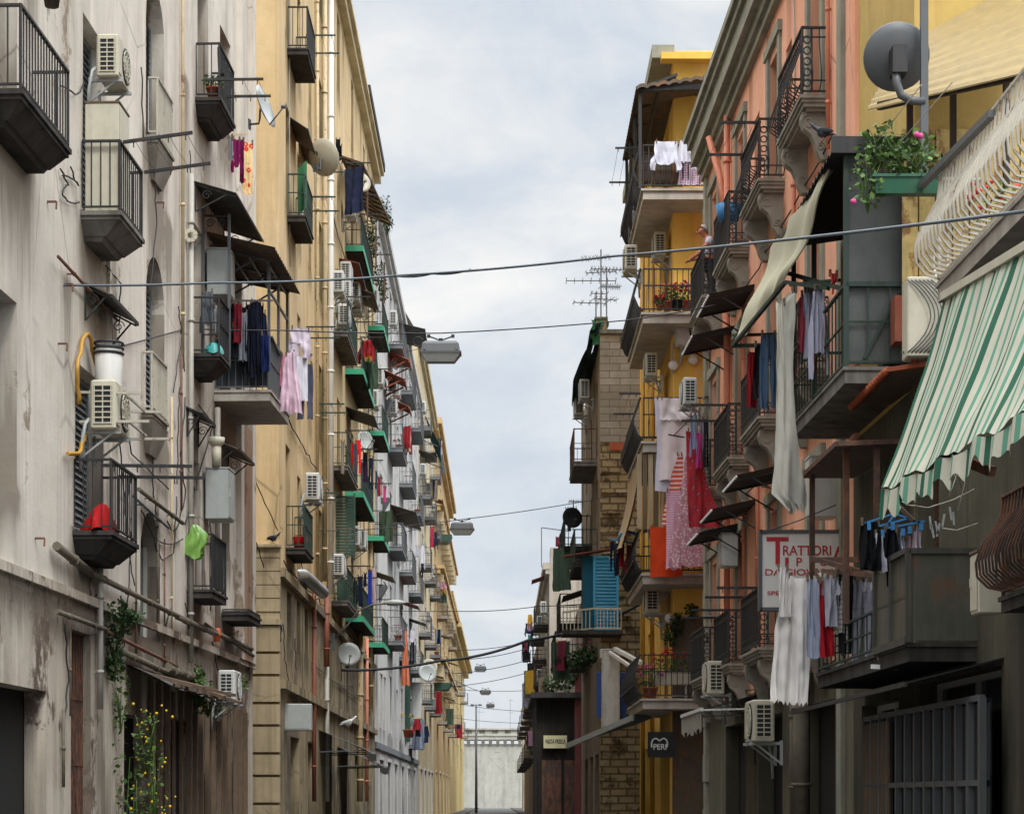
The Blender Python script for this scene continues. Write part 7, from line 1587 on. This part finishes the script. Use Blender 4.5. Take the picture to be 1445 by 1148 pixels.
def clutter(W, colsd, zs, house, p=.6, acs=True, o=.7, far=1.0):
    nm = ['nearest','middle','farthest','last'] if len(colsd) < 4 else ['nearest','second','third','farthest','last']
    for ci, d in enumerate(colsd):
        for zi, z in enumerate(zs):
            r = rc_.random()
            if r < p*.55: washing(W, d+.4, o, z, FLO[zi], nm[ci], house, rc_.choice((2,3,3,4)))
            elif r < p*.8:
                pot_plant(W.world(d+rc_.uniform(.4,2.0), o*.6, z+.02), 'leafy pot on the %s floor balcony, %s column of the %s' % (FLO[zi], nm[ci], house), rc_.choice((None,'red','pink')), .18,.25,.3,.4,60,'terra',rc_.randint(0,999))
            if acs and rc_.random() < .5: ac_unit(W, d-1.1, .03, z+rc_.uniform(.3,1.6), 'air conditioner left of the %s floor balcony, %s column of the %s' % (FLO[zi], nm[ci], house), sc=1.05)
            if rc_.random() < .25: canopy(None, W, d+.3, d+2.6, .9, z+2.75, .3, rc_.choice(('cap','capb','tile','awn_s')), thing_=('sheet hood above the %s floor balcony, %s column of the %s' % (FLO[zi], nm[ci], house),), brackets=False)
clutter(WL2, [k0[0], ka[0], kb[0]], lev[:4], 'ochre house', .25, True, .5)
clutter(WL3_, [c[0] for c in cols], lv3, 'white house', .6)
clutter(WL2, [127,136.5,146.5], lv, 'cream house', .7, True, .75)
clutter(WL2, [163,181,197], lv[:3], 'amber house', .6, False, .8)
clutter(WR3, [66.0,70.5], [5.9,9.0], 'block walled house', .8, True, .8)
clutter(WR4, [117,122,128,135,143], [4.5,8,11.2], 'weathered grey house', .7, True, .8)
# light brackets and loose conduits on the ochre and pink fronts
for W, bld, dl, zl in ((WL2, L2, (49.5,53,56.5,59,61.2,68,74.5,78.8), (5.0,24.5)), (WR1, R1, (34.6,38.95,43.2,46.0), (1.0,15.0))):
    for i, d in enumerate(dl):
        a = rc_.uniform(*zl); b_ = rc_.uniform(*zl); mb = MB(); L = [W.local(d+rc_.uniform(-.15,.15),.03,a+(b_-a)*k/5) for k in range(6)]; mb.tube(L,.014,5); mb.build('wall_cable', M['cable' if i%2 else 'pvc'], bld)
for d0_, d1_, z in ((49,61,10.4),(62,82,6.95),(48,60,7.0),(62,80,18.6)):
    mb = MB(); n = 16; mb.tube([WL2.local(d0_+(d1_-d0_)*i/n,.05+.02*math.sin(i*2.2),z-.12*math.sin(i*1.3)**2) for i in range(n+1)],.016,5); mb.build('wall_cable', M['cable'], L2)
for d0_, d1_, z in ((30,46,7.4),(31,46,11.3),(30,46.5,3.7)):
    mb = MB(); n = 16; mb.tube([WR1.local(d0_+(d1_-d0_)*i/n,.05+.02*math.sin(i*2.2),z-.1*math.sin(i*1.3)**2) for i in range(n+1)],.014,5); mb.build('wall_cable', M['cable'], R1)
SKY_H, SKY_Z, EXPO = 7.6, 66.0, 0.45
# ================================================================ SETTING
mb = MB(); mb.add([(-700,-60,-.02),(700,-60,-.02),(700,1500,-.02),(-700,1500,-.02)], [(0,1,2,3)]); struct('ground', mb, M['soil'])
mb = MB(); mb.add([(-3.6,-40,.0),(2.9,-40,.0),(1.4,330,.0),(-3.6,330,.0)], [(0,1,2,3)]); struct('road', mb, M['asphalt'])
mb = MB(); mb.box(-9,-3.6,-40,330,-.05,.12); struct('pavement', mb, M['paving']); mb = MB()
mb.add([(2.9,-40,.12),(9,-40,.12),(9,330,.12),(1.4,330,.12),(2.9,-40,-.05),(9,-40,-.05),(9,330,-.05),(1.4,330,-.05)], [(0,1,2,3),(0,3,7,4),(0,4,5,1)]); struct('pavement', mb, M['paving'])
# ---- camera
cam = bpy.data.cameras.new('camera'); co = bpy.data.objects.new('camera', cam); C.objects.link(co)
co.location = (0,0,EYE); co.rotation_euler = (PI/2,0,0); cam.sensor_width = 36; cam.lens = 36*F/1445
cam.shift_x = (722.5-VX)/1445; cam.shift_y = (VY-574)/1445; cam.clip_end = 3000; cam.clip_start = .1
bpy.context.scene.camera = co
# ---- light: bright overcast, softly brighter from the high right behind the camera
SUN_EL, SUN_AZ = math.radians(52), math.radians(163)      # azimuth clockwise from +Y
sd = Vector((math.sin(SUN_AZ)*math.cos(SUN_EL), math.cos(SUN_AZ)*math.cos(SUN_EL), math.sin(SUN_EL)))
sl = bpy.data.lights.new('sun','SUN'); sl.energy = 1.5; sl.angle = math.radians(13); sl.color = (1,.965,.91)
so = bpy.data.objects.new('sun', sl); C.objects.link(so); so.rotation_euler = (-sd).to_track_quat('-Z','Y').to_euler(); so.location = (20,-20,60)
w = bpy.data.worlds.new('World'); bpy.context.scene.world = w; w.use_nodes = True; nt = w.node_tree; N = nt.nodes; bg = N['Background']
sky = N.new('ShaderNodeTexSky'); sky.sky_type = 'NISHITA'; sky.sun_disc = False; sky.sun_elevation = SUN_EL; sky.sun_rotation = SUN_AZ; sky.dust_density = 2.5; sky.air_density = 1.0
tc = N.new('ShaderNodeTexCoord'); sep = N.new('ShaderNodeSeparateXYZ'); nt.links.new(tc.outputs['Generated'], sep.inputs[0])
def mth(op, a, b=0.0):
    m = N.new('ShaderNodeMath'); m.operation = op
    for v, i in ((a,0),(b,1)):
        if isinstance(v,(int,float)): m.inputs[i].default_value = v
        else: nt.links.new(v, m.inputs[i])
    return m.outputs[0]
zc = mth('MAXIMUM', sep.outputs[2], .02)
cb = N.new('ShaderNodeCombineXYZ')                           # project the cloud layer on a flat ceiling
dv = mth('ADD', zc, .22)
nt.links.new(mth('DIVIDE', sep.outputs[0], dv), cb.inputs[0]); nt.links.new(mth('DIVIDE', sep.outputs[1], dv), cb.inputs[1])
def nz(sc, det, ro, off, dist=0.):
    mp = N.new('ShaderNodeMapping'); mp.inputs['Scale'].default_value = (sc, sc, sc*1.9); mp.inputs['Location'].default_value = off; nt.links.new(tc.outputs['Generated'], mp.inputs[0])
    n = N.new('ShaderNodeTexNoise'); n.inputs['Scale'].default_value = 1; n.inputs['Detail'].default_value = det; n.inputs['Roughness'].default_value = ro; n.inputs['Distortion'].default_value = dist; nt.links.new(mp.outputs[0], n.inputs['Vector']); return n.outputs['Fac']
def rampn(f, st):
    r = N.new('ShaderNodeValToRGB'); e = r.color_ramp.elements
    while len(e) < len(st): e.new(.5)
    for i, (p, c) in enumerate(st): e[i].position = p; e[i].color = c+(1,)
    nt.links.new(f, r.inputs[0]); return r.outputs[0]
def mixn(f, a, b, mode='MIX'):
    m = N.new('ShaderNodeMix'); m.data_type = 'RGBA'; m.blend_type = mode
    for v, i in ((f,0),(a,6),(b,7)):
        if isinstance(v,(int,float)): m.inputs[i].default_value = v
        elif isinstance(v,tuple): m.inputs[i].default_value = v
        else: nt.links.new(v, m.inputs[i])
    return m.outputs[2]
band = rampn(sep.outputs[2], [(.0,(.56,)*3),(.07,(.50,)*3),(.125,(.36,)*3),(.17,(.5,)*3),(.225,(.68,)*3),(.27,(.52,)*3),(.32,(.48,)*3),(.36,(.5,)*3)])
cl = rampn(mth('ADD', nz(5.5,8,.55,(1.3,.4,.2),.7), mth('MULTIPLY', mth('SUBTRACT', band, .5), .75)), [(.3,(.58,.65,.74)),(.45,(.69,.745,.81)),(.57,(.90,.90,.89)),(.70,(1.06,1.03,.98))])
cl = mixn(.3, cl, rampn(nz(15,8,.6,(4.,2.,0),.5), [(.36,(.58,.65,.74)),(.64,(.95,.94,.92))]))
# overcast luminance distribution: the zenith of an overcast sky is several times brighter than its horizon
gain = mth('ADD', SKY_H, mth('MULTIPLY', mth('POWER', mth('MAXIMUM', mth('SUBTRACT', sep.outputs[2], .36), 0.0), 1.0), SKY_Z))
cloud = mixn(1.0, cl, (1,1,1,1), 'MULTIPLY')
vm = N.new('ShaderNodeVectorMath'); vm.operation = 'SCALE'; nt.links.new(cloud, vm.inputs[0]); nt.links.new(gain, vm.inputs['Scale'])
fin = mixn(.9, sky.outputs[0], vm.outputs[0])
nt.links.new(fin, bg.inputs['Color']); bg.inputs['Strength'].default_value = .1
sc = bpy.context.scene; sc.view_settings.view_transform = 'Standard'; sc.view_settings.look = 'None'; sc.view_settings.exposure = EXPO; sc.view_settings.gamma = 1
